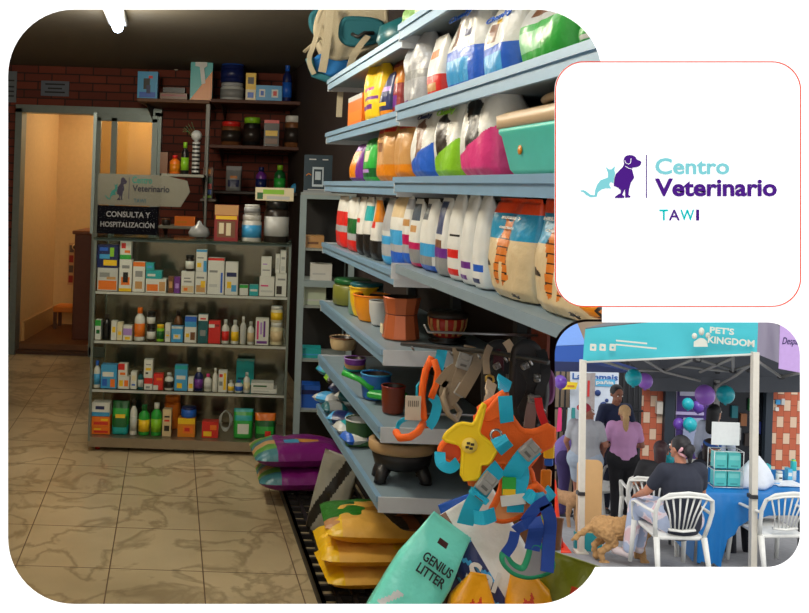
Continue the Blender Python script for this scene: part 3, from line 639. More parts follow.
# sign boards standing on the cabinet's rear edge
ys = VY + VD - .02
x, z, w_, h_ = bx(98, 197, 175, 206, ys)
t = thing('clinic_sign', 'grey clinic name sign with a small cat and dog emblem above the black sign', 'sign', (x, ys, z), ry=-.0)
SG = mat((112, 110, 96), .6); wv = w_ / 99
MB().prism([(-w_ / 2, 0), (w_ / 2 - 16 * wv, 0), (w_ / 2 - 7 * wv, h_ * .5), (w_ / 2 - 10 * wv, h_ * .85), (w_ / 2 - 32 * wv, h_), (-w_ / 2, h_)], .01, SG).build('board', t)
sc_ = h_ / 31
e = lambda L: [(-w_ / 2 + (7 + (a - 65) * .058) * sc_, (5 + (361 - bb) * .085) * sc_) for a, bb in L]
o = MB().prism(e(DOG), .002, mat((30, 20, 50), .5)).build('dog_emblem', t); o.location.y = -.002
o = MB().prism(e(CAT), .002, mat((20, 110, 100), .5)).build('cat_emblem', t); o.location.y = -.002
MB().box((-w_ / 2 + 31 * sc_, -.001, h_ * .55), (.004, .002, h_ * .7), mat((60, 50, 70))).build('divider', t)
text('Centro', 20 * wv, 7 * sc_, mat((24, 120, 104), .5), t, (-w_ / 2 + 44 * wv, -.002, h_ * .83), bold=.02)
text('Veterinario', 37 * wv, 6.5 * sc_, mat((24, 22, 40), .5), t, (-w_ / 2 + 53 * wv, -.002, h_ * .56), bold=.02)
text('TAWI', 12 * wv, 4 * sc_, mat((22, 80, 96), .5), t, (-w_ / 2 + 42 * wv, -.002, h_ * .16), bold=.01)
x, z, w_, h_ = bx(97, 158, 206, 238, ys)
t = thing('service_sign', 'black sign reading CONSULTA Y HOSPITALIZACIÓN on the glass cabinet', 'sign', (x, ys, vh + .005)); h_ = z + h_ - vh - .005; wv = w_ / 61
MB().box((0, .005, h_ / 2), (w_, .01, h_), mat((10, 10, 18), .9, spec=.1)).build('board', t)
GL = mat((150, 150, 150), .5)
text('CONSULTA Y', 44 * wv, .036, GL, t, (w_ / 2 - 30 * wv, -.001, h_ * .70), bold=.015); text('HOSPITALIZACIÓN', 54 * wv, .042, GL, t, (0, -.001, h_ * .36), bold=.015)
# clear upright glass on the cabinet with post
t = thing('counter_screen', 'upright glass screen with a grey post on the glass cabinet', 'screen', (P(127, 200, ys - .03).x, ys - .03, vh + .006))
w_ = 68 / F * ys
MB().box((0, 0, .38), (w_, .005, .76), glassmat((252, 252, 252), .0)).build('pane', t); MB().box((-w_ / 2, 0, .38), (.02, .02, .76), ALU).build('post', t)

# brick-wall shelves, front plane at YS
YS = 7.55; SDP = .5
WD = mat((84, 44, 28), .6, var=.2)
def wshelf(pa, pb, yt, th, desc, m=WD, Y=YS, dep=None):
    dep = dep or (YB - Y - .01); x, z, w_, h_ = bx(pa, pb, yt, yt + th, Y)
    t = thing('wall_shelf', desc, 'shelf', (x, Y + dep / 2, z)); MB().rbox((0, 0, h_ / 2), (w_, dep, h_), m, .003).build('board', t)
    for sx in (-1, 1): MB().add([(sx * w_ * .42, dep / 2, -.14), (sx * w_ * .42, dep / 2, 0), (sx * w_ * .42, -dep * .3, 0), (sx * w_ * .42 + .006, dep / 2, -.14), (sx * w_ * .42 + .006, dep / 2, 0), (sx * w_ * .42 + .006, -dep * .3, 0)], [[0, 1, 2], [5, 4, 3], [0, 3, 4, 1], [1, 4, 5, 2], [2, 5, 3, 0]], mt((60, 54, 50))).build('bracket', t)
    return z + h_
zu1 = wshelf(137, 209.5, 99, 3.5, 'upper wooden wall shelf, left part, over the sliding door', mat((110, 76, 52), .6))
zu2 = wshelf(210.5, 328, 100.5, 3.5, 'upper wooden wall shelf, right part, with tins and boxes')
zu3 = wshelf(208, 326, 146, 3.5, 'middle wooden wall shelf holding a row of jars')
zu4 = wshelf(161, 204, 174, 3, 'short pale shelf with grooming bottles above the sign', mat((150, 150, 136), .5), Y=6.6, dep=.3)
zu5 = wshelf(158, 200, 226, 3, 'short pale shelf low behind the sign boards', mat((130, 130, 116), .5), Y=6.6, dep=.3)
zu7 = wshelf(200, 216, 199, 2.5, 'tiny shelf bracket board beside the sign boards', mat((90, 84, 76), .5), Y=6.85, dep=.2)
zu6 = wshelf(203, 326, 192, 3, 'lower dark wall shelf behind the goods on the cabinet', mat((40, 24, 20)))
t = thing('shelf_upright', 'pale metal upright beside the middle wall shelf', 'upright', (P(207.5, 125, YS).x, YS + .03, P(207, 172, YS).z)); MB().rbox((0, 0, (172 - 104) / F * YS / 2), (.035, .05, (172 - 104) / F * YS), mat((150, 150, 146), .5)).build('post', t)
t = thing('shelf_upright', 'pale metal upright carrying the short shelves', 'upright', (P(203.5, 200, 6.6).x, 6.78, vh - .5)); MB().rbox((0, 0, .6), (.02, .03, 1.2), mat((110, 112, 106), .5)).build('post', t)
def back(kind, pa, pb, yt, z, desc, *a, name=None, cat=None, group=None, Y=YS + .06, dep=None, yb=None):
    if yb is not None: z = EYE + uv((pa + pb) / 2, yb)[1] * Y + .003
    x, w_, h_ = spot(pa, pb, yt, z, Y)
    if kind == 'box':
        dep = dep or min(.25, w_ * .5); o = carton(name or 'product_box', w_, dep, h_, a[0], a[1]); o.location = (x, Y + dep / 2, z); tag(o, desc, cat or 'box', group)
    else:
        o = thing(name or kind, desc, cat or kind, (x, Y + (w_ / 2 if kind != 'pouch' else .05), z), 0, group)
        if kind == 'pouch': pouch(w_, .08, h_, a[0]).build('bag', o)
        else: {'bottle': bottle, 'jar': jar}[kind](w_, h_, *a, parent=o)
    return o
back('box', 137.5, 157.5, 71.5, zu1, 'blue hair dryer box with dark dryer picture on the upper left shelf', 'sky', [(.1, .05, .9, .25, 'blue'), (.3, .35, .62, .75, 'black'), (.45, .2, .65, .5, 'navy'), (.55, .75, .75, .85, 'red')], name='dryer_box')
o = back('box', 160, 187, 93, zu1, 'flat dark red case lying on the upper left shelf', 'brown', [(.05, .5, .95, .8, 'dred')], name='flat_case', cat='case'); back('box', 163, 185, 87.5, zu1, 'black case stacked on the flat red case', 'black', [(.1, .3, .5, .5, 'dark')], yb=93, name='flat_case', cat='case')
o = back('box', 190.5, 212.5, 53, zu1, 'tall clipper box in teal and orange with white clipper picture', 'teal', [], name='clipper_box'); o.data.materials.clear()
o.data.materials.append(C('teal')); t = o
xw, ww, hh = spot(190.5, 212.5, 53, zu1, YS + .06)
q = MB().prism([(-ww / 2, 0), (ww / 2, 0), (ww / 2, hh * .62)], .002, C('amber')).build('orange_corner', t); q.location.y = -.062
q = MB().prism([(-ww * .28, hh * .82), (ww * .25, hh * .84), (ww * .25, hh * .72), (ww * .12, hh * .68), (ww * .2, hh * .36), (ww * .02, hh * .34), (-ww * .08, hh * .7), (-ww * .28, hh * .72)], .003, C('lgrey')).build('clipper_picture', t); q.location.y = -.065
back('jar', 219.5, 243.5, 82, zu2, 'wide silver tin, lower of two on the upper shelf', 'lgrey', 'silver', 'grey', name='tin'); 
back('jar', 220, 244, 59.5, zu2, 'big navy tin stacked on the silver tin', 'navy', 'blue', 'navy', name='tin', yb=82)
back('box', 245.8, 255.8, 73, zu2, 'narrow yellow and white box beside the tins', 'cream', [(0, .4, 1, 1, 'yellow'), (.2, .6, .8, .85, 'dark'), (.2, .1, .8, .3, 'blue')])
back('box', 256, 282, 85.5, zu2, 'light blue box with two round emblems on the upper shelf', 'sky', [(.12, .25, .35, .75, 'white'), (.6, .25, .85, .75, 'white'), (.18, .35, .3, .65, 'blue'), (.66, .35, .8, .65, 'red')])
back('bottle', 282.5, 292, 64, zu2, 'tall dark blue bottle at the end of the upper shelf', 'navy', 'blue', 'blue')
g = 'jars on the middle wall shelf'
back('jar', 220.5, 240.5, 121, zu3, 'red lidded clear jar of biscuits on the middle shelf', 'brown', 'red', 'dark', group=g); back('jar', 243, 260.5, 117, zu3, 'black round jar with a bright green ring, left one', 'black', 'lime', 'dark', group=g, name='jar')
back('box', 264, 279, 120, zu3, 'red and yellow snack pack between the jars', 'dark', [(0, .88, 1, 1, 'red'), (.1, .4, .9, .6, 'yellow'), (.1, .1, .9, .3, 'brown')]); back('jar', 284.5, 301.5, 115.5, zu3, 'tall brown jar with a white lid', 'brown', 'white', 'dark', group=g)
back('jar', 306.5, 323, 121, zu3, 'black round jar with green ring, right one', 'black', 'lime', 'dark', group=g)
Yk = 6.64
back('box', 160, 167.5, 152, zu4, 'brown box at the left of the short shelf', 'brown', [], Y=Yk, dep=.06); back('bottle', 169, 179.5, 155, zu4, 'orange spray bottle on the short shelf', 'orange', 'red', 'amber', Y=Yk); back('bottle', 180.5, 188.5, 142, zu4, 'black and lime bottle on the short shelf', 'black', 'lime', 'lime', Y=Yk)
b = MB(); x, w_, h_ = spot(190, 201, 129, zu4, Yk); t = thing('rope_toy_bottle', 'black and white spiral bottle with a round pale top on the short shelf', 'bottle', (x, Yk + w_ / 2, zu4))
n = 16; prof = [(w_ * .36, h_ * .72 * i / n) for i in range(n + 1)]
MB().lathe(prof, C('black'), 16, mats=[C('lgrey') if i % 2 else C('black') for i in range(n)] + [C('black')]).build('body', t)
MB().lathe([(w_ * .2, h_ * .72)] + [(w_ * .5 * math.sin(a) + .0, h_ * .86 - w_ * .5 * math.cos(a)) for a in [PI * i / 8 for i in range(1, 8)]] + [(0.001, h_ * .86 + w_ * .5)], C('lgrey'), 16).build('cap', t)
for j, (dx, dz, r) in enumerate(((-.05, .0, .5), (-.02, .02, .2))):
    pass
b = MB(); 
for k in range(6): a = -.3 + .5 * k; b.ribbon([(0, 0, 0), (-.03 * math.cos(a) - .01, .01 * k - .03, .05), (-.08 * math.cos(a * .6), .01 * k - .03, .05 + .015 * k)], .014, .001, C('green'))
o = b.build('green_sprig'); o.location = (x - .03, Yk + w_ + .03, zu4 + h_ * .8 - .0); tag(o, 'bright green leafy sprig beside the spiral bottle', 'sprig')
back('box', 174.5, 195, 216.5, zu5, 'orange box on the low short shelf', 'orange', [(.1, .3, .6, .5, 'amber')], Y=Yk, dep=.1); back('jar', 161, 170, 218.5, zu5, 'dark jar left of the orange box', 'dark', 'brown', None, Y=Yk)
b = MB(); b.lathe([(.001, 0), (.06, .006), (.07, .03), (.055, .06), (.02, .08), (.012, .10), (.001, .105)], C('grey', .2), 9)
o = b.build('plastic_bag'); o.location = (P(200, 232, 5.65).x, 5.6, vh + .006); o.scale = (1, .6, 1); tag(o, 'crumpled clear grey plastic bag at the corner of the black sign', 'bag')
g = 'goods on the lower wall shelf'
back('box', 203, 212.5, 176, zu7, 'slim dark box with red blue and green squares', 'dark', [(.1, .72, .9, .92, 'dgreen'), (.1, .45, .9, .66, 'red'), (.1, .2, .9, .4, 'blue'), (.1, .05, .9, .15, 'lime')], Y=6.9, dep=.08)
back('box', 203, 213, 167.5, zu7, 'small brown box on the slim colourful box', 'brown', [(.2, .2, .8, .8, 'amber')], Y=6.9, dep=.08, yb=176)
back('pouch', 225.5, 241.5, 166, zu6, 'silver pouch with blue print on the lower wall shelf', bands('grey', (.15, .45, 'navy', .15, .85), (.5, .62, 'amber', .3, .7), (.85, 1, 'silver')), name='snack_pouch', cat='pouch', group=g)
back('bottle', 255.5, 266.5, 167, zu6, 'dark purple bottle on the lower wall shelf', 'purple', 'navy', 'navy', group=g); back('bottle', 274, 285.5, 165, zu6, 'green bottle on the lower wall shelf', 'dgreen', 'lime', 'green', group=g)
x, w_, h_ = spot(290.5, 300, 177, zu6, YS + .06); o = MB().lathe([(w_ / 2 * math.sin(PI * i / 10) + 1e-6, w_ / 2 - w_ / 2 * math.cos(PI * i / 10)) for i in range(11)], C('sky'), 18).build('toy_ball'); o.location = (x, YS + .12, zu6); tag(o, 'small blue toy ball on the lower wall shelf', 'ball')
x, z, w_, h_ = bx(174, 178.5, 63, 68, YB - .05); t = thing('spot_lamp', 'tiny round lamp high on the brick wall over the flat case', 'lamp', (x, YB, z)); MB().lathe([(.001, .08), (.02, .075), (.024, .05), (.018, 0)], mt((230, 225, 210)), 14, Matrix.Rotation(PI / 2, 4, 'X')).build('bulb', t)

# ------------------------------------------------------------------ side cabinet with white metal frame
SY = 5.0
sx0, sx1 = P(297, 330, SY).x, P(352, 330, SY).x; SW = sx1 - sx0; sh = 1.55
t = thing('side_cabinet', 'narrow pale blue framed glass cabinet beside the medicine cabinet', 'cabinet', ((sx0 + sx1) / 2, SY + .2, 0)); FR = mat((150, 170, 176), .45)
for sx in (-1, 1):
    for sy in (-1, 1): MB().box((sx * (SW / 2 - .015), sy * .18, sh / 2), (.032, .032, sh), FR).build('frame_post', t)
for zz in (.03, sh, 1.06): MB().box((0, -.18, zz), (SW, .03, .035), FR).build('rail', t)
for zz in (.35, .63, .93, 1.06, 1.25): MB().box((0, 0, zz), (SW - .03, .36, .012), mat((150, 160, 158), .4)).build('shelf', t)
MB().box((0, .19, sh / 2), (SW, .01, sh), mat((28, 26, 26), .6)).build('back_panel', t); MB().box((0, 0, sh + .01), (SW, .4, .012), mat((160, 168, 168), .4)).build('top_panel', t)
def side(pa, pb, yt, z, desc, base, pr, name='product_box', cat='box'):
    x, w_, h_ = spot(pa, pb, yt, z, SY + .05); o = carton(name, w_, .12, h_, base, pr); o.location = (x, SY + .12, z); tag(o, desc, cat)
side(310.5, 332, 264.5, 1.067, 'white box in the upper part of the side cabinet', 'white', [(.1, .4, .7, .5, 'lgrey')])
side(304.5, 326, 286.5, .937, 'wide pale green box inside the side cabinet', (186, 200, 176), [(.1, .2, .9, .3, 'lgrey')]); side(302.5, 321, 349, .637, 'flat teal storage box on the low shelf of the side cabinet', 'teal', [(.0, .3, 1, .45, 'sky')])
side(301.5, 320, 386, .357, 'blue box near the bottom of the side cabinet', 'blue', [(.0, .6, 1, .8, 'navy')]); side(306, 324, 236, 1.257, 'tan box on the top shelf inside the side cabinet', 'tan', [(.1, .3, .7, .5, 'brown')])
x, z, w_, h_ = bx(304, 332, 155, 189, SY + .1)
t = thing('payment_sign', 'dark teal stand with a white phone drawing and yellow arcs on the side cabinet', 'sign', (x, SY + .1, sh + .017)); h_ = z + h_ - sh - .017
MB().box((0, 0, h_ / 2), (w_, .012, h_), mat((18, 50, 66), .4)).build('board', t); MB().box((0, .02, .006), (w_, .07, .012), mat((150, 156, 160), .4)).build('foot', t)
b = MB(); b.box((0, -.008, h_ * .42), (w_ * .4, .003, h_ * .52), mat((190, 205, 214), .5)); b.box((0, -.010, h_ * .42), (w_ * .30, .003, h_ * .4), mat((18, 50, 66), .5)); b.box((0, -.012, h_ * .45), (w_ * .2, .003, h_ * .22), mat((190, 205, 214), .5)); b.build('phone_picture', t)
b = MB(); b.tube([(-w_ * .42, -.008, h_ * .45), (-w_ * .33, -.008, h_ * .5), (-w_ * .24, -.008, h_ * .46)], .003, C('amber'), 6); b.tube([(w_ * .24, -.008, h_ * .22), (w_ * .34, -.008, h_ * .18), (w_ * .44, -.008, h_ * .24)], .003, C('amber'), 6); b.build('yellow_arc', t)
for cx_, cz_, cw_ in ((-.2, .88, .25), (.25, .88, .2), (0, .08, .7)): MB().box((w_ * cx_, -.008, h_ * cz_), (w_ * cw_, .002, h_ * .03), C('lgrey')).build('line', t)
# ------------------------------------------------------------------ long shelving along the right wall
OF, OB = .62, 1.0                      # front edge and back panel, measured from the run's vanishing line
TH = math.atan2(-1, .131) + 0.0        # local -y faces the aisle
RZ = -PI / 2 + math.atan(.131)
def RY(px, py, o): return o / (uv(px, py)[0] + .131)
def RW(o, Y, z): return Vector((o - .131 * Y, Y, z))
LIP = mat((122, 158, 186), .4, .1); BRD = mat((128, 146, 156), .5)
def slab(mb, o0, o1, Y0, Y1, z0, z1, m):
    vs = [RW(o, Y, z) for z in (z0, z1) for o, Y in ((o0, Y0), (o1, Y0), (o1, Y1), (o0, Y1))]
    return mb.add(vs, [[0, 3, 2, 1], [4, 5, 6, 7], [0, 1, 5, 4], [1, 2, 6, 5], [2, 3, 7, 6], [3, 0, 4, 7]], m)
YA, YM, YN = 3.66, 2.47, 1.26
ZL = dict(top=2.03, a=1.815, b=1.62, c=1.372, d=1.136, e=.915, f=.715)
ZR = dict(top=2.045, a=1.825, b=1.63, c=1.395)
def clip(o):
    return boolean(o, [cone(rrect(553.2, 320, 803, 569.5, 34), .8, 3.2, 1.012)])
def unit(desc, Y0f, Y1, Z, yb0, of):
    t = thing('shelving_unit', desc, 'shelving', (0, 0, 0))
    for k_, z in Z.items():
        Y0 = Y0f if k_ not in 'def' else 2.575
        cl = clip if (k_ == 'c' and Y0 < 2) else (lambda o: o)
        s = cl(slab(MB(), of + .01, OB - .01, Y0 + .005, Y1 - .005, z - .022, z, BRD).build('shelf', t))
        b = MB(); slab(b, of, of + .01, Y0 + .005, Y1 - .005, z - .036, z + .004, LIP); slab(b, of - .006, of, Y0 + .005, Y1 - .005, z - .012, z + .004, LIP); cl(b.build('front_lip', s))
        for ye in ((Y0, Y1) if Y0 > 2 else (Y1,)): slab(MB(), of, OB - .01, ye - .002, ye + .004, z - .04, z + .004, mat((196, 200, 204), .5)).build('end_cap', s)
    Y0 = Y0f
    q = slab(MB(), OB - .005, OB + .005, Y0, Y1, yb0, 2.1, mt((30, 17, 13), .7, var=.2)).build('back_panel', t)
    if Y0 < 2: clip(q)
    for Y in (Y0 + .02, (Y0 + Y1) / 2, Y1 - .02): (clip if Y < 2.3 else (lambda o: o))(slab(MB(), OB - .035, OB - .006, Y - .015, Y + .015, yb0, 2.1, mat((60, 66, 68), .5, .4)).build('upright', t))
    return t
UL = unit('far bay of pale blue shelving with seven shelves', YM + .01, YA, ZL, 0.02, OF)
UR = unit('near bay of pale blue shelving with four shelves above hanging harnesses', YN, YM - .005, ZR, 1.36, OF - .012)
# peg rail panel under the near bay
t = thing('peg_panel', 'brown peg panel with hooks below the near shelving bay', 'panel'); slab(MB(), OB - .004, OB + .004, 2.44, YM - .005 + .0, .3, 1.355, mt((110, 44, 26), .6, var=.2)).build('board', t)
# (the panel reaches forward only as far as the lining of the street opening)
b = MB(); slab(b, OB - .004, OB + .004, 2.36, 2.44, .3, 1.355, mt((110, 44, 26), .6, var=.2)); b.build('board', t)
for i, (Y, z) in enumerate(((2.42, 1.22), (2.42, 1.0))): MB().tube([RW(OB, Y, z), RW(.70, Y, z), RW(.69, Y, z + .02)], .004, mat((150, 150, 150), .3, .8), 6).build('hook', t)

def rs(kind, pa, pb, yt, zk, desc, fn=None, o=OF + .03, d=None, name=None, cat=None, group=None, lean=0.0, zz=None, flat=1.0, Z=None):
    """stand a bag on a shelf of the run, between picture columns pa..pb with its top at row yt"""
    pc = (pa + pb) / 2
    Z = Z or (ZR if pc > 399 and zk in ZR else ZL); z = zz if zz is not None else Z[zk]
    Yc = RY(pc, 186, o)
    yb = PY - (z - EYE) / Yc * F
    ym = (yt + yb) / 2
    Y0, Y1 = RY(pa, ym, o), RY(pb, ym, o); Yc = (Y0 + Y1) / 2
    w = abs(Y0 - Y1) * .97; h = EYE + uv(pc, yt)[1] * Yc - z
    d = d or min(.16, w * .7); lean = lean - d * .3 / max(h, .05); p = RW(o + d / 2, Yc, z + .004)
    if kind == 'bag':
        t = thing(name or 'pet_food_bag', desc, cat or 'bag', p, RZ, group); pouch(w, d, h, fn, nu=56 if pb - pa > 17 else 24, nv=84 if pb - pa > 17 else 40, seed=pa * .13, lean=lean, flat_top=flat).build('bag', t); return t, w, h, d
    if kind == 'box':
        q = carton(name or 'product_box', w, d, h, fn[0], fn[1]); put(q, p, RZ); tag(q, desc, cat or 'box', group); return q, w, h, d
    t = thing(name, desc, cat, p, RZ, group); return t, w, h, d
DOGS = [(.38, .22), (.40, .5), (.34, .62), (.30, .74), (.40, .80), (.48, .84), (.54, .78), (.66, .72), (.62, .66), (.66, .5), (.72, .36), (.70, .22)]
def dogbag(base, corner, ink='black'):
    def f(u, v, s):
        if s != 'f': return base
        if v < .14 + .36 * u: return corner
        if inpoly(u, v, DOGS): return ink
        if v < .06: return 'red'
        return base
    return f
def bag_text(t, s, w, h, z, y, m, name='lettering', rot=0.0):
    bag = [c for c in t.children if c.name.startswith('bag')][0]
    hit, loc_, nrm, _ = bag.ray_cast(Vector((0, -1, z)), Vector((0, 1, 0)))
    yy = loc_.y - .004 if hit else y
    return text(s, w, h, m, t, (0, yy - abs(h) * .2, z), name, .02, rot=(math.atan2(nrm.z, -nrm.y) * -.8 if hit else 0, rot, 0))
g1, g2, g3 = 'bags on the second shelf from the top', 'bags on the third shelf from the top', 'narrow bags on the fourth shelf from the top'
# top shelf
rs('bag', 396, 440, -8, 'top', 'pale green bag on the topmost shelf, cut by the frame', bands((150, 196, 120), (0, .2, 'dteal')), cat='bag', Z=ZL)
q = MB().lathe([(.03, 0), (.09, .02), (.12, .07), (.11, .12), (.05, .15), (.001, .155)], C('dteal'), 16).build('teal_bowl'); put(q, RW(.80, RY(412, 20, .8), ZL['top'] + .004)); tag(q, 'dark teal rounded pet bowl on the topmost shelf', 'bowl')
# shelf a
def F_(t, w, d): pass
q, w, h, d = rs('box', 347.5, 361.5, 97, 'a', 'orange carton tube at the far end of the second shelf', ('orange', [(.1, .2, .9, .5, 'amber'), (0, .85, 1, 1, 'lgrey')]))
rs('bag', 362.5, 378, 62, 'a', 'bright yellow treat bag with purple lettering patch', bands('yellow', (.2, .27, 'purple', .2, .8), (.5, .56, 'pink', .3, .8), (.36, .4, 'purple', .3, .9)), flat=.8)
rs('bag', 378.5, 389.5, 75, 'a', 'navy and yellow treat bag', bands('navy', (.3, .38, 'yellow', .2, .8), (.6, .7, 'lilac', .2, .9), (.1, .2, 'amber', .4, 1)), flat=.85, o=OF + .05)
rs('bag', 390, 400, 62, 'a', 'maroon snack bag behind the silver one', bands('dred', (.6, .9, 'amber', .2, 1), (.2, .4, 'purple', .2, .8)), o=OF + .07)
rs('bag', 401, 424, 33, 'a', 'tall silver grey bag with orange edge', bands('silver', (.0, .1, 'purple', 0, .4), (.7, .8, 'amber', 0, .25), (.35, .45, 'grey')), flat=.7)
rs('bag', 427, 441.5, 38, 'a', 'white and red bag with orange stars', bands('white', (0, .38, 'red'), (.12, .26, 'tan', .2, .8), (.66, .78, 'orange', .2, .8)), flat=.9)
t, w, h, d = rs('bag', 442.5, 476, 5, 'a', 'white bag with blue base and sky label, farther of two', bands('white', (0, .46, 'blue'), (.1, .36, 'sky', .15, .8), (.5, .75, 'brown', .3, .55), (.6, .68, 'navy', .65, .8)), flat=.85, lean=.04)
bag_text(t, 'Chunky', w * .7, h * .1, h * .84, -d * .36, C('blue'))
t, w, h, d = rs('bag', 478, 512.5, 2, 'a', 'white bag with blue base and sky label, nearer of two', bands('white', (0, .42, 'blue'), (.1, .32, 'sky', .15, .8), (.48, .72, 'brown', .3, .5), (.72, .76, 'yellow', .4, .6)), flat=.85, lean=.04)
bag_text(t, 'Chunky', w * .75, h * .1, h * .78, -d * .40, C('blue'))
t, w, h, d = rs('bag', 513.5, 566, -10, 'a', 'large white bag with green base and pale list label', bands('lgrey', (0, .56, 'green'), (.2, .46, (150, 214, 160), .12, .62), (.66, .9, 'brown', .3, .6)), flat=.95, d=.2)
t, w, h, d = rs('bag', 572, 618, 5, 'a', 'green bag at the near end of the second shelf', bands('lgrey', (0, .7, 'green'), (.2, .3, 'white', .3, .7)), d=.2)
# shelf b
rs('bag', 349.5, 361.5, 145, 'b', 'purple treat bag with yellow front panel', bands('purple', (.1, .8, 'amber', .0, .65)))
rs('bag', 361.5, 373.5, 139, 'b', 'green treat bag with a cream dog circle', bands('green', (.45, .7, 'cream', .3, .75), (.1, .3, 'dgreen'), (.2, .27, 'lilac', .2, .8)), o=OF + .04)
rs('bag', 374.5, 392, 117, 'b', 'tan biscuit bag with red top, farther of two', bands('tan', (.74, .9, 'red', .0, .9), (.9, 1, 'cream'), (0, .25, 'amber'), (.45, .6, 'brown', .2, .45)))
rs('bag', 392.5, 409, 114, 'b', 'tan biscuit bag with red top, nearer of two', bands('tan', (.74, .9, 'red', .1, 1), (.9, 1, 'cream'), (0, .2, 'amber')), Z=ZR)
t, w, h, d = rs('bag', 410.5, 430.5, 109, 'b', 'white dog food bag with a blue lower corner', dogbag('white', 'blue', 'brown'), group=None); bag_text(t, 'Chunky', w * .7, h * .09, h * .86, -d * .36, C('navy'))
t, w, h, d = rs('bag', 431.5, 455.5, 102, 'b', 'white dog food bag with a lime lower corner', dogbag('white', 'lime', 'dark'), flat=.95); bag_text(t, 'Chunky', w * .75, h * .1, h * .84, -d * .36, C('lime'))
t, w, h, d = rs('bag', 457, 492, 80, 'b', 'white dog food bag with a pink lower corner', dogbag('white', 'pink', 'black'), flat=1.0); bag_text(t, 'Chunky', w * .75, h * .1, h * .84, -d * .38, C('pink'))
rs('bag', 402, 436, 100, 'b', 'green capped bag standing behind the lime corner bag', bands('dgreen', (.9, 1, 'lime')), o=OF + .17, d=.06); rs('bag', 452, 478, 78, 'b', 'dark pink bag behind the pink corner bag', bands((150, 30, 80)), o=OF + .19, d=.06)
# litter tray box
t, w, h, d = rs('none', 490, 590, 83, 'b', 'teal litter box with beige rim and dark hood opening on the third shelf', name='litter_box', cat='litter box', d=.3, o=OF + .02)
hb = h * .455; TQ = mat((84, 206, 188), .4); BG = mat((206, 178, 142), .4)
def rr(w_, d_, r, z, n=5): return [Vector((x, y, z)) for x, y in rrect(-w_ / 2, -d_ / 2, w_ / 2, d_ / 2, r, n)]
loft([rr(w * .86, d * .82, .03, 0), rr(w * .92, d * .88, .035, .012), rr(w * .99, d * .98, .04, hb), rr(w * .99 + .012, d * .98 + .012, .045, hb + .006), rr(w * .99 + .012, d + .006, .045, hb + .014)], TQ, smooth=True).build('tray', t)
q = loft([rr(w + .012, d + .01, .04, hb + .016), rr(w + .014, d + .012, .04, hb + .04), rr(w * .97, d * .95, .04, hb + .046), rr(w * .84, d * .74, .04, hb + .05)], BG, smooth=True).build('rim', t)
q = MB().tube([(w * .36 * math.cos(a), -d * .1 + d * .28 * math.sin(a), hb + .066 + .02 * max(0, math.cos(a))) for a in [PI * i / 10 for i in range(20)]], .008, BG, 8, True).build('hood_edge', t)
MB().lathe([(1, 0), (.98, .5), (.8, .9), (.001, 1)], mat((24, 20, 20), .5), 24, Matrix.Translation((-w * .02, d * .04, hb + .066)) @ Matrix.Diagonal((w * .42, d * .36, h - hb - .072, 1))).build('hood_hollow_shade', t)  # solid near-black dome, stands in for the shade inside the hood
MB().lathe([(.001, -.002), (.009, -.001), (.009, .001), (.001, .001)], C('amber'), 14, Matrix.Translation((-w * .22, -d * .475, hb * .62)) @ Matrix.Rotation(PI / 2, 4, 'X')).build('sticker', t)
# shelf c : row of narrow white bags
def nb(pa, pb, yt, desc, fn, **k): return rs('bag', pa, pb, yt, 'c', desc, fn, d=k.pop('d', .07), flat=k.pop('flat', .8), **k)
nb(335, 345.5, 197, 'thin white bag with two red bands at the far end', bands('white', (.0, .3, 'red'), (.3, .42, 'silver'), (.42, .7, 'red')))
nb(346, 355.5, 198, 'thin white bag with green and red bands', bands('white', (0, .2, 'red'), (.2, .32, 'silver'), (.32, .6, 'dgreen')))
nb(356, 362.5, 198, 'thin white and black bag with one red line', bands('white', (0, .35, 'black'), (.55, .62, 'red', .2, .8)))
nb(363, 369.5, 198, 'thin white bag with a teal patch', bands('white', (0, .38, 'black'), (.6, .85, 'teal', .2, 1))); nb(370, 377.5, 198, 'thin white bag with an orange edge', bands('white', (0, .3, 'black'), (.6, .95, 'amber', .5, 1), (.5, .6, 'red', .2, .8)))
rs('bag', 377.5, 384, 199, 'c', 'black bag between the far and near bays', bands('black', (.1, .2, 'white', .2, .6), (.3, .36, 'purple', .3, .6)), o=OF + .05, d=.1)
nb(381.5, 390, 199, 'pale grey bag with cyan base', bands('lgrey', (0, .42, 'sky'), (.12, .3, 'silver'), (.5, .95, 'silver', .2, .9)), d=.09)
nb(389.5, 402, 197, 'white bag with cyan and blue base', bands('white', (0, .22, 'blue'), (.22, .32, 'silver'), (.32, .52, 'sky'), (.7, 1, 'beige')), d=.1)
nb(402.5, 409, 197, 'thin white bag with magenta and blue foot', bands('white', (0, .14, 'blue'), (.16, .28, 'silver'), (.28, .42, (190, 20, 90)), (.55, .66, 'tan', .2, .9), (.8, .95, 'silver')))
nb(409.5, 418.5, 200, 'white bag with magenta and grey foot', bands('white', (0, .06, (190, 20, 90)), (.06, .24, 'grey'), (.24, .36, (190, 20, 90)), (.5, .6, 'tan', .3, .8), (.68, .92, (70, 84, 100), .15, .9)))
nb(419, 433, 200, 'white bag with cyan slanted foot and grey window', bands('white', (0, .08, 'blue'), (.08, .26, 'grey', .1, .9), (.2, .38, 'sky'), (.7, .92, (70, 80, 90), .1, .6)), d=.09)
nb(433.5, 446.5, 199, 'white bag with purple foot and navy stripe', bands('white', (0, .22, 'grey'), (.22, .34, 'purple'), (.36, .44, 'brown', .2, .8), (.52, .95, (56, 70, 110), .2, .8)), d=.09)
nb(447, 458.5, 195, 'tall white bag with a red badge at its foot', bands('white', (.06, .13, 'red', .3, .9), (.26, .34, 'red', .3, .9), (.1, .9, 'lgrey', 0, .25), (.5, .53, 'black', .4, .9)), d=.09)
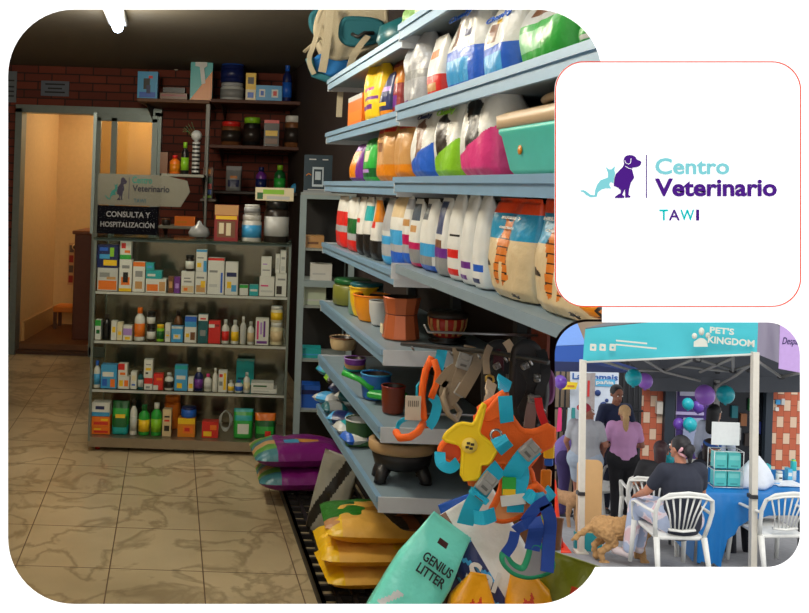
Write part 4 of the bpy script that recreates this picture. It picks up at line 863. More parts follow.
nb(459, 471.5, 196, 'tall white bag with a purple badge at its foot', bands('white', (.18, .26, 'purple', .4, .9), (.05, .11, 'purple', .3, .8), (.1, .9, 'lgrey', 0, .25)), d=.09)
nb(472, 483.5, 196, 'tall white bag with a blue badge beside the cat bag', bands('white', (.18, .25, 'blue', .4, .9), (.05, .10, 'navy', .3, .8), (.1, .9, 'lgrey', 0, .25)), d=.09)
CATP = [(.42, .12), (.36, .2), (.40, .42), (.34, .58), (.40, .66), (.38, .80), (.46, .76), (.54, .76), (.62, .80), (.60, .66), (.66, .56), (.62, .4), (.66, .2), (.56, .12), (.54, .36), (.48, .36), (.48, .14)]
def catbag(u, v, s):
    if v > .84: return (226, 70, 26)
    if s == 'f':
        if inpoly(u, v, CATP): return 'dark' if (int(v * 60) % 5 == 0 and .12 < v < .62) or (abs(u - .5) > .1 and int(v * 34) % 4 == 0) else (214, 120, 40)
        if .30 < v < .37 and .12 < u < .3 and v - .30 < (.30 - u) * .5 + .02: return 'dark'
    if v > .58: return (24, 140, 180)
    if v < .34 and u < .10: return (24, 140, 180)
    return 'beige'
for pa, pb, yt, ds in ((485, 527, 200, 'beige and blue cat food bag with orange tabby, red top, farther one'), (528.5, 590, 198, 'beige and blue cat food bag with orange tabby, nearer one by the sign edge')):
    t, w, h, d = rs('bag', pa, pb, yt, 'c', ds, catbag, d=.13); bag_text(t, 'NEUTERED', w * .5, h * .03, h * .80, -d * .42, C('white')); clip(t.children[0]) if pa > 500 else None; bag_text(t, 'CHICKEN', w * .35, h * .025, h * .70, -d * .48, C('white')); q = bag_text(t, '2Kg', w * .16, h * .04, h * .06, -d * .5, C('dark')); q.location.x = w * .38
t = thing('orange_sack', 'orange snack bag lying at the near end of the fourth shelf', 'bag', RW(OF + .13, RY(583, 310, OF + .05), ZR['c'] + .004), RZ); sack(.16, .2, .05, lambda u, v, s: 'amber' if (u + v) % .5 < .4 else 'dark', 18).build('bag', t); clip(t.children[0])

# ------------------------------------------------------------------ bowls and pots on the lower shelves
def bowl(name, pa, pb, yt, yb_, z, desc, c, rim=None, o=OF + .03, cat='bowl', taper=.7, inner='dark', group=None, n=22, parts=True, wall=.92):
    pc = (pa + pb) / 2; Yc = (EYE - z) / -uv(pc, yb_)[1]; Yc += (pb - pa) / F * Yc / 2 * taper; w = (pb - pa) / F * Yc; h = EYE + uv(pc, yt)[1] * Yc - z; r = w / 2
    c3 = P(pc, (yt + yb_) / 2, Yc); t = thing(name, desc, cat, (c3.x, Yc, z + .004), 0, group)
    prof = [(r * taper * .96, 0), (r * taper, h * .05), (r * (taper + (1 - taper) * .75), h * .5), (r * .98, h * .9), (r, h), (r * .97, h + .002), (r * .93, h * .97), (r * taper * .85, h * .25), (.001, h * .2)]
    m = C(c); mi_ = C(inner); MB().lathe(prof, m, n, mats=[m] * 6 + [mi_] * 2).build('bowl', t)
    if rim: MB().tube([(r * math.cos(a), r * math.sin(a), h) for a in [2 * PI * i / 20 for i in range(20)]], r * .05, C(rim), 6, True).build('rim', t)
    return t, r, h
t, w, h, d = rs('none', 326, 339.5, 279, 'd', 'olive green canister at the far end of the fifth shelf', name='canister', cat='canister'); jar(w * .55, h, (120, 122, 50), 'dgreen', parent=t)
t, w, h, d = rs('none', 340, 352, 283, 'd', 'pale teal canister beside the olive canister', name='canister', cat='canister'); jar(w * .6, h, (120, 160, 140), 'dteal', parent=t)
bowl('bowl_stack', 349, 378, 288, 318, ZL['d'], 'yellow pet bowl with angular rim on the fifth shelf, rear one', 'yellow', 'yellow', o=OF + .1, n=8)
bowl('round_pot', 353, 391, 296, 323, ZL['d'], 'deep orange yellow round pot on the fifth shelf', (240, 150, 24), (240, 130, 20), o=OF - .02)
bowl('round_pot', 368.5, 390, 302, 327, ZL['d'], 'white round pot between the orange pot and the copper planter', 'lgrey', None, o=OF - .03)
t, w, h, d = rs('none', 384, 418, 302, 'd', 'copper coloured waisted planter at the near end of the fifth shelf', name='waisted_planter', cat='planter', o=OF + .01, d=.12)
Yq = 2.80; t.location = (uv(401, 325)[0] * Yq, Yq, ZL['d'] + .004); r = .059; h = .128; cm_ = mat((196, 104, 62), .35, .3); MB().lathe([(r * .98, 0), (r, .004), (r * .82, h * .58), (r * .84, h * .6), (r * 1.0, h * .98), (r * .96, h), (r * .8, h * .9), (.001, h * .85)], cm_, 10, mats=[cm_] * 5 + [C('dark')] * 2, smooth=False).build('pot', t)
MB().lathe([(r * .83, h * .575), (r * .845, h * .59), (r * .85, h * .60)], mat((120, 50, 30), .4), 10).build('waist_line', t)
q = MB().rbox((-r * .3, -r * .96, h * .2), (.03, .004, .03), C('cream'), .001).build('price_sticker', t)
bowl('feeding_bowl', 329.5, 357, 338, 352, ZL['e'], 'beige pet bowl with yellow mark on the sixth shelf', 'beige', 'brown', o=OF + .0, taper=.85)
bowl('feeding_bowl', 344, 366, 359, 367, ZL['e'] + .035, 'purple pet bowl topmost of a small stack on the sixth shelf', 'purple', 'lilac', o=OF - .02, taper=.9)
bowl('feeding_bowl', 344, 366, 364, 371, ZL['e'] + .012, 'orange brown pet bowl under the purple one', 'tan', None, o=OF - .02, taper=.9); bowl('feeding_bowl', 343, 366, 368, 373, ZL['e'], 'teal flat pet bowl at the bottom of the small stack', 'teal', None, o=OF - .02, taper=.9)
Yg = RY(392, 372, OF + .1); p = P(388, 372, Yg)
t = thing('litter_scoop', 'green plastic litter scoop on the sixth shelf', 'scoop', (p.x, Yg, ZL['e'] + .03), 2.6); MB().rbox((0, 0, .0), (.11, .08, .02), C('green'), .008).build('blade', t); MB().tube([(.05, 0, .01), (.1, 0, .035), (.16, 0, .05)], [.012, .009, .011], C('green'), 8).build('handle', t)
bowl('treat_tub', 360.5, 391, 374.5, 402, ZL['e'], 'clear blue tub with a red green base on the sixth shelf', (30, 90, 170), 'sky', o=OF - .02, cat='tub', taper=.86)
bowl('treat_tub', 381, 405, 387, 416, ZL['e'], 'amber brown tub with two yellow labels on the sixth shelf', (110, 44, 22), 'dred', o=OF - .03, cat='tub', taper=.88)
# sixth-to-seventh shelf
g = 'small blue packs on the seventh shelf'
rnd = random.Random(3)
for i in range(9):
    px = 327 + (i % 5) * 7.5; Yq = RY(px, 400, OF + .04 + .06 * (i // 5)); p = P(px, 400, Yq)
    t = thing('toy_pack', ['light blue', 'grey green', 'navy', 'teal', 'white and blue', 'pale blue', 'olive', 'dark blue', 'sea green'][i] + ' small toy pack in the heap on the seventh shelf', 'pack', (p.x, Yq, ZL['f'] + .006 + (.0 if i < 5 else .045)), rnd.uniform(-1.4, 1.4))
    sack(.10, .09, .045, (lambda c1, c2: (lambda u, v, s: c1 if .3 < u < .7 else c2))(['sky', 'grey', 'navy', 'teal', 'white', 'sky', 'lime', 'blue', 'dteal'][i], ['lgrey', 'dteal', 'sky', 'lgrey', 'blue', 'teal', 'dark', 'navy', 'lgrey'][i]), 8, i).build('pack', t)
t, r, h = bowl('feeding_bowl', 345, 375, 420, 448, ZL['f'], 'green square based pet bowl with a white inside on the seventh shelf', (60, 100, 60), 'lgrey', o=OF - .05, taper=.75, inner='lgrey'); MB().rbox((0, 0, .012), (r * 2.0, r * 1.7, .024), C((60, 104, 60)), .006).build('base', t)
Yf = 2.74; p = P(403, 430, Yf)
t = thing('raised_feeder', 'black raised feeder with a tan oval rim on the seventh shelf', 'feeder', (p.x, Yf, ZL['f'] + .004)); zt = EYE + uv(403, 440)[1] * Yf - ZL['f']; rx = 34 / F * Yf
n = 24; el = lambda k, z: [Vector((rx * k * math.cos(2 * PI * i / n), rx * .8 * k * math.sin(2 * PI * i / n), z)) for i in range(n)]
BK = mat((22, 20, 20), .45); loft([el(.62, zt * .3), el(.8, zt * .38), el(.92, zt * .75)], BK, smooth=True).build('body', t)
loft([el(.94, zt * .72), el(1.0, zt * .8), el(1.0, zt * .98), el(.95, zt), el(.8, zt * .99), el(.72, zt * .86)], mat((178, 146, 104), .45), smooth=True).build('rim', t)
loft([el(.66, zt * .97), el(.68, zt * 1.0), el(.6, zt * .99)], mat((150, 150, 146), .25, .8), smooth=True).build('steel_bowl', t)
for sx in (-1, 1):
    for sy in (-1, 1): MB().tube([(sx * rx * .5, sy * rx * .28, zt * .4), (sx * rx * .66, sy * rx * .34, .012), (sx * rx * .66, sy * rx * .34, 0)], [.022, .018, .02], BK, 8).build('leg', t)
# red wire basket on a black stand, on the fifth level behind the planter
Yb = 2.76; p = P(447, 336, Yb); zb = p.z
t = thing('woven_bowl', 'red slatted bowl with dark rim on a black stand beyond the planter', 'bowl', (p.x, Yb, zb)); rr_ = 19 / F * Yb
MB().lathe([(rr_ * .7, 0), (rr_ * .95, .03), (rr_, .06), (rr_ * .93, .06), (rr_ * .6, .01)], mat((178, 40, 26), .4), 24).build('bowl', t); MB().lathe([(rr_ * 1.03, .058), (rr_ * 1.08, .066), (rr_ * .98, .075), (.001, .08)], mat((52, 44, 38), .4), 24).build('lid', t)
for i in range(14): a = 2 * PI * i / 14; MB().ribbon([(rr_ * .76 * math.cos(a), rr_ * .76 * math.sin(a), .006), (rr_ * 1.0 * math.cos(a), rr_ * 1.0 * math.sin(a), .035), (rr_ * 1.03 * math.cos(a), rr_ * 1.03 * math.sin(a), .056)], .008, .003, C('tan'), wd=(-math.sin(a), math.cos(a), 0)).build('slat', t)
t2 = thing('bowl_stand', 'short black stand under the red slatted bowl', 'stand', (p.x, Yb, ZL['d'] + .002)); hz = zb - ZL['d'] - .004; MB().lathe([(rr_ * .9, 0), (rr_ * 1.0, hz * .3), (rr_ * .5, hz * .5), (rr_ * 1.0, hz)], BK, 20).build('body', t2)
# pet carrier hanging at the far top end
Yc = 3.78; p = P(352, 50, Yc); s_ = Yc / F
t = thing('pet_carrier', 'beige and teal pet carrier bag with dangling straps at the top of the shelving', 'bag', (P(352, 80, Yc).x, Yc, P(352, 80, Yc).z))
BE = mat((176, 164, 138), .8, bump=.3, scale=200); TL = mat((22, 92, 104), .8); BL = mat((28, 110, 180), .8)
W = 76 * s_; Hh = 58 * s_
def cpad(name, L, Yp, th, m):
    L = chaikin(L); cx = sum(p_[0] for p_ in L) / len(L); cy = sum(p_[1] for p_ in L) / len(L); c_ = P(cx, cy, Yp); pts = [((P(x, y, Yp) - c_).x, (P(x, y, Yp) - c_).z) for x, y in L]
    b = MB(); b.prism(pts, th, m); b.tube([(x, .01, z) for x, z in pts], .014, m, 6, True); o = b.build(name, t); o.location = c_ - t.location; return o
cpad('body', [(319, 14), (331, -4), (385, -4), (387, 38), (372, 46), (342, 59), (324, 54), (315, 32)], Yc - .1, .24, BE)
cpad('window', [(346, 18), (383, 21), (382, 36), (372, 42), (350, 44), (341, 38), (342, 24)], Yc - .125, .02, TL); cpad('side_pocket', [(312, 14), (320, 10), (322, 26), (316, 34), (311, 24)], Yc - .05, .08, TL)
cpad('lower_pocket', [(313, 62), (322, 55), (345, 61), (352, 66), (338, 74), (322, 74), (312, 68)], Yc - .09, .16, BL)
def cst(L, w_, m, nm='strap'):
    pts = [P(x, y, Yc + dy) - t.location for x, y, dy in L]; out = []
    for i in range(len(pts) - 1):
        for k in range(5):
            a = pts[max(0, i - 1)]; b_ = pts[i]; c_ = pts[i + 1]; d_ = pts[min(len(pts) - 1, i + 2)]; q = k / 5
            out.append(.5 * ((2 * b_) + (c_ - a) * q + (2 * a - 5 * b_ + 4 * c_ - d_) * q ** 2 + (3 * b_ - a - 3 * c_ + d_) * q ** 3))
    out.append(pts[-1]); MB().ribbon(out, w_, .004, m, wd=(1, 0, 0)).build(nm, t)
cst([(330, 8, -.14), (328, 32, -.16), (325, 56, -.15), (322, 72, -.13)], .032, BE); cst([(320, 24, -.12), (314, 44, -.16), (309, 60, -.14), (314, 74, -.12)], .02, BE); cst([(368, 36, -.15), (357, 50, -.19), (350, 66, -.17), (349, 84, -.16)], .026, BE)
cst([(342, 78, -.08), (340, 98, -.1), (339, 117, -.1)], .024, BE); cst([(304, 52, -.12), (312, 45, -.15), (321, 38, -.14)], .012, BE)
MB().tube([P(309, 58, Yc - .1) - t.location, P(314, 74, Yc - .1) - t.location, P(335, 82, Yc - .1) - t.location, P(360, 76, Yc - .1) - t.location, P(376, 62, Yc - .1) - t.location], .016, TL, 8).build('piping', t)
MB().tube([P(352, 34, Yc - .14) - t.location, P(358, 37, Yc - .16) - t.location, P(364, 33, Yc - .15) - t.location, P(374, 33, Yc - .14) - t.location], .008, mat((34, 32, 30), .5), 8).build('buckle', t)
# ------------------------------------------------------------------ black pallets, sacks on the floor
BLK = mat((26, 24, 24), .5)
def pallet(desc, o0, o1, Y0, Y1, h, nx, ny):
    t = thing('plastic_pallet', desc, 'pallet', (0, 0, 0)); b = MB()
    for i in range(nx + 1): o = o0 + (o1 - o0) * i / nx; slab(b, o - .008, o + .008, Y0, Y1, h - .02, h, BLK)
    for i in range(ny + 1): y = Y0 + (Y1 - Y0) * i / ny; slab(b, o0, o1, y - .008, y + .008, h - .022, h - .001, BLK)
    b.build('deck', t)
    for o in (o0 + .03, o1 - .03):
        for y in (Y0 + .04, Y1 - .04): slab(MB(), o - .03, o + .03, y - .03, y + .03, 0, h - .02, BLK).build('foot', t)
    b = MB(); slab(b, o0 - .008, o0 + .008, Y0, Y1, h * .25, h, BLK); b.build('rim', t)
    return t
pallet('black slatted pallet on the tiles along the shelving', .615, .99, 2.9, 4.75, .06, 6, 22)
# yellow rice-like sacks: lying, long side towards the aisle
def ysack(u, v, s):
    if s == 't':
        if .15 < u < .33 and .62 < v < .86: return 'dgreen'
        if .72 < u < .95 and .1 < v < .4: return (252, 206, 30)
        if u < .16 or v > .9: return (244, 196, 20)
        if .78 < u < .88 and .7 < v < .86: return 'dgreen'
        return (240, 184, 84)
    return (240, 166, 24)
def flo(px, py, Y): p = P(px, py, Y); return p
base = P(362, 560, 3.12)
for k, (px, py, w, l, h, rz, ds) in enumerate(((362, 594, .37, .34, .092, .16, 'yellow grain sack at the bottom of the stack on the black pallet'), (360, 572, .38, .34, .095, .10, 'yellow grain sack in the middle of the stack on the black pallet'),
                                           (366, 546, .37, .33, .105, .02, 'yellow grain sack topmost of the yellow stack, green print'))):
    Y = 3.5; z = .063 + (0, .083, .168)[k]; p = P(px, py, Y); t = thing('grain_sack', ds, 'sack', (p.x + .02, Y + .06, z), rz, 'yellow grain sacks on the pallet'); sack(w, l, h, ysack, 30, k).build('sack', t)
def gsack(u, v, s):
    if v < .22: return (196, 140, 90)
    if s == 't' and .45 < u < .75 and .4 < v < .6: return (190, 130, 40)
    return (40, 120, 30)
p = P(368, 508, 3.56); t = thing('grain_sack', 'green sack with an orange rim lying on the yellow stack', 'sack', (p.x, 3.58, .262), .05); sack(.36, .30, .07, gsack, 26, 5).build('sack', t)
p = P(412, 515, 2.95); 
for k, (px, py, Y, rz) in enumerate(((414, 521, 2.95, .3), (404, 507, 3.0, .25))):
    p = P(px, py, Y); t = thing('treat_sack', ['brown and black bone treat sack behind the mint bag', 'brown treat sack leaning higher behind the mint bag'][k], 'sack', (p.x, Y, p.z), rz); sack(.2, .26, .05, lambda u, v, s: (120, 66, 34) if int(u * 9) % 3 else 'dark', 16, 8 + k).build('sack', t)
# purple sacks by the glass cabinet, on a low pallet end
def psack(u, v, s):
    if u < .24 and s == 't': return [(60, 120, 130), (90, 150, 60), (190, 150, 100)][int(v * 5.99) % 3]
    if v > .80 and s == 't': return (70, 110, 50) if u < .6 else (150, 90, 40)
    if s == 't' and .34 < u < .5 and .30 < v < .42: return (60, 150, 190)
    if s == 't' and .48 < u < .72 and .34 < v < .46: return (210, 150, 60)
    return (118, 22, 112)
for k, (px, z, ds) in enumerate(((298, .068, 'purple pet food sack with teal end, lower of two by the glass cabinet'), (292, .185, 'purple pet food sack with teal end, upper of two by the glass cabinet'))):
    Y = 4.52; p = P(px, 480, Y); t = thing('pet_food_sack', ds, 'sack', (p.x + .02, Y + .08, z), .12 + .05 * k, 'purple pet food sacks'); sack(.46, .34, .125, psack, 30, 20 + k).build('sack', t)
    o = text_mb('Premium', .0001, None, C('amber')) if False else None
# upright pale bags between the purple sacks and the shelving
p = P(336, 460, 3.95); t = thing('litter_bag', 'white bag with black diagonal stripe leaning by the far end of the shelving', 'bag', (P(326, 455, 4.0).x, 4.0, .07), -.35, ry=.22)
pouch(.17, .08, .36, lambda u, v, s: 'black' if abs(u - v * .8) < .14 else (150, 150, 140), 30, 40, seed=4).build('bag', t)
t = thing('litter_bag', 'grey and navy bag under the far end of the seventh shelf', 'bag', (P(352, 480, 3.7).x, 3.72, .07), -.6, ry=.1); pouch(.2, .1, .20, bands((90, 92, 96), (0, .3, 'navy'), (.5, .6, (50, 90, 120))), 14, 16, seed=6).build('bag', t)
# crate holding the heap of bags at the front
t = thing('storage_crate', 'black crate holding up the heap of bags below the harnesses', 'crate', (0, 0, 0)); cz = .48
b = MB(); slab(b, .66, .98, 1.72, 2.40, cz - .02, cz, BLK); 
b.build('top', t)
for o in (.67, .97):
    for k in range(5): slab(MB(), o - .006, o + .006, 1.72, 2.40, .03 + k * .09, .09 + k * .09, BLK).build('side_slat', t)
for Y in (1.73, 2.39):
    for o in (.67, .97): slab(MB(), o - .02, o + .02, Y - .02, Y + .02, 0, cz - .02, BLK).build('post', t)
for o in list(t.children):
    boolean(o, [cone(rrect(553.2, 320, 803, 569.5, 34), .8, 3.2, 1.012)])
# ------------------------------------------------------------------ bags in the heap (each drawn as a full bag, tilted towards the aisle)
def heap(name, desc, pxc, pyc, Y, w, d, h, fn, rz, ry, rx=0.0, cat='bag', **k):
    """bag whose middle stands at column pxc, row pyc"""
    t = thing(name, desc, cat, (0, 0, 0), 0); t.rotation_euler = (rx, ry, rz)
    c = P(pxc, pyc, Y); R = t.rotation_euler.to_matrix(); t.location = c - R @ Vector((0, 0, h / 2)); pouch(w, d, h, fn, 30, 40, **k).build('bag', t); return t
def mint(u, v, s):
    if s == 'f' and abs(u - .5) < .10 and .80 < v < .86: return (60, 24, 20)
    if s == 'f' and .06 < u < .36 and .12 < v < .3 and abs(u * .9 - v + .02) < .05: return 'lgrey'
    return (112, 216, 196)
Yt = 1.93
t = heap('litter_bag', 'mint green litter bag with a handle hole and black lettering, leaning in the heap', 421, 575, Yt, .135, .07, .25, mint, -.10, math.radians(33), math.radians(-14), seed=3, flat_top=.72)
for i, (s_, ww, hh) in enumerate((('GENIUS', .07, .02), ('LITTER', .066, .02))): text(s_, ww, hh, C('black'), t, (.006, -.046, .165 - i * .026), bold=.02, rot=(-.1, 0, 0))
def navyw(u, v, s):
    if v < .24: return 'grey' if int(u * 12) % 3 else 'silver'
    if u < .40 and .25 < v < .8: return (36, 44, 96) if (u + v) % .3 < .24 else 'sky'
    if u < .3: return 'brown'
    return 'white'
t = heap('pet_food_bag', 'white and navy bag behind the mint litter bag', 494, 565, 2.0, .17, .10, .30, navyw, .05, math.radians(-32), math.radians(-10), seed=9)
text('Sel', .07, .045, C('white'), t, (-.035, -.062, .16), bold=.03, rot=(0, .9, 0))
t = heap('pet_food_bag', 'white bag back to back with the navy one, showing its plain side', 497, 552, 2.18, .13, .08, .22, bands('white', (0, .1, 'lgrey')), .3, math.radians(-30), 0, seed=12)
t = heap('pet_food_bag', 'blue bag corner peeping over the white bag', 470, 527, 2.25, .12, .06, .16, bands('blue', (0, .4, 'navy')), .1, math.radians(-20), 0, seed=13)
def yel(u, v, s):
    if s == 'f' and inpoly(u, v, [(.3, .5), (.42, .62), (.5, .56), (.64, .7), (.6, .5), (.74, .4), (.5, .34), (.34, .36)]): return (210, 60, 20)
    if s == 'f' and .3 < u < .7 and .28 < v < .31: return 'dark'
    return (236, 160, 20)
heap('treat_bag', 'yellow orange treat bag with red star print, left of two at the heap front', 472, 603, 1.92, .10, .06, .13, yel, .1, .18, 0, seed=14, flat_top=.35)
heap('treat_bag', 'yellow orange treat bag with red star print, right of two at the heap front', 528, 600, 1.92, .10, .06, .13, yel, -.1, -.3, 0, seed=15, flat_top=.4)
def oliv(u, v, s): return (196, 60, 20) if s == 'f' and .4 < u < .7 and .4 < v < .62 else (122, 128, 24)
heap('treat_bag', 'olive green treat bag with an orange print at the lower right of the heap', 575, 592, 1.95, .16, .07, .14, oliv, -.15, .25, 0, seed=16)
heap('treat_bag', 'silver striped pouch between the orange and the olive treat bags', 552, 590, 2.02, .08, .05, .15, lambda u, v, s: 'grey' if int(u * 10) % 2 else 'silver', 0, .35, 0, seed=17)
heap('treat_bag', 'brown and white bag hanging deep behind the blue green harness', 538, 552, 2.08, .1, .06, .17, bands('brown', (.3, .6, 'lgrey')), 0, .1, 0, seed=18)
heap('treat_bag', 'dark tan bag between the white bag and the harness', 515, 560, 2.12, .09, .06, .2, bands((120, 88, 40), (.5, .7, 'dark')), 0, -.1, 0, seed=19)
heap('treat_bag', 'black bag deep in the heap behind the mint litter bag', 446, 575, 2.3, .16, .08, .24, bands('black', (.4, .5, (60, 80, 20))), .1, .1, 0, seed=20)
heap('treat_bag', 'dark blue crinkled bag low between the mint and yellow bags', 452, 600, 2.02, .09, .06, .14, bands('navy', (.5, .7, 'black')), .1, -.1, 0, seed=21)

# ------------------------------------------------------------------ harnesses hanging below the near bay
def pp(L, Y): return [P(x, y, Y) for x, y in L]
def padded(parent, name, L, Y, th, m, edge=None, n=2, q=.22):
    """padded cloth panel: outline in picture rows/columns at distance Y, given thickness and rounded rim"""
    L = chaikin(L, n, q); cx = sum(p[0] for p in L) / len(L); cy = sum(p[1] for p in L) / len(L); c = P(cx, cy, Y)
    pts = [((P(x, y, Y) - c).x, (P(x, y, Y) - c).z) for x, y in L]; b = MB(); b.prism(pts, th, m); 
    n = len(pts); b.tube([(x, th / 2, z) for x, z in pts], th * .62, edge or m, 6, True)
    o = b.build(name, parent); o.location = c - parent.location; return o
def strap(parent, name, L, w, m, th=.003, wd=None):
    """webbing strap; L = (px, py, Y)"""
    pts = [P(*q) - parent.location for q in L]; 
    # smooth the run
    out = []
    for i in range(len(pts) - 1):
        for k in range(4):
            a = pts[max(0, i - 1)]; b_ = pts[i]; c = pts[i + 1]; d = pts[min(len(pts) - 1, i + 2)]; t_ = k / 4
            out.append(.5 * ((2 * b_) + (c - a) * t_ + (2 * a - 5 * b_ + 4 * c - d) * t_ ** 2 + (3 * b_ - a - 3 * c + d) * t_ ** 3))
    out.append(pts[-1]); N = len(out); vs = []
    b = MB()
    V = []
    for i, p_ in enumerate(out):
        d = (out[min(N - 1, i + 1)] - out[max(0, i - 1)]).normalized(); nrm = Vector((0, -1, 0)) if not wd else Vector(wd).normalized()
        W = d.cross(nrm)
        if W.length < .15: W = Vector((1, 0, 0))
        W.normalize(); nn = d.cross(W).normalized()
        for a, c in ((-1, -1), (1, -1), (1, 1), (-1, 1)): V.append(p_ + W * (a * w / 2) + nn * (c * th / 2))
    fs = []
    for i in range(N - 1):
        for k in range(4): j = (k + 1) % 4; fs.append([i * 4 + k, i * 4 + j, i * 4 + 4 + j, i * 4 + 4 + k])
    fs += [[3, 2, 1, 0], [(N - 1) * 4 + k for k in range(4)]]
    b.add(V, fs, m); return b.build(name, parent)
def cord(parent, name, L, r, m, closed=False):
    return MB().tube([P(*q) - parent.location for q in L], r, m, 8, closed).build(name, parent)
def buckle(parent, px, py, Y, w, h, rot, m=None, name='buckle'):
    m = m or mat((150, 150, 146), .4); b = MB(); b.rbox((0, 0, -h * .18), (w * .85, .012, h * .5), m, .004); b.rbox((0, 0, h * .22), (w * .62, .010, h * .34), m, .003); b.box((-w * .36, 0, h * .2), (w * .12, .010, h * .36), m); b.box((w * .36, 0, h * .2), (w * .12, .010, h * .36), m); b.box((0, -.007, -h * .2), (w * .4, .003, h * .12), mat((96, 96, 94), .4)); o = b.build(name, parent)
    o.location = P(px, py, Y) - parent.location; o.rotation_euler = (0, math.radians(rot), 0); return o
def harness(desc, px, py, Y, name='dog_harness', cat='harness'): return thing(name, desc, cat, P(px, py, Y))
ORG = mat((250, 104, 20), .7, bump=.15, scale=220); ORD = mat((206, 72, 24), .7); CYN = mat((26, 178, 212), .55); YLW = mat((246, 206, 16), .7); TAN = mat((150, 132, 108), .6); BKS = mat((26, 24, 26), .55); BLS = mat((30, 70, 160), .55)
# hanging rod along the near bay
t = thing('hook_rail', 'dark rail with steel hooks carrying the harnesses', 'rail'); cord(t, 'rail', [(402, 344, 2.56), (490, 352, 2.2), (548, 362, 2.0)], .006, mat((70, 70, 70), .4, .7))
for px, Y in ((412, 2.5), (450, 2.34), (478, 2.22), (505, 2.12), (530, 2.04)): cord(t, 'hook', [(px, 346 + (px - 402) * .12, Y), (px + 2, 349 + (px - 402) * .12, Y - .03), (px, 346 + (px - 402) * .12, Y - .1)], .003, mat((160, 160, 160), .3, .8))
# orange and teal rope harness
t = harness('slim orange and teal rope harness with a white tag, left of the hanging harnesses', 420, 380, 2.42)
cord(t, 'orange_loop', [(432, 357, 2.42), (426, 370, 2.42), (423, 385, 2.42), (422, 400, 2.42), (424, 416, 2.42), (428, 427, 2.42)], .010, ORG); cord(t, 'orange_loop', [(434, 360, 2.40), (438, 372, 2.40), (436, 385, 2.40), (431, 398, 2.40)], .009, ORG)
strap(t, 'teal_strap', [(443, 346, 2.42), (441, 356, 2.42), (438, 369, 2.41)], .028, CYN); strap(t, 'teal_strap', [(432, 396, 2.41), (437, 404, 2.41), (434, 418, 2.41), (428, 427, 2.41)], .026, CYN)
cord(t, 'orange_collar', [(396, 432, 2.38), (400, 438, 2.34), (410, 437, 2.32), (418, 432, 2.34), (423, 424, 2.4)], .010, ORG); strap(t, 'teal_collar', [(397, 430, 2.46), (400, 422, 2.5), (412, 417, 2.5), (424, 419, 2.42)], .012, CYN)
q = MB().rbox((0, 0, 0), (.042, .003, .065), mat((200, 190, 170), .6), .001).build('paper_tag', t); q.location = P(413, 408, 2.4) - t.location; b = MB()
for i in range(6): b.box((-.012 + .005 * i, -.002, .012), (.0016, .001, .016), C('dark'))
q2 = b.build('bar_lines', q)
cord(t, 'teal_ring', [(420, 382, 2.43), (417, 386, 2.43), (417, 396, 2.43), (421, 400, 2.43), (425, 396, 2.43), (425, 386, 2.43)], .0035, CYN, True)
# tan harnesses
t = harness('greyish tan strap harness in the middle of the rail', 455, 380, 2.3)
for L in ([(470, 346, 2.3), (466, 362, 2.3), (459, 378, 2.28), (455, 395, 2.28), (447, 402, 2.28)], [(458, 348, 2.32), (459, 365, 2.3), (452, 380, 2.3), (445, 392, 2.3), (449, 410, 2.3)], [(480, 350, 2.3), (477, 365, 2.28), (468, 382, 2.26), (460, 395, 2.26)], [(440, 385, 2.3), (450, 372, 2.3), (462, 366, 2.3)]): strap(t, 'strap', L, .030, TAN)
cord(t, 'collar_loop', [(446, 390, 2.28), (443, 397, 2.26), (448, 414, 2.25), (456, 420, 2.26), (460, 412, 2.3), (452, 400, 2.3)], .007, TAN, True); buckle(t, 464, 361, 2.28, .04, .05, 15); buckle(t, 461, 390, 2.27, .03, .04, 30)
t = harness('pale leather strap harness with a brass ring above the yellow patch', 487, 390, 2.1); PLE = mat((206, 180, 150), .6)
strap(t, 'strap', [(492, 382, 2.1), (488, 395, 2.06), (484, 402, 1.98)], .026, PLE); cord(t, 'ring', [(489, 375, 2.1), (493, 377, 2.1), (494, 381, 2.1), (490, 384, 2.1), (486, 381, 2.1), (486, 377, 2.1)], .003, mat((190, 160, 80), .3, .8), True)
strap(t, 'strap', [(490, 346, 2.14), (486, 358, 2.12), (487, 374, 2.1)], .016, TAN)
# black harnesses
for i, (px, Y, ds) in enumerate(((500, 2.2, 'black padded harness with a maroon lining, left of the black pair'), (528, 2.1, 'black strap harness with silver buckles, right of the black pair'))):
    t = harness(ds, px, 390, Y)
    padded(t, 'pad', [(px - 10, 346), (px + 8, 344), (px + 16, 372), (px + 18, 400), (px + 10, 424), (px - 6, 428), (px - 14, 400), (px - 13, 370)], Y, .02, BKS)
    if i == 0: padded(t, 'lining', [(px - 5, 350), (px + 2, 350), (px + 4, 374), (px - 6, 374)], Y - .012, .004, mat((70, 12, 30), .6))
    for k, L in enumerate(([(px + 12, 350, Y), (px + 18, 372, Y - .03), (px + 10, 398, Y - .04), (px + 16, 424, Y)], [(px - 10, 362, Y), (px + 4, 384, Y - .03), (px - 6, 410, Y - .02)], [(px - 2, 420, Y - .02), (px + 10, 432, Y - .02), (px + 22, 424, Y)])): strap(t, 'strap', L, .022, BKS)
    for k, (dx, py) in enumerate(((9, 378), (4, 398), (14, 412), (-3, 366))): buckle(t, px + dx, py, Y - .045, .016, .022, 20 * k, mat((140, 140, 140), .3, .7))
    if i == 0: strap(t, 'beige_strap', [(506, 341, Y - .02), (511, 349, Y - .03), (513, 360, Y - .02)], .02, PLE)
t = harness('small purple harness at the right end of the rail', 548, 385, 2.2); padded(t, 'pad', [(540, 372), (548, 370), (553, 378), (552, 400), (545, 404), (541, 392)], 2.2, .014, mat((96, 18, 84), .6)); strap(t, 'strap', [(544, 352, 2.2), (546, 362, 2.2), (547, 374, 2.2)], .014, BKS)
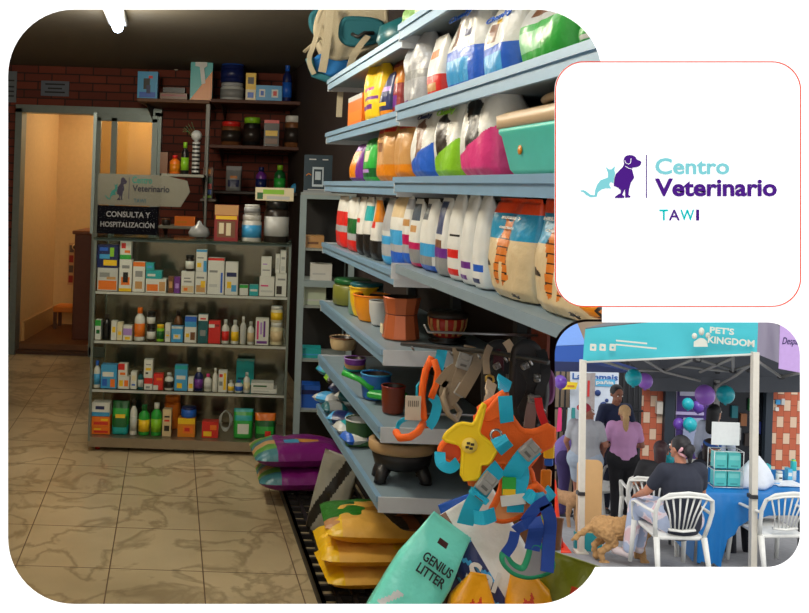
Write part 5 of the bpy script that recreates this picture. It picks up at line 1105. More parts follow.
t = harness('bright red leash hanging at the right behind the orange harness', 541, 405, 1.95, 'dog_leash', 'leash'); strap(t, 'strap', [(538, 398, 1.95), (540, 410, 1.95), (545, 424, 1.95), (549, 432, 1.96)], .016, mat((206, 20, 30), .6))
t = harness('grey mesh buckle strap beside the red leash', 532, 412, 1.98, 'strap_piece', 'strap'); strap(t, 'strap', [(534, 398, 1.98), (531, 412, 1.98), (529, 428, 1.98)], .024, mat((120, 110, 108), .6)); buckle(t, 534, 399, 1.96, .03, .02, 0, mat((150, 150, 150), .3, .7))
# the big orange harness with yellow front piece
Yh = 1.86
t = harness('large orange padded harness with teal straps and a yellow star shaped front', 500, 430, Yh)
padded(t, 'back_pad', [(478, 412), (490, 404), (505, 394), (506, 394), (504, 402), (511, 418), (522, 433), (536, 434), (553, 426), (553.4, 444), (540, 450), (532, 462), (524, 470), (512, 466), (500, 462), (488, 470), (478, 486), (470, 483), (478, 462), (484, 450), (478, 436)], Yh, .014, ORG, None, 1, .2)
padded(t, 'left_flap', [(444, 444), (452, 440), (462, 440), (464, 446), (462, 456), (458, 462), (446, 461), (440, 452)], Yh - .01, .012, ORD, ORG)
padded(t, 'front_piece', [(484, 404), (475, 426), (460, 424), (447, 434), (444, 440), (460, 444), (464, 450), (462, 480), (479, 479), (480, 464), (489, 464), (498, 448), (490, 444), (478, 434), (482, 418), (485, 406)], Yh - .03, .008, YLW, None, 1, .16)
padded(t, 'ear_flap', [(505, 392), (494, 404), (482, 420), (492, 420), (503, 412)], Yh - .02, .008, ORG)
strap(t, 'teal_strap', [(505, 378, 1.95), (503, 386, 1.93), (502, 395, 1.88)], .034, CYN); strap(t, 'teal_strap', [(505, 396, Yh - .03), (506, 410, Yh - .03), (507, 422, Yh - .02)], .028, CYN); strap(t, 'teal_handle', [(498, 437, Yh - .03), (502, 444, Yh - .045), (507, 450, Yh - .03)], .032, CYN)
strap(t, 'teal_strap', [(440, 452, Yh - .02), (441, 463, Yh - .03), (450, 468, Yh - .03), (458, 462, Yh - .02)], .022, CYN); strap(t, 'teal_strap', [(500, 467, Yh - .02), (490, 478, Yh - .03), (482, 490, Yh - .03), (472, 506, Yh - .02), (465, 524, Yh)], .034, CYN)
strap(t, 'teal_strap', [(536, 446, Yh - .02), (525, 456, Yh - .03), (516, 468, Yh - .03), (510, 478, Yh - .02)], .038, CYN)
buckle(t, 487, 483, Yh - .05, .036, .05, 40); buckle(t, 530, 450, Yh - .05, .036, .046, 45); buckle(t, 479, 496, Yh - .045, .05, .016, 35, CYN, 'slider')
MB().tube([(0.011 * math.cos(a), 0, .011 * math.sin(a)) for a in [PI * i / 6 for i in range(12)]], .003, mat((180, 180, 180), .25, .9), 6, True, Matrix.Translation(P(496, 435, Yh - .03) - t.location)).build('ring', t)
q = MB().lathe([(.001, -.002), (.016, -.001), (.016, .001), (.001, .002)], mat((250, 214, 90), .5), 18, Matrix.Rotation(PI / 2, 4, 'X')).build('badge', t); q.location = P(469.5, 445.5, Yh - .036) - t.location
b = MB()
for i in range(4): a = .5 + i * PI / 2; b.box((.006 * math.cos(a), -.003, .006 * math.sin(a)), (.007, .001, .005), C('dark'), Matrix.Identity(4))
b.build('badge_print', q)
# second orange harness below
Y2 = 1.84
t = harness('orange padded harness with grey lining and teal straps hanging lowest', 515, 490, Y2)
padded(t, 'pad', [(503, 470), (514, 466), (530, 468), (534, 486), (540, 500), (533, 508), (520, 516), (506, 521), (496, 520), (492, 513), (498, 502), (504, 488)], Y2 + .02, .014, mat((240, 150, 90), .7), ORG)
padded(t, 'red_underside', [(520, 517), (536, 508), (545, 504), (540, 514), (522, 522)], Y2 + .05, .01, mat((150, 20, 20), .6))
strap(t, 'teal_strap', [(518, 462, Y2), (521, 476, Y2), (517, 494, Y2 - .01), (515, 512, Y2)], .034, CYN); strap(t, 'teal_strap', [(526, 492, Y2 - .01), (534, 499, Y2 - .03), (545, 497, Y2 - .01), (552, 490, Y2)], .026, CYN); cord(t, 'orange_loop', [(527, 488, Y2), (536, 485, Y2 - .02), (545, 494, Y2), (538, 502, Y2)], .008, ORG, True)
strap(t, 'teal_strap', [(495, 514, Y2), (484, 518, Y2 - .01), (474, 517, Y2)], .028, CYN)
q = MB().rbox((0, 0, 0), (.028, .003, .036), C('green'), .001).build('green_label', t); q.location = P(509, 486, Y2 - .01) - t.location; MB().box((0, -.002, -.012), (.026, .002, .012), C('yellow')).build('yellow_band', q)
q = MB().rbox((0, 0, 0), (.05, .003, .022), C('white'), .001).build('white_label', t); q.location = P(513, 500, Y2 - .012) - t.location; q.rotation_euler = (0, -.15, 0)
# blue and green small harness
Y3 = 1.8
t = harness('small blue strapped harness with a green rimmed grey pad at the lower right', 530, 545, Y3)
padded(t, 'pad', [(504, 552), (512, 566), (524, 572), (530, 558), (532, 545), (541, 546), (545, 556), (553, 562), (552, 570), (546, 574), (530, 578), (514, 574), (503, 563)], Y3, .012, mat((148, 146, 150), .7), mat((30, 150, 106), .6))
strap(t, 'blue_strap', [(533, 518, Y3), (536, 528, Y3 - .01), (534, 540, Y3), (532, 550, Y3)], .03, BLS); strap(t, 'blue_strap', [(515, 530, Y3), (524, 525, Y3 - .01), (536, 520, Y3)], .02, BLS); strap(t, 'blue_strap', [(515, 532, Y3), (512, 544, Y3), (505, 554, Y3)], .02, BLS); strap(t, 'blue_strap', [(545, 505, Y3), (550, 520, Y3), (549, 540, Y3), (547, 572, Y3 - .02)], .026, BLS)
strap(t, 'blue_strap', [(525, 522, Y3), (536, 508, Y3), (548, 500, Y3)], .022, BLS)
# little tagged toys hanging right
for i, (px, py, c1, c2, ds) in enumerate(((549, 450, 'yellow', 'blue', 'yellow and blue tagged toy beside the large orange harness'), (546, 478, 'amber', 'yellow', 'yellow strap toy hanging under the tagged toy'), (547, 512, 'lime', 'white', 'lime tagged toy at the right edge of the heap'), (547, 524, 'yellow', 'white', 'white toy card with a yellow corner, lowest at the right edge'))):
    Y = 1.93; t = thing('hanging_toy', ds, 'toy', P(px, py, Y)); MB().rbox((0, 0, 0), (.022, .01, .036), C(c1), .003).build('body', t); MB().rbox((0, 0, -.026), (.018, .008, .016), C(c2), .002).build('tail', t); MB().tube([(0, 0, .018), (.002, .01, .06)], .0015, BKS, 5).build('cord', t)
# ------------------------------------------------------------------ the street stall seen through the lower right opening
def zg(Y): return -.2289 * Y
def SGd(px, py):                       # point on the street seen at (px, py)
    u, v = uv(px, py); Y = 1.6 / (-v - .2289); return Vector((u * Y, Y, zg(Y)))
def SC(px, Y):                         # point on the street in column px at distance Y
    py = 405 + 1440 / Y + .033 * (px - 678); u = uv(px, py)[0]; return Vector((u * Y, Y, zg(Y)))
ASP = mat((150, 152, 156), .85, var=.22, scale=14, bump=.3)
b = MB(); xs0 = lambda Y: 1.6; b.add([(1.6, 5, zg(5)), (16, 5, zg(5)), (16, 15.75, zg(15.75)), (1.6, 15.75, zg(15.75)), (1.6, 5, zg(5) - .2), (16, 5, zg(5) - .2), (16, 15.75, zg(15.75) - .2), (1.6, 15.75, zg(15.75) - .2)],
                   [[0, 1, 2, 3], [7, 6, 5, 4], [0, 4, 5, 1], [1, 5, 6, 2], [2, 6, 7, 3], [3, 7, 4, 0]], ASP)
struct(b.build('floor_street'), 'sloping grey asphalt street')
YF = 15.5
def lattice():
    m = bpy.data.materials.new('stepped_bricks'); m.use_nodes = True; nt = m.node_tree; bb = nt.nodes['Principled BSDF']; N = nt.nodes.new; K = nt.links.new
    def mth(op, a, b=None):
        n_ = N('ShaderNodeMath'); n_.operation = op
        for i, x in enumerate((a, b)):
            if x is None: continue
            if isinstance(x, (int, float)): n_.inputs[i].default_value = x
            else: K(x, n_.inputs[i])
        return n_.outputs[0]
    tc = N('ShaderNodeTexCoord'); sp = N('ShaderNodeSeparateXYZ'); K(tc.outputs['Object'], sp.inputs[0]); fx = mth('DIVIDE', sp.outputs[0], .115); c = mth('FLOOR', fx)
    fz = mth('ADD', mth('DIVIDE', sp.outputs[2], .19), mth('MULTIPLY', c, .5)); r = mth('FLOOR', fz); cream = mth('LESS_THAN', mth('MODULO', mth('ADD', r, mth('ADD', mth('MULTIPLY', c, 1.0), 300.0)), 3.0), .9)
    mx = N('ShaderNodeMix'); mx.data_type = 'RGBA'; K(cream, mx.inputs['Factor']); mx.inputs['A'].default_value = (*lin((184, 96, 68)), 1); mx.inputs['B'].default_value = (*lin((214, 186, 160)), 1)
    gx = mth('LESS_THAN', mth('FRACT', fx), .05); gz = mth('LESS_THAN', mth('FRACT', fz), .05); g = mth('MAXIMUM', gx, gz)
    m2 = N('ShaderNodeMix'); m2.data_type = 'RGBA'; K(g, m2.inputs['Factor']); K(mx.outputs['Result'], m2.inputs['A']); m2.inputs['B'].default_value = (*lin((120, 66, 50)), 1)
    K(m2.outputs['Result'], bb.inputs['Base Color']); bb.inputs['Roughness'].default_value = .85; return m
LAT = lattice()
def fac(mb, pa, pb, yt, yb_, m, Y=YF, th=.1):
    a = P(pa, (yt + yb_) / 2, Y); c = P(pb, (yt + yb_) / 2, Y); z1 = P((pa + pb) / 2, yt, Y).z; z0 = P((pa + pb) / 2, yb_, Y).z; return mb.box(((a.x + c.x) / 2, Y + th / 2, (z0 + z1) / 2), (c.x - a.x, th, z1 - z0), m)
bf = thing('shop_front', 'street building with stepped orange and cream brick piers and a dark shop window', 'building', (0, 0, 0))
b = MB(); fac(b, 430, 641, 300, 505, mat((150, 132, 112), .9, var=.25, scale=3)); b.build('plaster_wall', bf)
b = MB(); fac(b, 641, 667, 300, 505, LAT); b.build('brick_pier', bf); b = MB(); fac(b, 771, 840, 300, 505, LAT); b.build('brick_pier', bf)
b = MB(); fac(b, 664, 674, 384, 505, mat((38, 48, 58), .5), YF - .12); b.build('door_post', bf); b = MB(); fac(b, 765, 772, 380, 505, mat((42, 52, 62), .5), YF - .12); b.build('door_post', bf)
b = MB(); fac(b, 650, 790, 372, 389, mat((54, 60, 66), .6), YF - .35, .4); b.build('fascia', bf); b = MB(); fac(b, 668, 771, 300, 384, mat((110, 96, 90), .8)); b.build('upper_wall', bf)
b = MB(); fac(b, 674, 765, 386, 505, mat((22, 26, 32), .25), YF + .05); b.build('dark_window', bf)
b = MB(); fac(b, 676, 708, 388, 470, mat((58, 34, 104), .5), YF - .03, .03); q = b.build('window_poster', bf); q['label'] = 'purple poster in the shop window'
for a_ in ((680, 702, 391, 396, mat((190, 190, 210))), (676, 704, 412, 415, mat((170, 160, 200))), (683, 703, 418, 445, mat((150, 160, 190)))): b = MB(); fac(b, *a_, YF - .05, .01); b.build('poster_print', q)
for i, (px, py, c) in enumerate(((752, 405, 'dgreen'), (744, 420, 'brown'), (735, 412, 'dteal'), (758, 428, 'navy'), (748, 440, 'dark'), (738, 434, 'grey'))): b = MB(); fac(b, px - 3, px + 3, py - 6, py + 6, C(c), YF - .0, .05); b.build('window_goods', bf)
b = MB(); fac(b, 776, 780.5, 400, 404.5, C('sky'), YF - .03, .03); b.build('blue_plate', bf); b = MB(); fac(b, 781.5, 785, 399, 405, C('lgrey'), YF - .03, .03); b.build('grey_plate', bf); b = MB(); fac(b, 775.5, 779, 407.5, 411, C('white'), YF - .03, .03); b.build('white_plate', bf)
b = MB(); fac(b, 657, 663, 402, 414, mat((196, 190, 178)), YF - .08, .08); q = b.build('meter_box', bf)
# barred gate
t = thing('barred_gate', 'black iron bar gate beside the brick pier', 'gate', (0, 0, 0)); IR = mat((28, 30, 34), .5, .3)
for i in range(17):
    px = 556 + i * 5.3; a = P(px, 352, YF - .25); c = P(px, 498, YF - .25); MB().tube([(a.x, a.y, c.z), (a.x, a.y, a.z)], .016, IR, 6).build('bar', t)
for py in (408, 470): a = P(553, py, YF - .25); c = P(643, py, YF - .25); MB().tube([(a.x, a.y, a.z), (c.x, c.y, a.z)], .02, IR, 6).build('rail', t)
b = MB(); fac(b, 612, 641, 352, 498, mat((46, 46, 50), .6), YF - .16, .02); b.build('mesh_panel', t)
# banner
t = thing('street_banner', 'white banner with blue lettering and round blue pictures on the gate', 'banner', P(594, 405, YF - .45)); k_ = YF / F
loc2 = lambda px, py: ((px - 594) * k_, -(py - 405) * k_)
MB().prism([loc2(*p) for p in ((570, 371), (617, 373), (619, 446), (572, 446))], .02, mat((206, 216, 228), .7)).build('sheet', t)
BB = mat((44, 96, 170), .6); x, z = loc2(603, 377.5); text('La   mmais', 44 * k_, 6 * k_, BB, t, (loc2(594, 0)[0], -.01, z), bold=.02, depth=.004)
x, z = loc2(603.5, 383); q = MB().box((0, 0, 0), (20 * k_, .01, 7 * k_), mat((90, 170, 210), .6)).build('blue_strip', t); q.location = (x, -.01, z); text('pañia', 17 * k_, 4.6 * k_, C('white'), q, (0, -.008, 0), bold=.02, depth=.004)
for px, py, r in ((603, 405, 3.6), (606, 400, 1.8), (602, 418, 2.4), (597, 393, 3)): x, z = loc2(px, py); q = MB().lathe([(.001, -.006), (r * k_, -.004), (r * k_, .004), (.001, .004)], mat((34, 60, 120), .6), 16, Matrix.Rotation(PI / 2, 4, 'X')).build('round_picture', t); q.location = (x, -.012, z)
t = thing('hanging_cloth', 'grey patterned cloth with a red stripe hanging before the banner', 'cloth', P(587, 400, YF - .7)); k_ = (YF - .7) / F
b = MB(); pts = [(x_ * k_, .02 * math.sin(i * 1.7)) for i, x_ in enumerate((-7, -4, -1, 2, 5, 8))]
b.add([(x_, y_, zz) for zz in (-50 * k_, 27 * k_) for x_, y_ in pts] + [(x_, y_ + .01, zz) for zz in (-50 * k_, 27 * k_) for x_, y_ in pts], [[i, i + 1, 7 + i, 6 + i] for i in range(5)] + [[12 + i, 18 + i, 19 + i, 13 + i] for i in range(5)], mat((158, 150, 148), .8, var=.3, scale=12)); b.build('sheet', t)
MB().box((.3 * k_, -.04, 12 * k_), (2.2 * k_, .006, 16 * k_), mat((190, 50, 50), .7)).build('red_stripe', t)
t = thing('yellow_flag', 'small yellow flag with red print left of the banner', 'flag', P(570, 386, YF - .6)); MB().prism([(-.13, -.06), (.10, -.05), (.13, .06), (-.08, .07)], .01, mat((236, 208, 50), .6)).build('sheet', t); MB().box((.01, -.006, .0), (.12, .004, .03), mat((200, 130, 50), .6)).build('print', t)
# clothes hanging at far left
for i, (px, c, ds) in enumerate(((559.5, (220, 60, 120), 'pink cloth hanging on the barred gate'), (564, (30, 30, 34), 'black cloth hanging on the barred gate'), (569, (190, 210, 216), 'pale blue cloth hanging on the barred gate'), (573, (60, 150, 150), 'teal cloth hanging on the barred gate'))):
    o = MB().prism([(-.04, -.2), (.045, -.18), (.03, .2), (-.02, .2)], .02, mat(c, .8)).build('hung_cloth'); o.location = P(px, 420, YF - .5); tag(o, ds, 'cloth')

# ---- gazebo
GB = (lambda c: mat(c, .6, bump=.3, scale=3))
t = thing('gazebo', 'teal canopy tent with white lettering on its front valance and a grey underside', 'canopy tent', (0, 0, 0))
TEALG = GB((70, 190, 202)); GRY = mat((92, 96, 102), .8, bump=.2, scale=5); POLE = mat((214, 208, 194), .5)
FL, FR = P(583, 362, 9.5), P(757, 354, 8.75); FLt, FRt = P(585.5, 329, 9.5), P(758, 311, 8.75); BL_, BR_ = P(650, 391, 13.2), P(850, 392, 12.4); BLt, BRt = P(650, 378, 13.2), P(850, 376, 12.4); AP = P(706, 296, 11)
def sheet(name, rows, m, th=.006, parent=None, off=(0, 1, 0)):
    n = len(rows[0]); vs = [p for r in rows for p in r]; o = Vector(off) * th; N = len(vs); vs += [p + o for p in vs]; fs = []
    for j in range(len(rows) - 1):
        for i in range(n - 1): q = [j * n + i, j * n + i + 1, (j + 1) * n + i + 1, (j + 1) * n + i]; fs.append(q); fs.append([N + x_ for x_ in q[::-1]])
    return MB().add(vs, fs, m, True).build(name, parent)
def lerp(a, b, t_): return a + (b - a) * t_
def valance(name, a, b_, at, bt, m, sag=.012, wav=.012, nx=24, nz=5):
    rows = []
    for j in range(nz + 1):
        v_ = j / nz; rows.append([lerp(lerp(a, b_, i / nx), lerp(at, bt, i / nx), v_) + Vector((0, wav * math.sin(i * .9 + v_ * 2) * (1 - abs(2 * v_ - 1)), -sag * math.sin(PI * i / nx) * (1 - v_))) for i in range(nx + 1)])
    return sheet(name, rows, m, parent=t)
vf = valance('front_valance', FL, FR, FLt, FRt, TEALG); valance('side_valance', FR, lerp(FR, BR_, .3), FRt, lerp(FRt, BRt, .3), GB((128, 120, 140)), 0)
valance('back_valance', BL_, BR_, BLt, BRt, GRY); q = MB().tube([FL + Vector((0, -.01, 0)), FR + Vector((0, -.01, 0))], .012, mat((214, 214, 206), .6), 6).build('hem', vf)
for a, b_ in ((FLt, FRt), (FRt, BRt), (BRt, BLt), (BLt, FLt)): MB().add([a, b_, AP, a + Vector((0, 0, .01)), b_ + Vector((0, 0, .01)), AP + Vector((0, 0, .01))], [[2, 1, 0], [3, 4, 5], [0, 1, 4, 3], [1, 2, 5, 4], [2, 0, 3, 5]], GRY).build('roof_panel', t)
for px, Y, py in ((583, 9.5, 360), (755, 8.75, 352), (717, 12.9, 380)):
    g = SC({583: 580.8, 755: 752.5, 717: 715}[px], Y); top = P(px, py, Y); PM = POLE if Y < 12 else mat((140, 138, 134), .5)
    q = MB().box((0, 0, 0), (.058, .058, (top - g).length), PM).build('pole', t); q.location = (top + g) / 2; q.rotation_euler = ((top - g).normalized()).to_track_quat('Z', 'Y').to_euler()
    MB().box((g.x, g.y, g.z + .012), (.13, .13, .024), PM).build('foot_plate', t)
    c = P(px - (2.5 if Y < 12 else 0), {583: 493, 755: 496, 717: 384}[px], Y - .01); MB().box(tuple(c), (.075, .075, .035), mat((44, 44, 46), .5)).build('clamp', t)
TR = mat((150, 148, 142), .5)
for L in ([(602, 361, 9.5), (630, 370, 10.6), (664, 371, 11.6)], [(664, 371, 11.4), (697, 358, 9.3)], [(640, 357, 9.4), (664, 372, 11.3), (700, 381, 12.6)], [(697, 359, 9.2), (733, 370, 10.6), (756, 364, 9.0)], [(700, 372, 11), (733, 358, 9.1)], [(676, 366, 10.5), (735, 372, 10.8)], [(756, 360, 8.9), (781, 377, 10.8), (804, 372, 10)], [(733, 357, 9.1), (733, 372, 10.8)], [(717, 386, 12.8), (735, 376, 11), (757, 360, 8.9)]):
    MB().tube([P(*q) for q in L], .016, TR, 6).build('truss_bar', t)
for px, py, Y in ((664, 371, 11.5), (697, 360, 9.3), (733, 371, 10.7), (781, 377, 10.8), (749, 370, 10), (717, 372, 12.8)): c = P(px, py, Y); MB().rbox(tuple(c), (.07, .07, .05), mat((34, 34, 36), .5), .01).build('truss_joint', t)
# lettering on the valance
WV = mat((214, 214, 200), .6)
def vtext(s, pa, pb, ya, yb_, bold=.03):
    Y = 9.2 - (pa - 620) / 140 * .55; k_ = Y / F; c = P((pa + pb) / 2, (ya + yb_) / 2, Y - .06); q = text(s, (pb - pa) * k_, (yb_ - ya) * k_, WV, vf, (0, 0, 0), bold=bold, depth=.004); q.location = c; q.rotation_euler = (0, math.radians(2.0) - ROLL * .5, -.4 * .0 - .32); return q
vtext("PET'S", 711, 733, 327.5, 334); vtext('KINGDOM', 710, 752, 338, 345)
Y = 8.92; k_ = Y / F
b = MB()
for px, py, rx_, rz_ in ((694.5, 336, 2.6, 3.0), (701.5, 331.5, 2.8, 4.0), (708, 335.5, 2.4, 3.0)): c = P(px, py, Y - .05); b.lathe([(.001, -.003), (1, -.002), (1, .002), (.001, .003)], WV, 14, Matrix.Translation(c) @ Matrix.Rotation(PI / 2, 4, 'X') @ Matrix.Diagonal((rx_ * k_, rz_ * k_, 1, 1)))
cx = P(701, 342, Y - .05); b.prism([((x_ - 701) * k_, -(y_ - 342) * k_) for x_, y_ in ((694, 342), (697, 340), (700, 338), (704, 338.5), (707, 341), (708, 346.5), (694, 347))], .004, WV, Matrix.Translation(cx)); b.build('paw_emblem', vf)
Y = 9.34
for px in (591.5, 601, 611): c = P(px, 346.5, Y); q = MB().prism([(x_ * Y / F, z_ * Y / F) for x_, z_ in rrect(-3, -3.4, 3, 3.4, 1)], .004, WV).build('social_icon', vf); q.location = c - Vector((0, .05, 0)); q.rotation_euler = (0, 0, -.3); q2 = MB().lathe([(.012, 0), (.012, .003), (.001, .003)], TEALG, 10, Matrix.Rotation(PI / 2, 4, 'X')).build('icon_hole', q)
for i, (pa, pb, py) in enumerate(((617, 646, 342), (617, 655, 346.5))):
    Y = 9.2 - (pa - 620) / 140 * .55; q = MB().box((0, 0, 0), ((pb - pa) * Y / F, .004, 1.5 * Y / F), WV).build('fine_print_line', vf); q.location = P((pa + pb) / 2, py, Y - .06); q.rotation_euler = (0, math.radians(2.0) - ROLL * .5, -.32)
t = thing('lavender_sign', 'lavender sheet with handwriting hanging from the right corner of the tent', 'sign', P(790, 345, 8.9)); k_ = 8.9 / F
MB().prism([((x_ - 790) * k_, -(y_ - 345) * k_) for x_, y_ in ((779.5, 318), (812, 316), (812, 374), (779.5, 369))], .006, mat((190, 158, 214), .7)).build('sheet', t)
text('Desparasit', 27 * k_, 9 * k_, mat((40, 30, 90), .6), t, (.055, -.004, 3 * k_), bold=-.0, depth=.002, shear=.3)
# ---- blue tent at the left
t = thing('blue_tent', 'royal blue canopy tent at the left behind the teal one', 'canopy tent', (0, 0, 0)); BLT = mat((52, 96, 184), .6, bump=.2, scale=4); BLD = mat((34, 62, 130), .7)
a, b_, c, d = P(540, 347, 10.6), P(586, 345, 10.6), P(586, 362, 10.6), P(540, 361, 10.6)
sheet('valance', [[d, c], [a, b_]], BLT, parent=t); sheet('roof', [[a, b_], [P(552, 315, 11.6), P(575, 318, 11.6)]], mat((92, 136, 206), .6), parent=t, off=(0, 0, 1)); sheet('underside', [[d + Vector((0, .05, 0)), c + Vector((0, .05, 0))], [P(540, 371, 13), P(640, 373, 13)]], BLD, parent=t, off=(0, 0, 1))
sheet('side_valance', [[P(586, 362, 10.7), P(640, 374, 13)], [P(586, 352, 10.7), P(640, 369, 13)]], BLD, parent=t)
a = P(549, 365, 10.65); g = SC(546, 10.65); MB().tube([(a.x, a.y, g.z), tuple(a)], .025, POLE, 8).build('pole', t)
# ---- balloons
def balloon(px, py, Y, r, c, ds):
    t = thing('balloon', ds, 'balloon', P(px, py, Y), 0, 'balloons at the stall'); R = r / F * Y
    MB().lathe([(.001, -R * 1.12)] + [(R * math.sin(a), -R * 1.08 * math.cos(a)) for a in [PI * i / 12 for i in range(1, 12)]] + [(.001, R * 1.08)], mat(c, .3), 20).build('skin', t); MB().lathe([(.02, -R * 1.2), (.006, -R * 1.1)], mat(c, .4), 8).build('knot', t)
TLB, LIL, VIO = (20, 164, 176), (150, 98, 196), (98, 60, 160)
balloon(633.5, 377.5, 10.2, 8, TLB, 'teal balloon under the left part of the tent'); balloon(645, 381, 10.6, 7.5, LIL, 'lilac balloon behind the teal one at left'); balloon(560.5, 382, 10.4, 6.4, VIO, 'violet balloon at the far left under the blue tent')
balloon(705, 395, 11.6, 9.6, LIL, 'large lilac balloon at the inner tent pole'); balloon(725.5, 394.5, 12.0, 8.6, TLB, 'large teal balloon right of the inner tent pole'); balloon(688, 404, 14.8, 5.6, TLB, 'small teal balloon, upper left of the shop window'); balloon(698, 407, 14.9, 5.8, VIO, 'small violet balloon, beside the upper small teal one')
balloon(679, 424, 14.9, 5.6, VIO, 'small violet balloon, lower left of the shop window'); balloon(690, 424.5, 14.7, 6.6, TLB, 'small teal balloon, lower one in the shop window')
# ---- board, cone, box
Y = 9.72; k_ = Y / F; g = SC(588, Y - .06); t = thing('wooden_board', 'pale wooden board with rounded top and teal foot leaning on the tent pole', 'board', tuple(g), rx=-.02); hh = 90 * k_; ww = 25 * k_
MB().prism([(x_, z_) for x_, z_ in rrect(-ww / 2, .02, ww / 2, hh, .06, 6)], .02, mat((214, 172, 118), .5, var=.12, scale=5)).build('panel', t); q = MB().prism([(-ww / 2 - .012, .03), (0, 0), (ww / 2 + .01, -.02), (ww / 2 + .01, .19), (-ww / 2 - .012, .2)], .05, mat((40, 150, 158), .6)).build('teal_foot', t); q.location.y = -.015
g = SGd(551, 550); t = thing('traffic_cone', 'bright red orange traffic cone at the lower left edge of the stall', 'cone', (g.x, g.y, g.z)); RD = mat((232, 62, 30), .45)
MB().rbox((0, 0, .03), (.34, .34, .06), RD, .02).build('base', t); MB().lathe([(.13, .06), (.10, .2), (.03, .74), (.02, .76), (.001, .76)], RD, 20).build('cone', t)
g = SC(620, 10.9); t = thing('storage_tray', 'shallow cyan tray on the asphalt behind the curly dog', 'tray', tuple(g)); b = MB(); CY = mat((60, 180, 196), .5)
b.box((0, 0, .012), (.46, .3, .02), CY)
for sx, sy, wx, wy in ((-.23, 0, .016, .3), (.23, 0, .016, .3), (0, -.15, .46, .016), (0, .15, .46, .016)): b.box((sx, sy, .04), (wx, wy, .08), CY)
b.build('tray', t); MB().rbox((0, 0, .06), (.26, .16, .06), mat((120, 90, 90), .7), .01).build('cushion', t)
# ---- chairs
PL = mat((226, 226, 220), .4)
def chair(desc, pos, rz):
    t = thing('plastic_chair', desc, 'chair', tuple(pos), rz, 'white plastic chairs'); sw, sd, sh_ = .23, .22, .42
    b = MB(); rows = []
    loft([[Vector((x_, y_, z_)) for x_, y_ in rrect(-sw * k, -sd * k, sw * k, sd * k, .06, 4)] for k, z_ in ((.97, sh_ - .03), (1, sh_ - .02), (1, sh_), (.95, sh_ + .005))], PL, smooth=True).build('seat', t)
    def bk(u, z_): return (u * (1 + .25 * (z_ - sh_)), sd + .02 + .26 * (z_ - sh_) - abs(u) * .12, z_)
    arch = [bk(-.23, sh_), bk(-.245, .55), bk(-.25, .68), bk(-.225, .79), bk(-.15, .85), bk(0, .875), bk(.15, .85), bk(.225, .79), bk(.25, .68), bk(.245, .55), bk(.23, sh_)]
    q = MB().tube(arch, .022, PL, 8, ry=.014).build('back_frame', t)
    MB().tube([bk(-.22, .80), bk(-.1, .835), bk(0, .845), bk(.1, .835), bk(.22, .80)], .03, PL, 8, ry=.012).build('back_top', t); MB().tube([bk(-.12, .50), bk(0, .49), bk(.12, .50)], .024, PL, 8, ry=.012).build('back_bottom', t)
    for i in range(7): u = (i - 3) / 3; MB().tube([bk(u * .10, .50), bk(u * .13, .65), bk(u * .185, .83)], [.007, .009, .010], PL, 6, ry=.006).build('slat', t)
    for s in (-1, 1):
        MB().tube([bk(s * .248, .66), (s * .275, sd * .4, .645), (s * .28, -sd * .6, .63), (s * .27, -sd * .95, .60), (s * .262, -sd * 1.0, .5), (s * .255, -sd * .98, sh_)], .022, PL, 8, ry=.013).build('armrest', t)
        MB().tube([(s * .25, -sd * .98, sh_), (s * .265, -sd * 1.12, 0)], [.028, .02], PL, 8).build('leg', t); MB().tube([(s * .225, sd, sh_), (s * .25, sd + .13, 0)], [.03, .02], PL, 8).build('leg', t)
    return t
E_POS = SC(668, 8.6)
chair('white plastic chair the seated woman in patterned leggings sits on', E_POS, math.radians(182)); chair('white plastic chair alone at the right, its back to the street', SC(767, 8.95), math.radians(186))
chair('white plastic chair behind the black clothed woman, left of the table', SC(646, 10.6), math.radians(168)); chair('white plastic chair half hidden between the grey and the lilac tops', SC(603, 12.8), math.radians(200))
# ---- table with cloth
Yt = 8.98; g = SC(766, Yt); k_ = Yt / F; x0, x1 = P(698, 495, Yt).x, P(850, 500, Yt).x; zt = zg(Yt) + .74; dpt = .82
t = thing('folding_table', 'folding table under the blue cloth at the stall', 'table', ((x0 + x1) / 2, Yt + dpt / 2, zt - .74)); MB().box((0, 0, .715), (x1 - x0, dpt, .03), mat((200, 200, 196), .5)).build('tabletop', t)
for sx in (-1, 1):
    for sy in (-1, 1): MB().tube([(sx * (x1 - x0) * .46, sy * dpt * .42, .70), (sx * (x1 - x0) * .46, sy * dpt * .42, -sy * .0 - (.08 if sy > 0 else 0))], .014, mat((90, 92, 94), .4, .5), 8).build('leg', t)
BC = mat((20, 112, 182), .35, bump=.3, scale=9)
X = lambda px: P(px, 500, Yt).x
b = MB(); rows = []; cols = [698, 700, 704, 708, 712, 716, 719, 721, 724, 728, 734, 740, 748, 756, 770, 790, 810, 850]; drop = [.70, .70, .70, .70, .70, .71, .73, .74, .70, .46, .40, .34, .27, .24, .22, .20, .2, .2]
top = [[Vector((X(c), Yt + dpt, zt + .006)) for c in cols], [Vector((X(c), Yt, zt + .006)) for c in cols]]
for f_ in (.03, .33, .66, 1.0): top.append([Vector((X(c), Yt - .02 - .03 * math.sin(i * 2.1) * f_, zt + .006 - d_ * f_)) for i, (c, d_) in enumerate(zip(cols, drop))])
q = sheet('table_cloth', top, BC, .004, None, off=(0, .7, -.7)); tag(q, 'shiny blue plastic cloth draped over the stall table', 'tablecloth'); top2 = [[Vector((X(698), Yt + dpt, zt + .005)), Vector((X(698), Yt, zt + .005))], [Vector((X(698) - .03, Yt + dpt, zt - .6)), Vector((X(698) - .03, Yt, zt - .7))]]
q2 = sheet('side_drop', top2, BC, .004, q, off=(1, 0, 0))
def ont(px, dy): p = P(px, 480, Yt + dy); return Vector((p.x, Yt + dy, zt + .013))
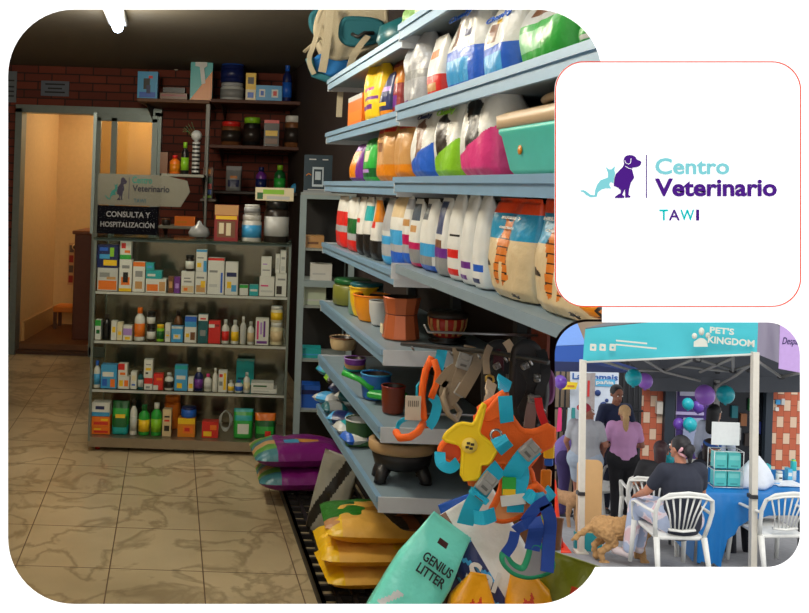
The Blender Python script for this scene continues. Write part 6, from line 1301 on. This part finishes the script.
# wire display with teal boxes
p = ont(725, .16); t = thing('wire_rack', 'white wire rack standing on the blue cloth', 'rack', p); WR = mat((214, 216, 216), .4, .2); k_ = (Yt + .16) / F; w_ = 29 * k_; h_ = 37 * k_
for sx in (-1, 1):
    for sy in (-.07, .07): MB().tube([(sx * w_ / 2, sy, 0), (sx * w_ / 2, sy, h_)], .004, WR, 6).build('upright', t)
for zz in (.012, h_ * .48, h_ - .004):
    MB().tube([(-w_ / 2, -.07, zz), (w_ / 2, -.07, zz), (w_ / 2, .07, zz), (-w_ / 2, .07, zz)], .004, WR, 6, True).build('shelf_wire', t)
for i in range(4):
    sx, lv = (i % 2) * 2 - 1, i // 2; o = carton('product_box', w_ * .42, .09, h_ * .40, (84, 190, 186), [(.1, .55, .9, .85, (120, 206, 200)), (.2, .1, .8, .2, (60, 150, 150))]); o.location = (p.x + sx * w_ * .235, p.y, p.z + .018 + lv * h_ * .48); tag(o, ['lower left', 'lower right', 'upper left', 'upper right'][i] + ' teal carton in the white wire rack', 'box', 'teal cartons in the wire rack')
t = thing('blank_sign', 'blank white card on a wire foot above the rack', 'sign', (p.x, p.y + .02, p.z + h_ + .003)); MB().rbox((0, 0, .03 + 12 * k_), (28 * k_, .008, 23 * k_), mat((226, 230, 228), .5), .003).build('card', t); MB().tube([(-.07, 0, .0), (-.07, 0, .1), (.07, 0, .1), (.07, 0, 0)], .003, WR, 6).build('wire_foot', t)
p = ont(752, .2); t = thing('plastic_bag', 'white translucent plastic bag on the blue cloth beside the rack', 'bag', p)
rg = []
for j in range(12):
    v_ = j / 11; r_ = (.19 * (1 - v_ ** 1.5) + .03) * (1 if v_ > .05 else .9); rg.append([Vector((r_ * math.cos(a) * (1 + .12 * math.sin(a * 3 + v_ * 4)) + .04 * v_, r_ * .55 * math.sin(a) * (1 + .15 * math.cos(a * 5)), v_ * .31)) for a in [2 * PI * i / 24 for i in range(24)]])
loft(rg, mat((214, 220, 228), .3, bump=.5, scale=20), smooth=True).build('bag', t)
for i, (pa, pb, hgt, dy, nm, c, lb, ds) in enumerate(((760, 769, .10, .25, 'box', (200, 220, 222), 'teal', 'white and teal carton, lower in the pile beside the tent pole'), (761, 769, .18, .36, 'box', (70, 180, 190), 'white', 'teal carton behind the white and teal one'), (786, 790.5, .12, .45, 'box', (90, 180, 216), 'white', 'sky blue carton near the can at the right'), (770, 779, .03, .3, 'box', (210, 216, 224), 'sky', 'flat white box lying right of the tent pole'))):
    p = ont((pa + pb) / 2, dy); o = carton('product_box', (pb - pa) * .0103, .07, hgt, c, [(.1, .4, .9, .7, lb)]); o.location = p; tag(o, ds, 'box')
p = ont(779, .38); t = thing('pet_food_jar', 'white jar with a black pet face on the table', 'jar', p); jar(.065, .11, 'white', 'lgrey', parent=t); MB().box((0, -.034, .045), (.03, .003, .014), C('black')).build('face_print', t)
p = ont(793, .45); t = thing('spray_can', 'tall teal and white spray can at the right end of the table', 'can', p); MB().lathe([(.028, 0), (.03, .004), (.03, .10), (.03, .19), (.02, .2), (.02, .215), (.001, .215)], C('white'), 16, mats=[C('white'), C('white'), C('teal'), C('teal'), C('lime'), C('teal')]).build('can', t)
p = ont(786, .30); t = thing('paper_stack', 'loose stack of papers on the blue cloth behind the right chair', 'papers', p)
for i in range(3): MB().box((0.01 * i, 0, .002 + .004 * i), (.24, .16, .003), mat((222, 226, 232), .6), Matrix.Rotation(.1 * i, 4, 'Z')).build('sheet', t)
# small side table with bright goods behind the woman
g = SC(662, 12.2); t = thing('side_table', 'small dark table with bright goods behind the left chair', 'table', tuple(g)); MB().box((0, 0, .72), (.7, .4, .03), mat((60, 60, 66), .5)).build('tabletop', t)
for sx in (-1, 1):
    for sy in (-1, 1): MB().box((sx * .32, sy * .17, .352), (.03, .03, .705), mat((50, 50, 54), .5)).build('leg', t)
for i, (dx, c, h_) in enumerate(((-.28, 'pink', .05), (-.18, 'teal', .04), (-.08, 'lilac', .06), (.02, 'red', .05), (.12, 'purple', .08))): o = carton('product_box', .085, .08, h_, c, [(.2, .3, .8, .6, 'white')]); o.location = g + Vector((dx, -.1, .736)); tag(o, ['pink', 'teal', 'lilac', 'red', 'purple'][i] + ' small carton on the side table', 'box')
balloon(668, 459, 12.1, 6, TLB, 'teal balloon resting on the side table')
# ------------------------------------------------------------------ figures
def blob(parts, m, name, parent, vox=.012, smooth=5):
    """one continuous surface grown around tapered limbs and rounded masses"""
    mb = MB()
    for q in parts:
        if q[0] == 'c':
            a, b_, ra, rb = Vector(q[1]), Vector(q[2]), q[3], q[4]; d = b_ - a; L = max(d.length, 1e-4); flat = q[5] if len(q) > 5 else 1.0
            R = d.normalized().to_track_quat('Z', 'Y').to_matrix().to_4x4(); prof = [(1e-4, -ra)] + [(ra * math.sin(t_), -ra * math.cos(t_)) for t_ in (PI / 8, PI / 4, 3 * PI / 8)] + [(ra, 0), (rb, L)] + [(rb * math.cos(t_), L + rb * math.sin(t_)) for t_ in (PI / 8, PI / 4, 3 * PI / 8)] + [(1e-4, L + rb)]
            mb.lathe(prof, m, 14, Matrix.Translation(a) @ R, sy=flat)
        else:
            c, r = Vector(q[1]), q[2]; R = Matrix.Rotation(q[3], 4, 'X') if len(q) > 3 else Matrix.Identity(4)
            mb.lathe([(1e-4, -1)] + [(math.sin(PI * i / 10), -math.cos(PI * i / 10)) for i in range(1, 10)] + [(1e-4, 1)], m, 16, Matrix.Translation(c) @ R @ Matrix.Diagonal((*r, 1)))
    o = mb.build(name, parent)
    md = o.modifiers.new('r', 'REMESH'); md.mode = 'VOXEL'; md.voxel_size = vox; md.use_smooth_shade = True
    ms = o.modifiers.new('s', 'SMOOTH'); ms.factor = .5; ms.iterations = smooth
    bpy.context.view_layer.update(); me = bpy.data.meshes.new_from_object(o.evaluated_get(bpy.context.evaluated_depsgraph_get()))
    o.modifiers.clear(); old = o.data; o.data = me; bpy.data.meshes.remove(old)
    if not me.materials: me.materials.append(m)
    return o
def hand(parts, w, e, side, k=1.0):
    w, e = Vector(w), Vector(e); d = (w - e).normalized(); s = d.cross(Vector((0, 1, .15))).normalized() * side; n = d.cross(s).normalized()
    parts.append(('c', w, w + d * .065, .022 * k, .03 * k, .55))
    for i, L in enumerate((.062, .072, .068, .052)):
        o_ = s * (.026 - .0175 * i); a = w + d * .085 + o_; m_ = a + d * L * .5 + n * .006; parts.append(('c', a, m_, .0088, .008)); parts.append(('c', m_, m_ + d * L * .45 + n * .018, .008, .0065))
    a = w + d * .03 + s * .03; parts.append(('c', a, a + d * .03 + s * .022, .011, .0095)); parts.append(('c', a + d * .03 + s * .022, a + d * .058 + s * .026, .0095, .008))
def person(desc, pos, rz, H=1.6, J=None, skin=(176, 120, 90), top=None, bottom=None, hair=None, shoe=None, female=True, sleeve='short', build=1.0, head_turn=0.0, head_tilt=0.0, shorts=False, hairparts=None, seat=False):
    """standing by default, facing -y; J overrides joints (in a 1.70 m frame)"""
    s = H / 1.7; t = thing('person', desc, 'person', tuple(pos), rz)
    j = dict(pel=(0, 0, .95), wai=(0, 0, 1.10), che=(0, .0, 1.28), nb=(0, .01, 1.43), hd=(0, -.015, 1.585), sl=(-.165, 0, 1.385), sr=(.165, 0, 1.385), el=(-.225, .02, 1.12), er=(.225, .02, 1.12), wl=(-.225, -.08, .90), wr=(.225, -.08, .90),
             hl=(-.085, 0, .90), hr=(.085, 0, .90), kl=(-.095, -.01, .49), kr=(.095, -.01, .49), al=(-.095, .02, .09), ar=(.095, .02, .09), tl=(-.105, -.13, .035), tr=(.105, -.13, .035))
    if J: j.update(J)
    j = {k_: Vector(v_) * s for k_, v_ in j.items()}; B = build; S = s
    SK = mat(skin, .55)
    P_ = [('c', j['pel'], j['wai'], .135 * B * S, .115 * B * S, .72), ('c', j['wai'], j['che'], .115 * B * S, .135 * B * S, .72), ('c', j['che'], j['nb'] - Vector((0, 0, .04 * S)), .13 * B * S, .08 * S, .75), ('c', j['sl'], j['sr'], .058 * S, .058 * S),
          ('c', j['nb'] - Vector((0, 0, .03)), j['hd'] - Vector((0, 0, .04)), .052 * S, .048 * S), ('c', j['hl'], j['hr'], .105 * B * S, .105 * B * S)]
    for a in 'lr':
        P_ += [('c', j['s' + a], j['e' + a], .05 * S * B, .038 * S), ('c', j['e' + a], j['w' + a], .038 * S, .025 * S), ('c', j['h' + a], j['k' + a], .09 * B * S, .056 * S), ('c', j['k' + a], j['a' + a], .054 * S, .034 * S), ('c', j['a' + a] - Vector((0, 0, .03 * S)), j['t' + a], .036 * S, .03 * S)]
        hand(P_, j['w' + a], j['e' + a], 1 if a == 'l' else -1)
    h = j['hd']; Rt = Matrix.Rotation(head_turn, 3, 'Z') @ Matrix.Rotation(head_tilt, 3, 'X'); hp = lambda x_, y_, z_: h + Rt @ (Vector((x_, y_, z_)) * S)
    P_ += [('e', hp(0, .005, .02), (.074 * S, .092 * S, .092 * S)), ('e', hp(0, -.025, -.04), (.056 * S, .064 * S, .07 * S)), ('c', hp(0, -.088, -.0), hp(0, -.108, -.028), .010, .015), ('e', hp(-.077, .01, -.01), (.012, .02, .03)), ('e', hp(.077, .01, -.01), (.012, .02, .03)), ('c', hp(-.02, -.086, -.058), hp(.02, -.086, -.058), .009, .009), ('e', hp(0, -.075, -.09), (.025, .02, .02))]
    blob(P_, SK, 'body', t, .0085, 3)
    for sx in (-1, 1):
        MB().lathe([(1e-4, -.011), (.009, -.005), (.011, 0), (.009, .005), (1e-4, .011)], mat((240, 238, 232), .3), 10, Matrix.Translation(hp(sx * .031, -.083, .008))).build('eye', t)
        q = MB().lathe([(1e-4, -.006), (.006, 0), (1e-4, .006)], mat((34, 22, 18), .3), 8, Matrix.Translation(hp(sx * .031, -.091, .008))).build('pupil', t); MB().tube([hp(sx * .048, -.082, .03), hp(sx * .032, -.092, .036), hp(sx * .016, -.092, .031)], .004, mat((30, 20, 16), .7), 6).build('eyebrow', t)
    MB().tube([hp(-.02, -.094, -.056), hp(0, -.098, -.058), hp(.02, -.094, -.056)], .005, mat((150, 70, 66), .5), 6).build('lips', t)
    if top:
        c = .016; Q = [('c', j['pel'] + Vector((0, 0, .0)), j['wai'], .140 * B * S + c, .118 * B * S + c, .76), ('c', j['wai'], j['che'], .118 * B * S + c, .137 * B * S + c, .76), ('c', j['che'], j['nb'] - Vector((0, 0, .055 * S)), .132 * B * S + c, .085 * S, .78), ('c', j['sl'], j['sr'], .058 * S + c, .058 * S + c)]
        if female: Q += [('e', j['che'] + Vector((sx * .06, -.085, .0)) * S, (.06 * B * S, .05 * S, .055 * S)) for sx in (-1, 1)]
        for a in 'lr':
            f_ = {'short': .62, 'long': 1.0, 'none': .1}[sleeve]; e = j['s' + a].lerp(j['e' + a], f_); Q.append(('c', j['s' + a], e, .05 * S * B + c, (.046 if sleeve == 'short' else .038) * S + c))
            if sleeve == 'long': Q.append(('c', j['e' + a], j['e' + a].lerp(j['w' + a], .94), .038 * S + c, .028 * S + c * .8))
        blob(Q, top if not isinstance(top, tuple) else mat(top, .85, bump=.15, scale=14), 'shirt', t, .011, 5)
    if bottom:
        c = .014; Q = [('c', j['hl'], j['hr'], .107 * B * S + c, .107 * B * S + c), ('c', j['pel'], j['pel'].lerp(j['wai'], .5), .132 * B * S + c * .4, .115 * B * S + c * .4, .74)]
        for a in 'lr':
            if shorts: Q.append(('c', j['h' + a], j['h' + a].lerp(j['k' + a], .62), .092 * B * S + c, .078 * S + c * 1.6))
            else: Q += [('c', j['h' + a], j['k' + a], .092 * B * S + c, .06 * S + c), ('c', j['k' + a], j['a' + a] + Vector((0, 0, .01)), .06 * S + c, .048 * S + c)]
        blob(Q, bottom if not isinstance(bottom, tuple) else mat(bottom, .85, bump=.1), 'trousers', t, .011, 5)
    if hair:
        Q = [('e', hp(0, .022, .035), (.086 * S, .092 * S, .092 * S))]
        for q in (hairparts or []): Q.append((q[0], hp(*q[1]), hp(*q[2]) if q[0] == 'c' else tuple(v_ * S for v_ in q[2]), *q[3:]))
        blob(Q, mat(hair, .55, bump=.4, scale=60, var=.25), 'hair', t, .008, 3)
    if shoe:
        for a in 'lr': blob([('c', j['a' + a] - Vector((0, -.01, .045 * S)), j['t' + a], .044 * S, .038 * S), ('c', j['a' + a] - Vector((0, 0, .03)), j['a' + a], .042 * S, .042 * S)], mat(shoe, .5), 'shoe', t, .010, 2)
    return t
LONG = [('c', (0, .07, .02), (0, .08, -.2), .07, .055)]
PONY = [('c', (0, .09, .03), (0, .115, -.05), .04, .04), ('c', (0, .115, -.05), (.005, .13, -.40), .044, .024)]
BUN = [('e', (0, .115, .02), (.05, .05, .05)), ('c', (0, .12, .0), (.01, .13, -.09), .035, .018), ('e', (.035, .13, -.0), (.035, .03, .045))]
SHORT = []
A_ = math.radians
# A: grey tee, red hair, seen from behind, face to the left
person('person with red hair in grey T-shirt and light shorts, back turned, behind the tent pole', SC(583, 12.0), A_(160), 1.57, dict(el=(-.27, .02, 1.14), er=(.27, .02, 1.14), wl=(-.24, -.12, 1.0), wr=(.24, -.12, 1.0)), (160, 104, 80), (168, 170, 176), (156, 170, 186), (176, 30, 54), (60, 50, 50), build=1.5, shorts=True, head_turn=A_(-70), hairparts=[('e', (0, .10, .06), (.045, .045, .045))])
# B: man in navy facing the camera
person('person with short black hair in a navy shirt, facing the street between the two women', SC(612, 13.1), A_(8), 1.86, dict(el=(-.25, .0, 1.14), er=(.25, -.02, 1.14), wl=(-.13, -.22, 1.08), wr=(.12, -.22, 1.08), hd=(0, -.03, 1.585)), (150, 98, 74), (26, 36, 66), (28, 32, 50), (22, 20, 22), (30, 30, 30), female=False, build=1.1, head_tilt=A_(12))
# C: lilac-pink top, blonde ponytail
person('person with long blonde ponytail, lilac pink top and black trousers, back turned', SC(621, 12.2), A_(172), 1.57, dict(el=(-.27, -.02, 1.12), er=(.27, -.02, 1.12), wl=(-.18, -.2, 1.06), wr=(.2, -.2, 1.06)), (170, 116, 92), (212, 158, 204), (30, 30, 34), (196, 158, 108), (60, 40, 36), build=1.38, hairparts=PONY)
# D: bending person at the left edge
person('person in a lavender top and dark purple trousers bending forward at the left edge', SC(562, 12.6), A_(75), 1.6, dict(pel=(0, .05, .93), wai=(0, -.03, 1.06), che=(0, -.20, 1.14), nb=(0, -.36, 1.16), hd=(0, -.47, 1.12), sl=(-.16, -.28, 1.12), sr=(.16, -.28, 1.12), el=(-.2, -.36, .9), er=(.2, -.36, .9), wl=(-.18, -.45, .7), wr=(.18, -.45, .7)), (150, 100, 80), (120, 100, 170), (62, 50, 100), (60, 40, 40), (40, 40, 50), build=1.3)
# E: seated woman
SIT = dict(pel=(0, .08, .52), wai=(0, .10, .68), che=(0, .08, .86), nb=(0, .06, 1.01), hd=(0, .03, 1.17), sl=(-.17, .07, .97), sr=(.17, .07, .97), el=(-.25, .0, .74), er=(.25, .0, .74), wl=(-.2, -.2, .66), wr=(.2, -.2, .66),
           hl=(-.09, .03, .52), hr=(.09, .03, .52), kl=(-.13, -.38, .53), kr=(.13, -.38, .53), al=(-.13, -.42, .10), ar=(.13, -.42, .10), tl=(-.14, -.57, .04), tr=(.14, -.57, .04))
def leggings():
    m = bpy.data.materials.new('patterned_leggings'); m.use_nodes = True; nt = m.node_tree; bb = nt.nodes['Principled BSDF']; tc = nt.nodes.new('ShaderNodeTexCoord'); v_ = nt.nodes.new('ShaderNodeTexNoise'); v_.inputs['Scale'].default_value = 9; v_.inputs['Detail'].default_value = 1
    r = nt.nodes.new('ShaderNodeValToRGB'); r.color_ramp.interpolation = 'CONSTANT'; e = r.color_ramp.elements; e[0].color = (*lin((176, 188, 214)), 1); e[1].position = .5; e[1].color = (*lin((226, 214, 222)), 1); q = e.new(.58); q.color = (*lin((224, 190, 196)), 1)
    nt.links.new(tc.outputs['Object'], v_.inputs['Vector']); nt.links.new(v_.outputs['Fac'], r.inputs[0]); nt.links.new(r.outputs[0], bb.inputs['Base Color']); bb.inputs['Roughness'].default_value = .8; return m
tE = person('person with black hair in a pink scrunchie, dark T-shirt and patterned leggings, sitting', E_POS + Vector((.06, 0, .0)), A_(188), 1.74, dict(SIT, hd=(0, .02, 1.17), kl=(.10, -.38, .53), kr=(.24, -.28, .53), al=(.12, -.42, .10), ar=(.28, -.32, .10), tl=(.16, -.55, .04), tr=(.36, -.44, .04), er=(.27, -.06, .74), wr=(.24, -.26, .64)), (186, 124, 96), (40, 44, 58), leggings(), (20, 18, 22), (214, 200, 200), build=1.3, head_turn=A_(15), hairparts=BUN)
MB().tube([(.045 * math.cos(a), .10 + .02 * math.sin(a * 3), 1.165 + .045 * math.sin(a)) for a in [2 * PI * i / 14 for i in range(14)]], .014, mat((232, 176, 184), .8), 6, True, Matrix.Scale(1.74 / 1.7, 4)).build('scrunchie', tE)
# F, G, H around the table
chairF = chair('white plastic chair under the person in black by the rack', SC(656, 9.9), A_(150))
person('person in black leaning forward on a chair behind the seated woman', SC(656, 9.9), A_(150), 1.6, dict(SIT, che=(0, -.02, .84), nb=(0, -.10, .98), hd=(0, -.16, 1.12), sl=(-.17, -.06, .94), sr=(.17, -.06, .94), wai=(0, .06, .68)), (168, 116, 90), (28, 28, 32), (26, 26, 30), (52, 26, 28), (30, 30, 30), build=1.15, hairparts=LONG)
tG = person('person in a navy top with a blue headband behind the wire rack', SC(711, 10.3), A_(20), 1.6, dict(SIT, er=(.30, -.10, .82), wr=(.52, -.22, .74), el=(-.28, -.02, .80)), (172, 118, 92), (30, 34, 46), (34, 36, 44), (34, 24, 24), (30, 30, 30), build=1.05, head_turn=A_(30), hairparts=[('c', (-.05, .05, 0), (-.06, .05, -.15), .05, .035)])
MB().tube([(.088 * math.cos(a), .03 + .098 * math.sin(a), 1.235 + .012 * math.sin(a)) for a in [2 * PI * i / 18 for i in range(18)]], .012, mat((34, 84, 160), .7), 6, True, Matrix.Scale(1.6 / 1.7, 4), ry=.02).build('headband', tG)
chair('white plastic chair of the headband wearer behind the rack', SC(711, 10.3), A_(20))
person('person with long black hair and a pale blue shirt standing under the lilac balloon', SC(712, 12.4), A_(150), 1.62, dict(), (190, 140, 112), (196, 206, 226), (40, 42, 50), (18, 17, 20), (40, 40, 40), build=1.1, sleeve='long', head_turn=A_(-30), hairparts=[('c', (0, .06, .02), (.0, .09, -.24), .085, .075)])

# ------------------------------------------------------------------ dogs
def dog(desc, pos, rz, s, c, curly=True, head=True):
    t = thing('dog', desc, 'dog', tuple(pos), rz); k = 1.25 if curly else .85
    Q = [('c', (0, -.22, .40), (0, .0, .38), .125 * k, .105 * k), ('c', (0, .0, .38), (0, .24, .41), .10 * k, .105 * k), ('c', (0, -.26, .46), (0, -.38, .58), .075 * k, .06 * k), ('e', (0, -.43, .62), (.07 * k, .085, .07 * k)), ('c', (0, -.48, .60), (0, -.56, .575), .042, .03), ('e', (-.065, -.42, .62), (.018, .035, .06)), ('e', (.065, -.42, .62), (.018, .035, .06))]
    for sx in (-1, 1):
        Q += [('c', (sx * .07, -.24, .36), (sx * .075, -.22, .20), .052 * k, .036 * k), ('c', (sx * .075, -.22, .20), (sx * .075, -.25, .04), .034 * k, .028 * k), ('c', (sx * .075, -.25, .03), (sx * .075, -.29, .02), .03 * k, .024 * k),
              ('c', (sx * .08, .22, .38), (sx * .09, .14, .25), .075 * k, .048 * k), ('c', (sx * .09, .14, .25), (sx * .09, .28, .16), .042 * k, .028 * k), ('c', (sx * .09, .28, .16), (sx * .09, .26, .035), .028 * k, .025 * k), ('c', (sx * .09, .26, .03), (sx * .09, .21, .02), .028 * k, .024 * k)]
    Q += [('c', (0, .33, .44), (.03, .45, .34), .03 * k, .025 * k), ('c', (.03, .45, .34), (.08, .56, .22), .03 * k, .014)]
    Q = [tuple([q[0], Vector(q[1]) * s, (Vector(q[2]) * s if q[0] == 'c' else tuple(v_ * s for v_ in q[2])), *[v_ * s for v_ in q[3:]]]) for q in Q]
    o = blob(Q, mat(c, .9, bump=.8, scale=30, var=.3), 'body', t, .012 * s, 2)
    if curly:
        for v_ in o.data.vertices: n_ = noise.noise(v_.co * 22 / s) * .016 * s + noise.noise(v_.co * 50) * .008; v_.co += v_.normal * n_
    MB().lathe([(1e-4, -.014), (.014, 0), (1e-4, .014)], mat((24, 20, 20), .4), 8, Matrix.Translation(Vector((0, -.59, .585)) * s)).build('nose', t)
    for sx in (-1, 1): MB().lathe([(1e-4, -.01), (.01, 0), (1e-4, .01)], mat((20, 16, 14), .2), 8, Matrix.Translation(Vector((sx * .035, -.50, .64)) * s)).build('eye', t)
    return t
dog('curly golden dog standing behind the seated person, tail towards the tent pole', SC(620, 9.1), A_(96), .86, (184, 142, 92))
dog('short haired tan dog at the left edge, seen behind the traffic cone', SC(559, 11.7), A_(30), .95, (170, 130, 92), curly=False)
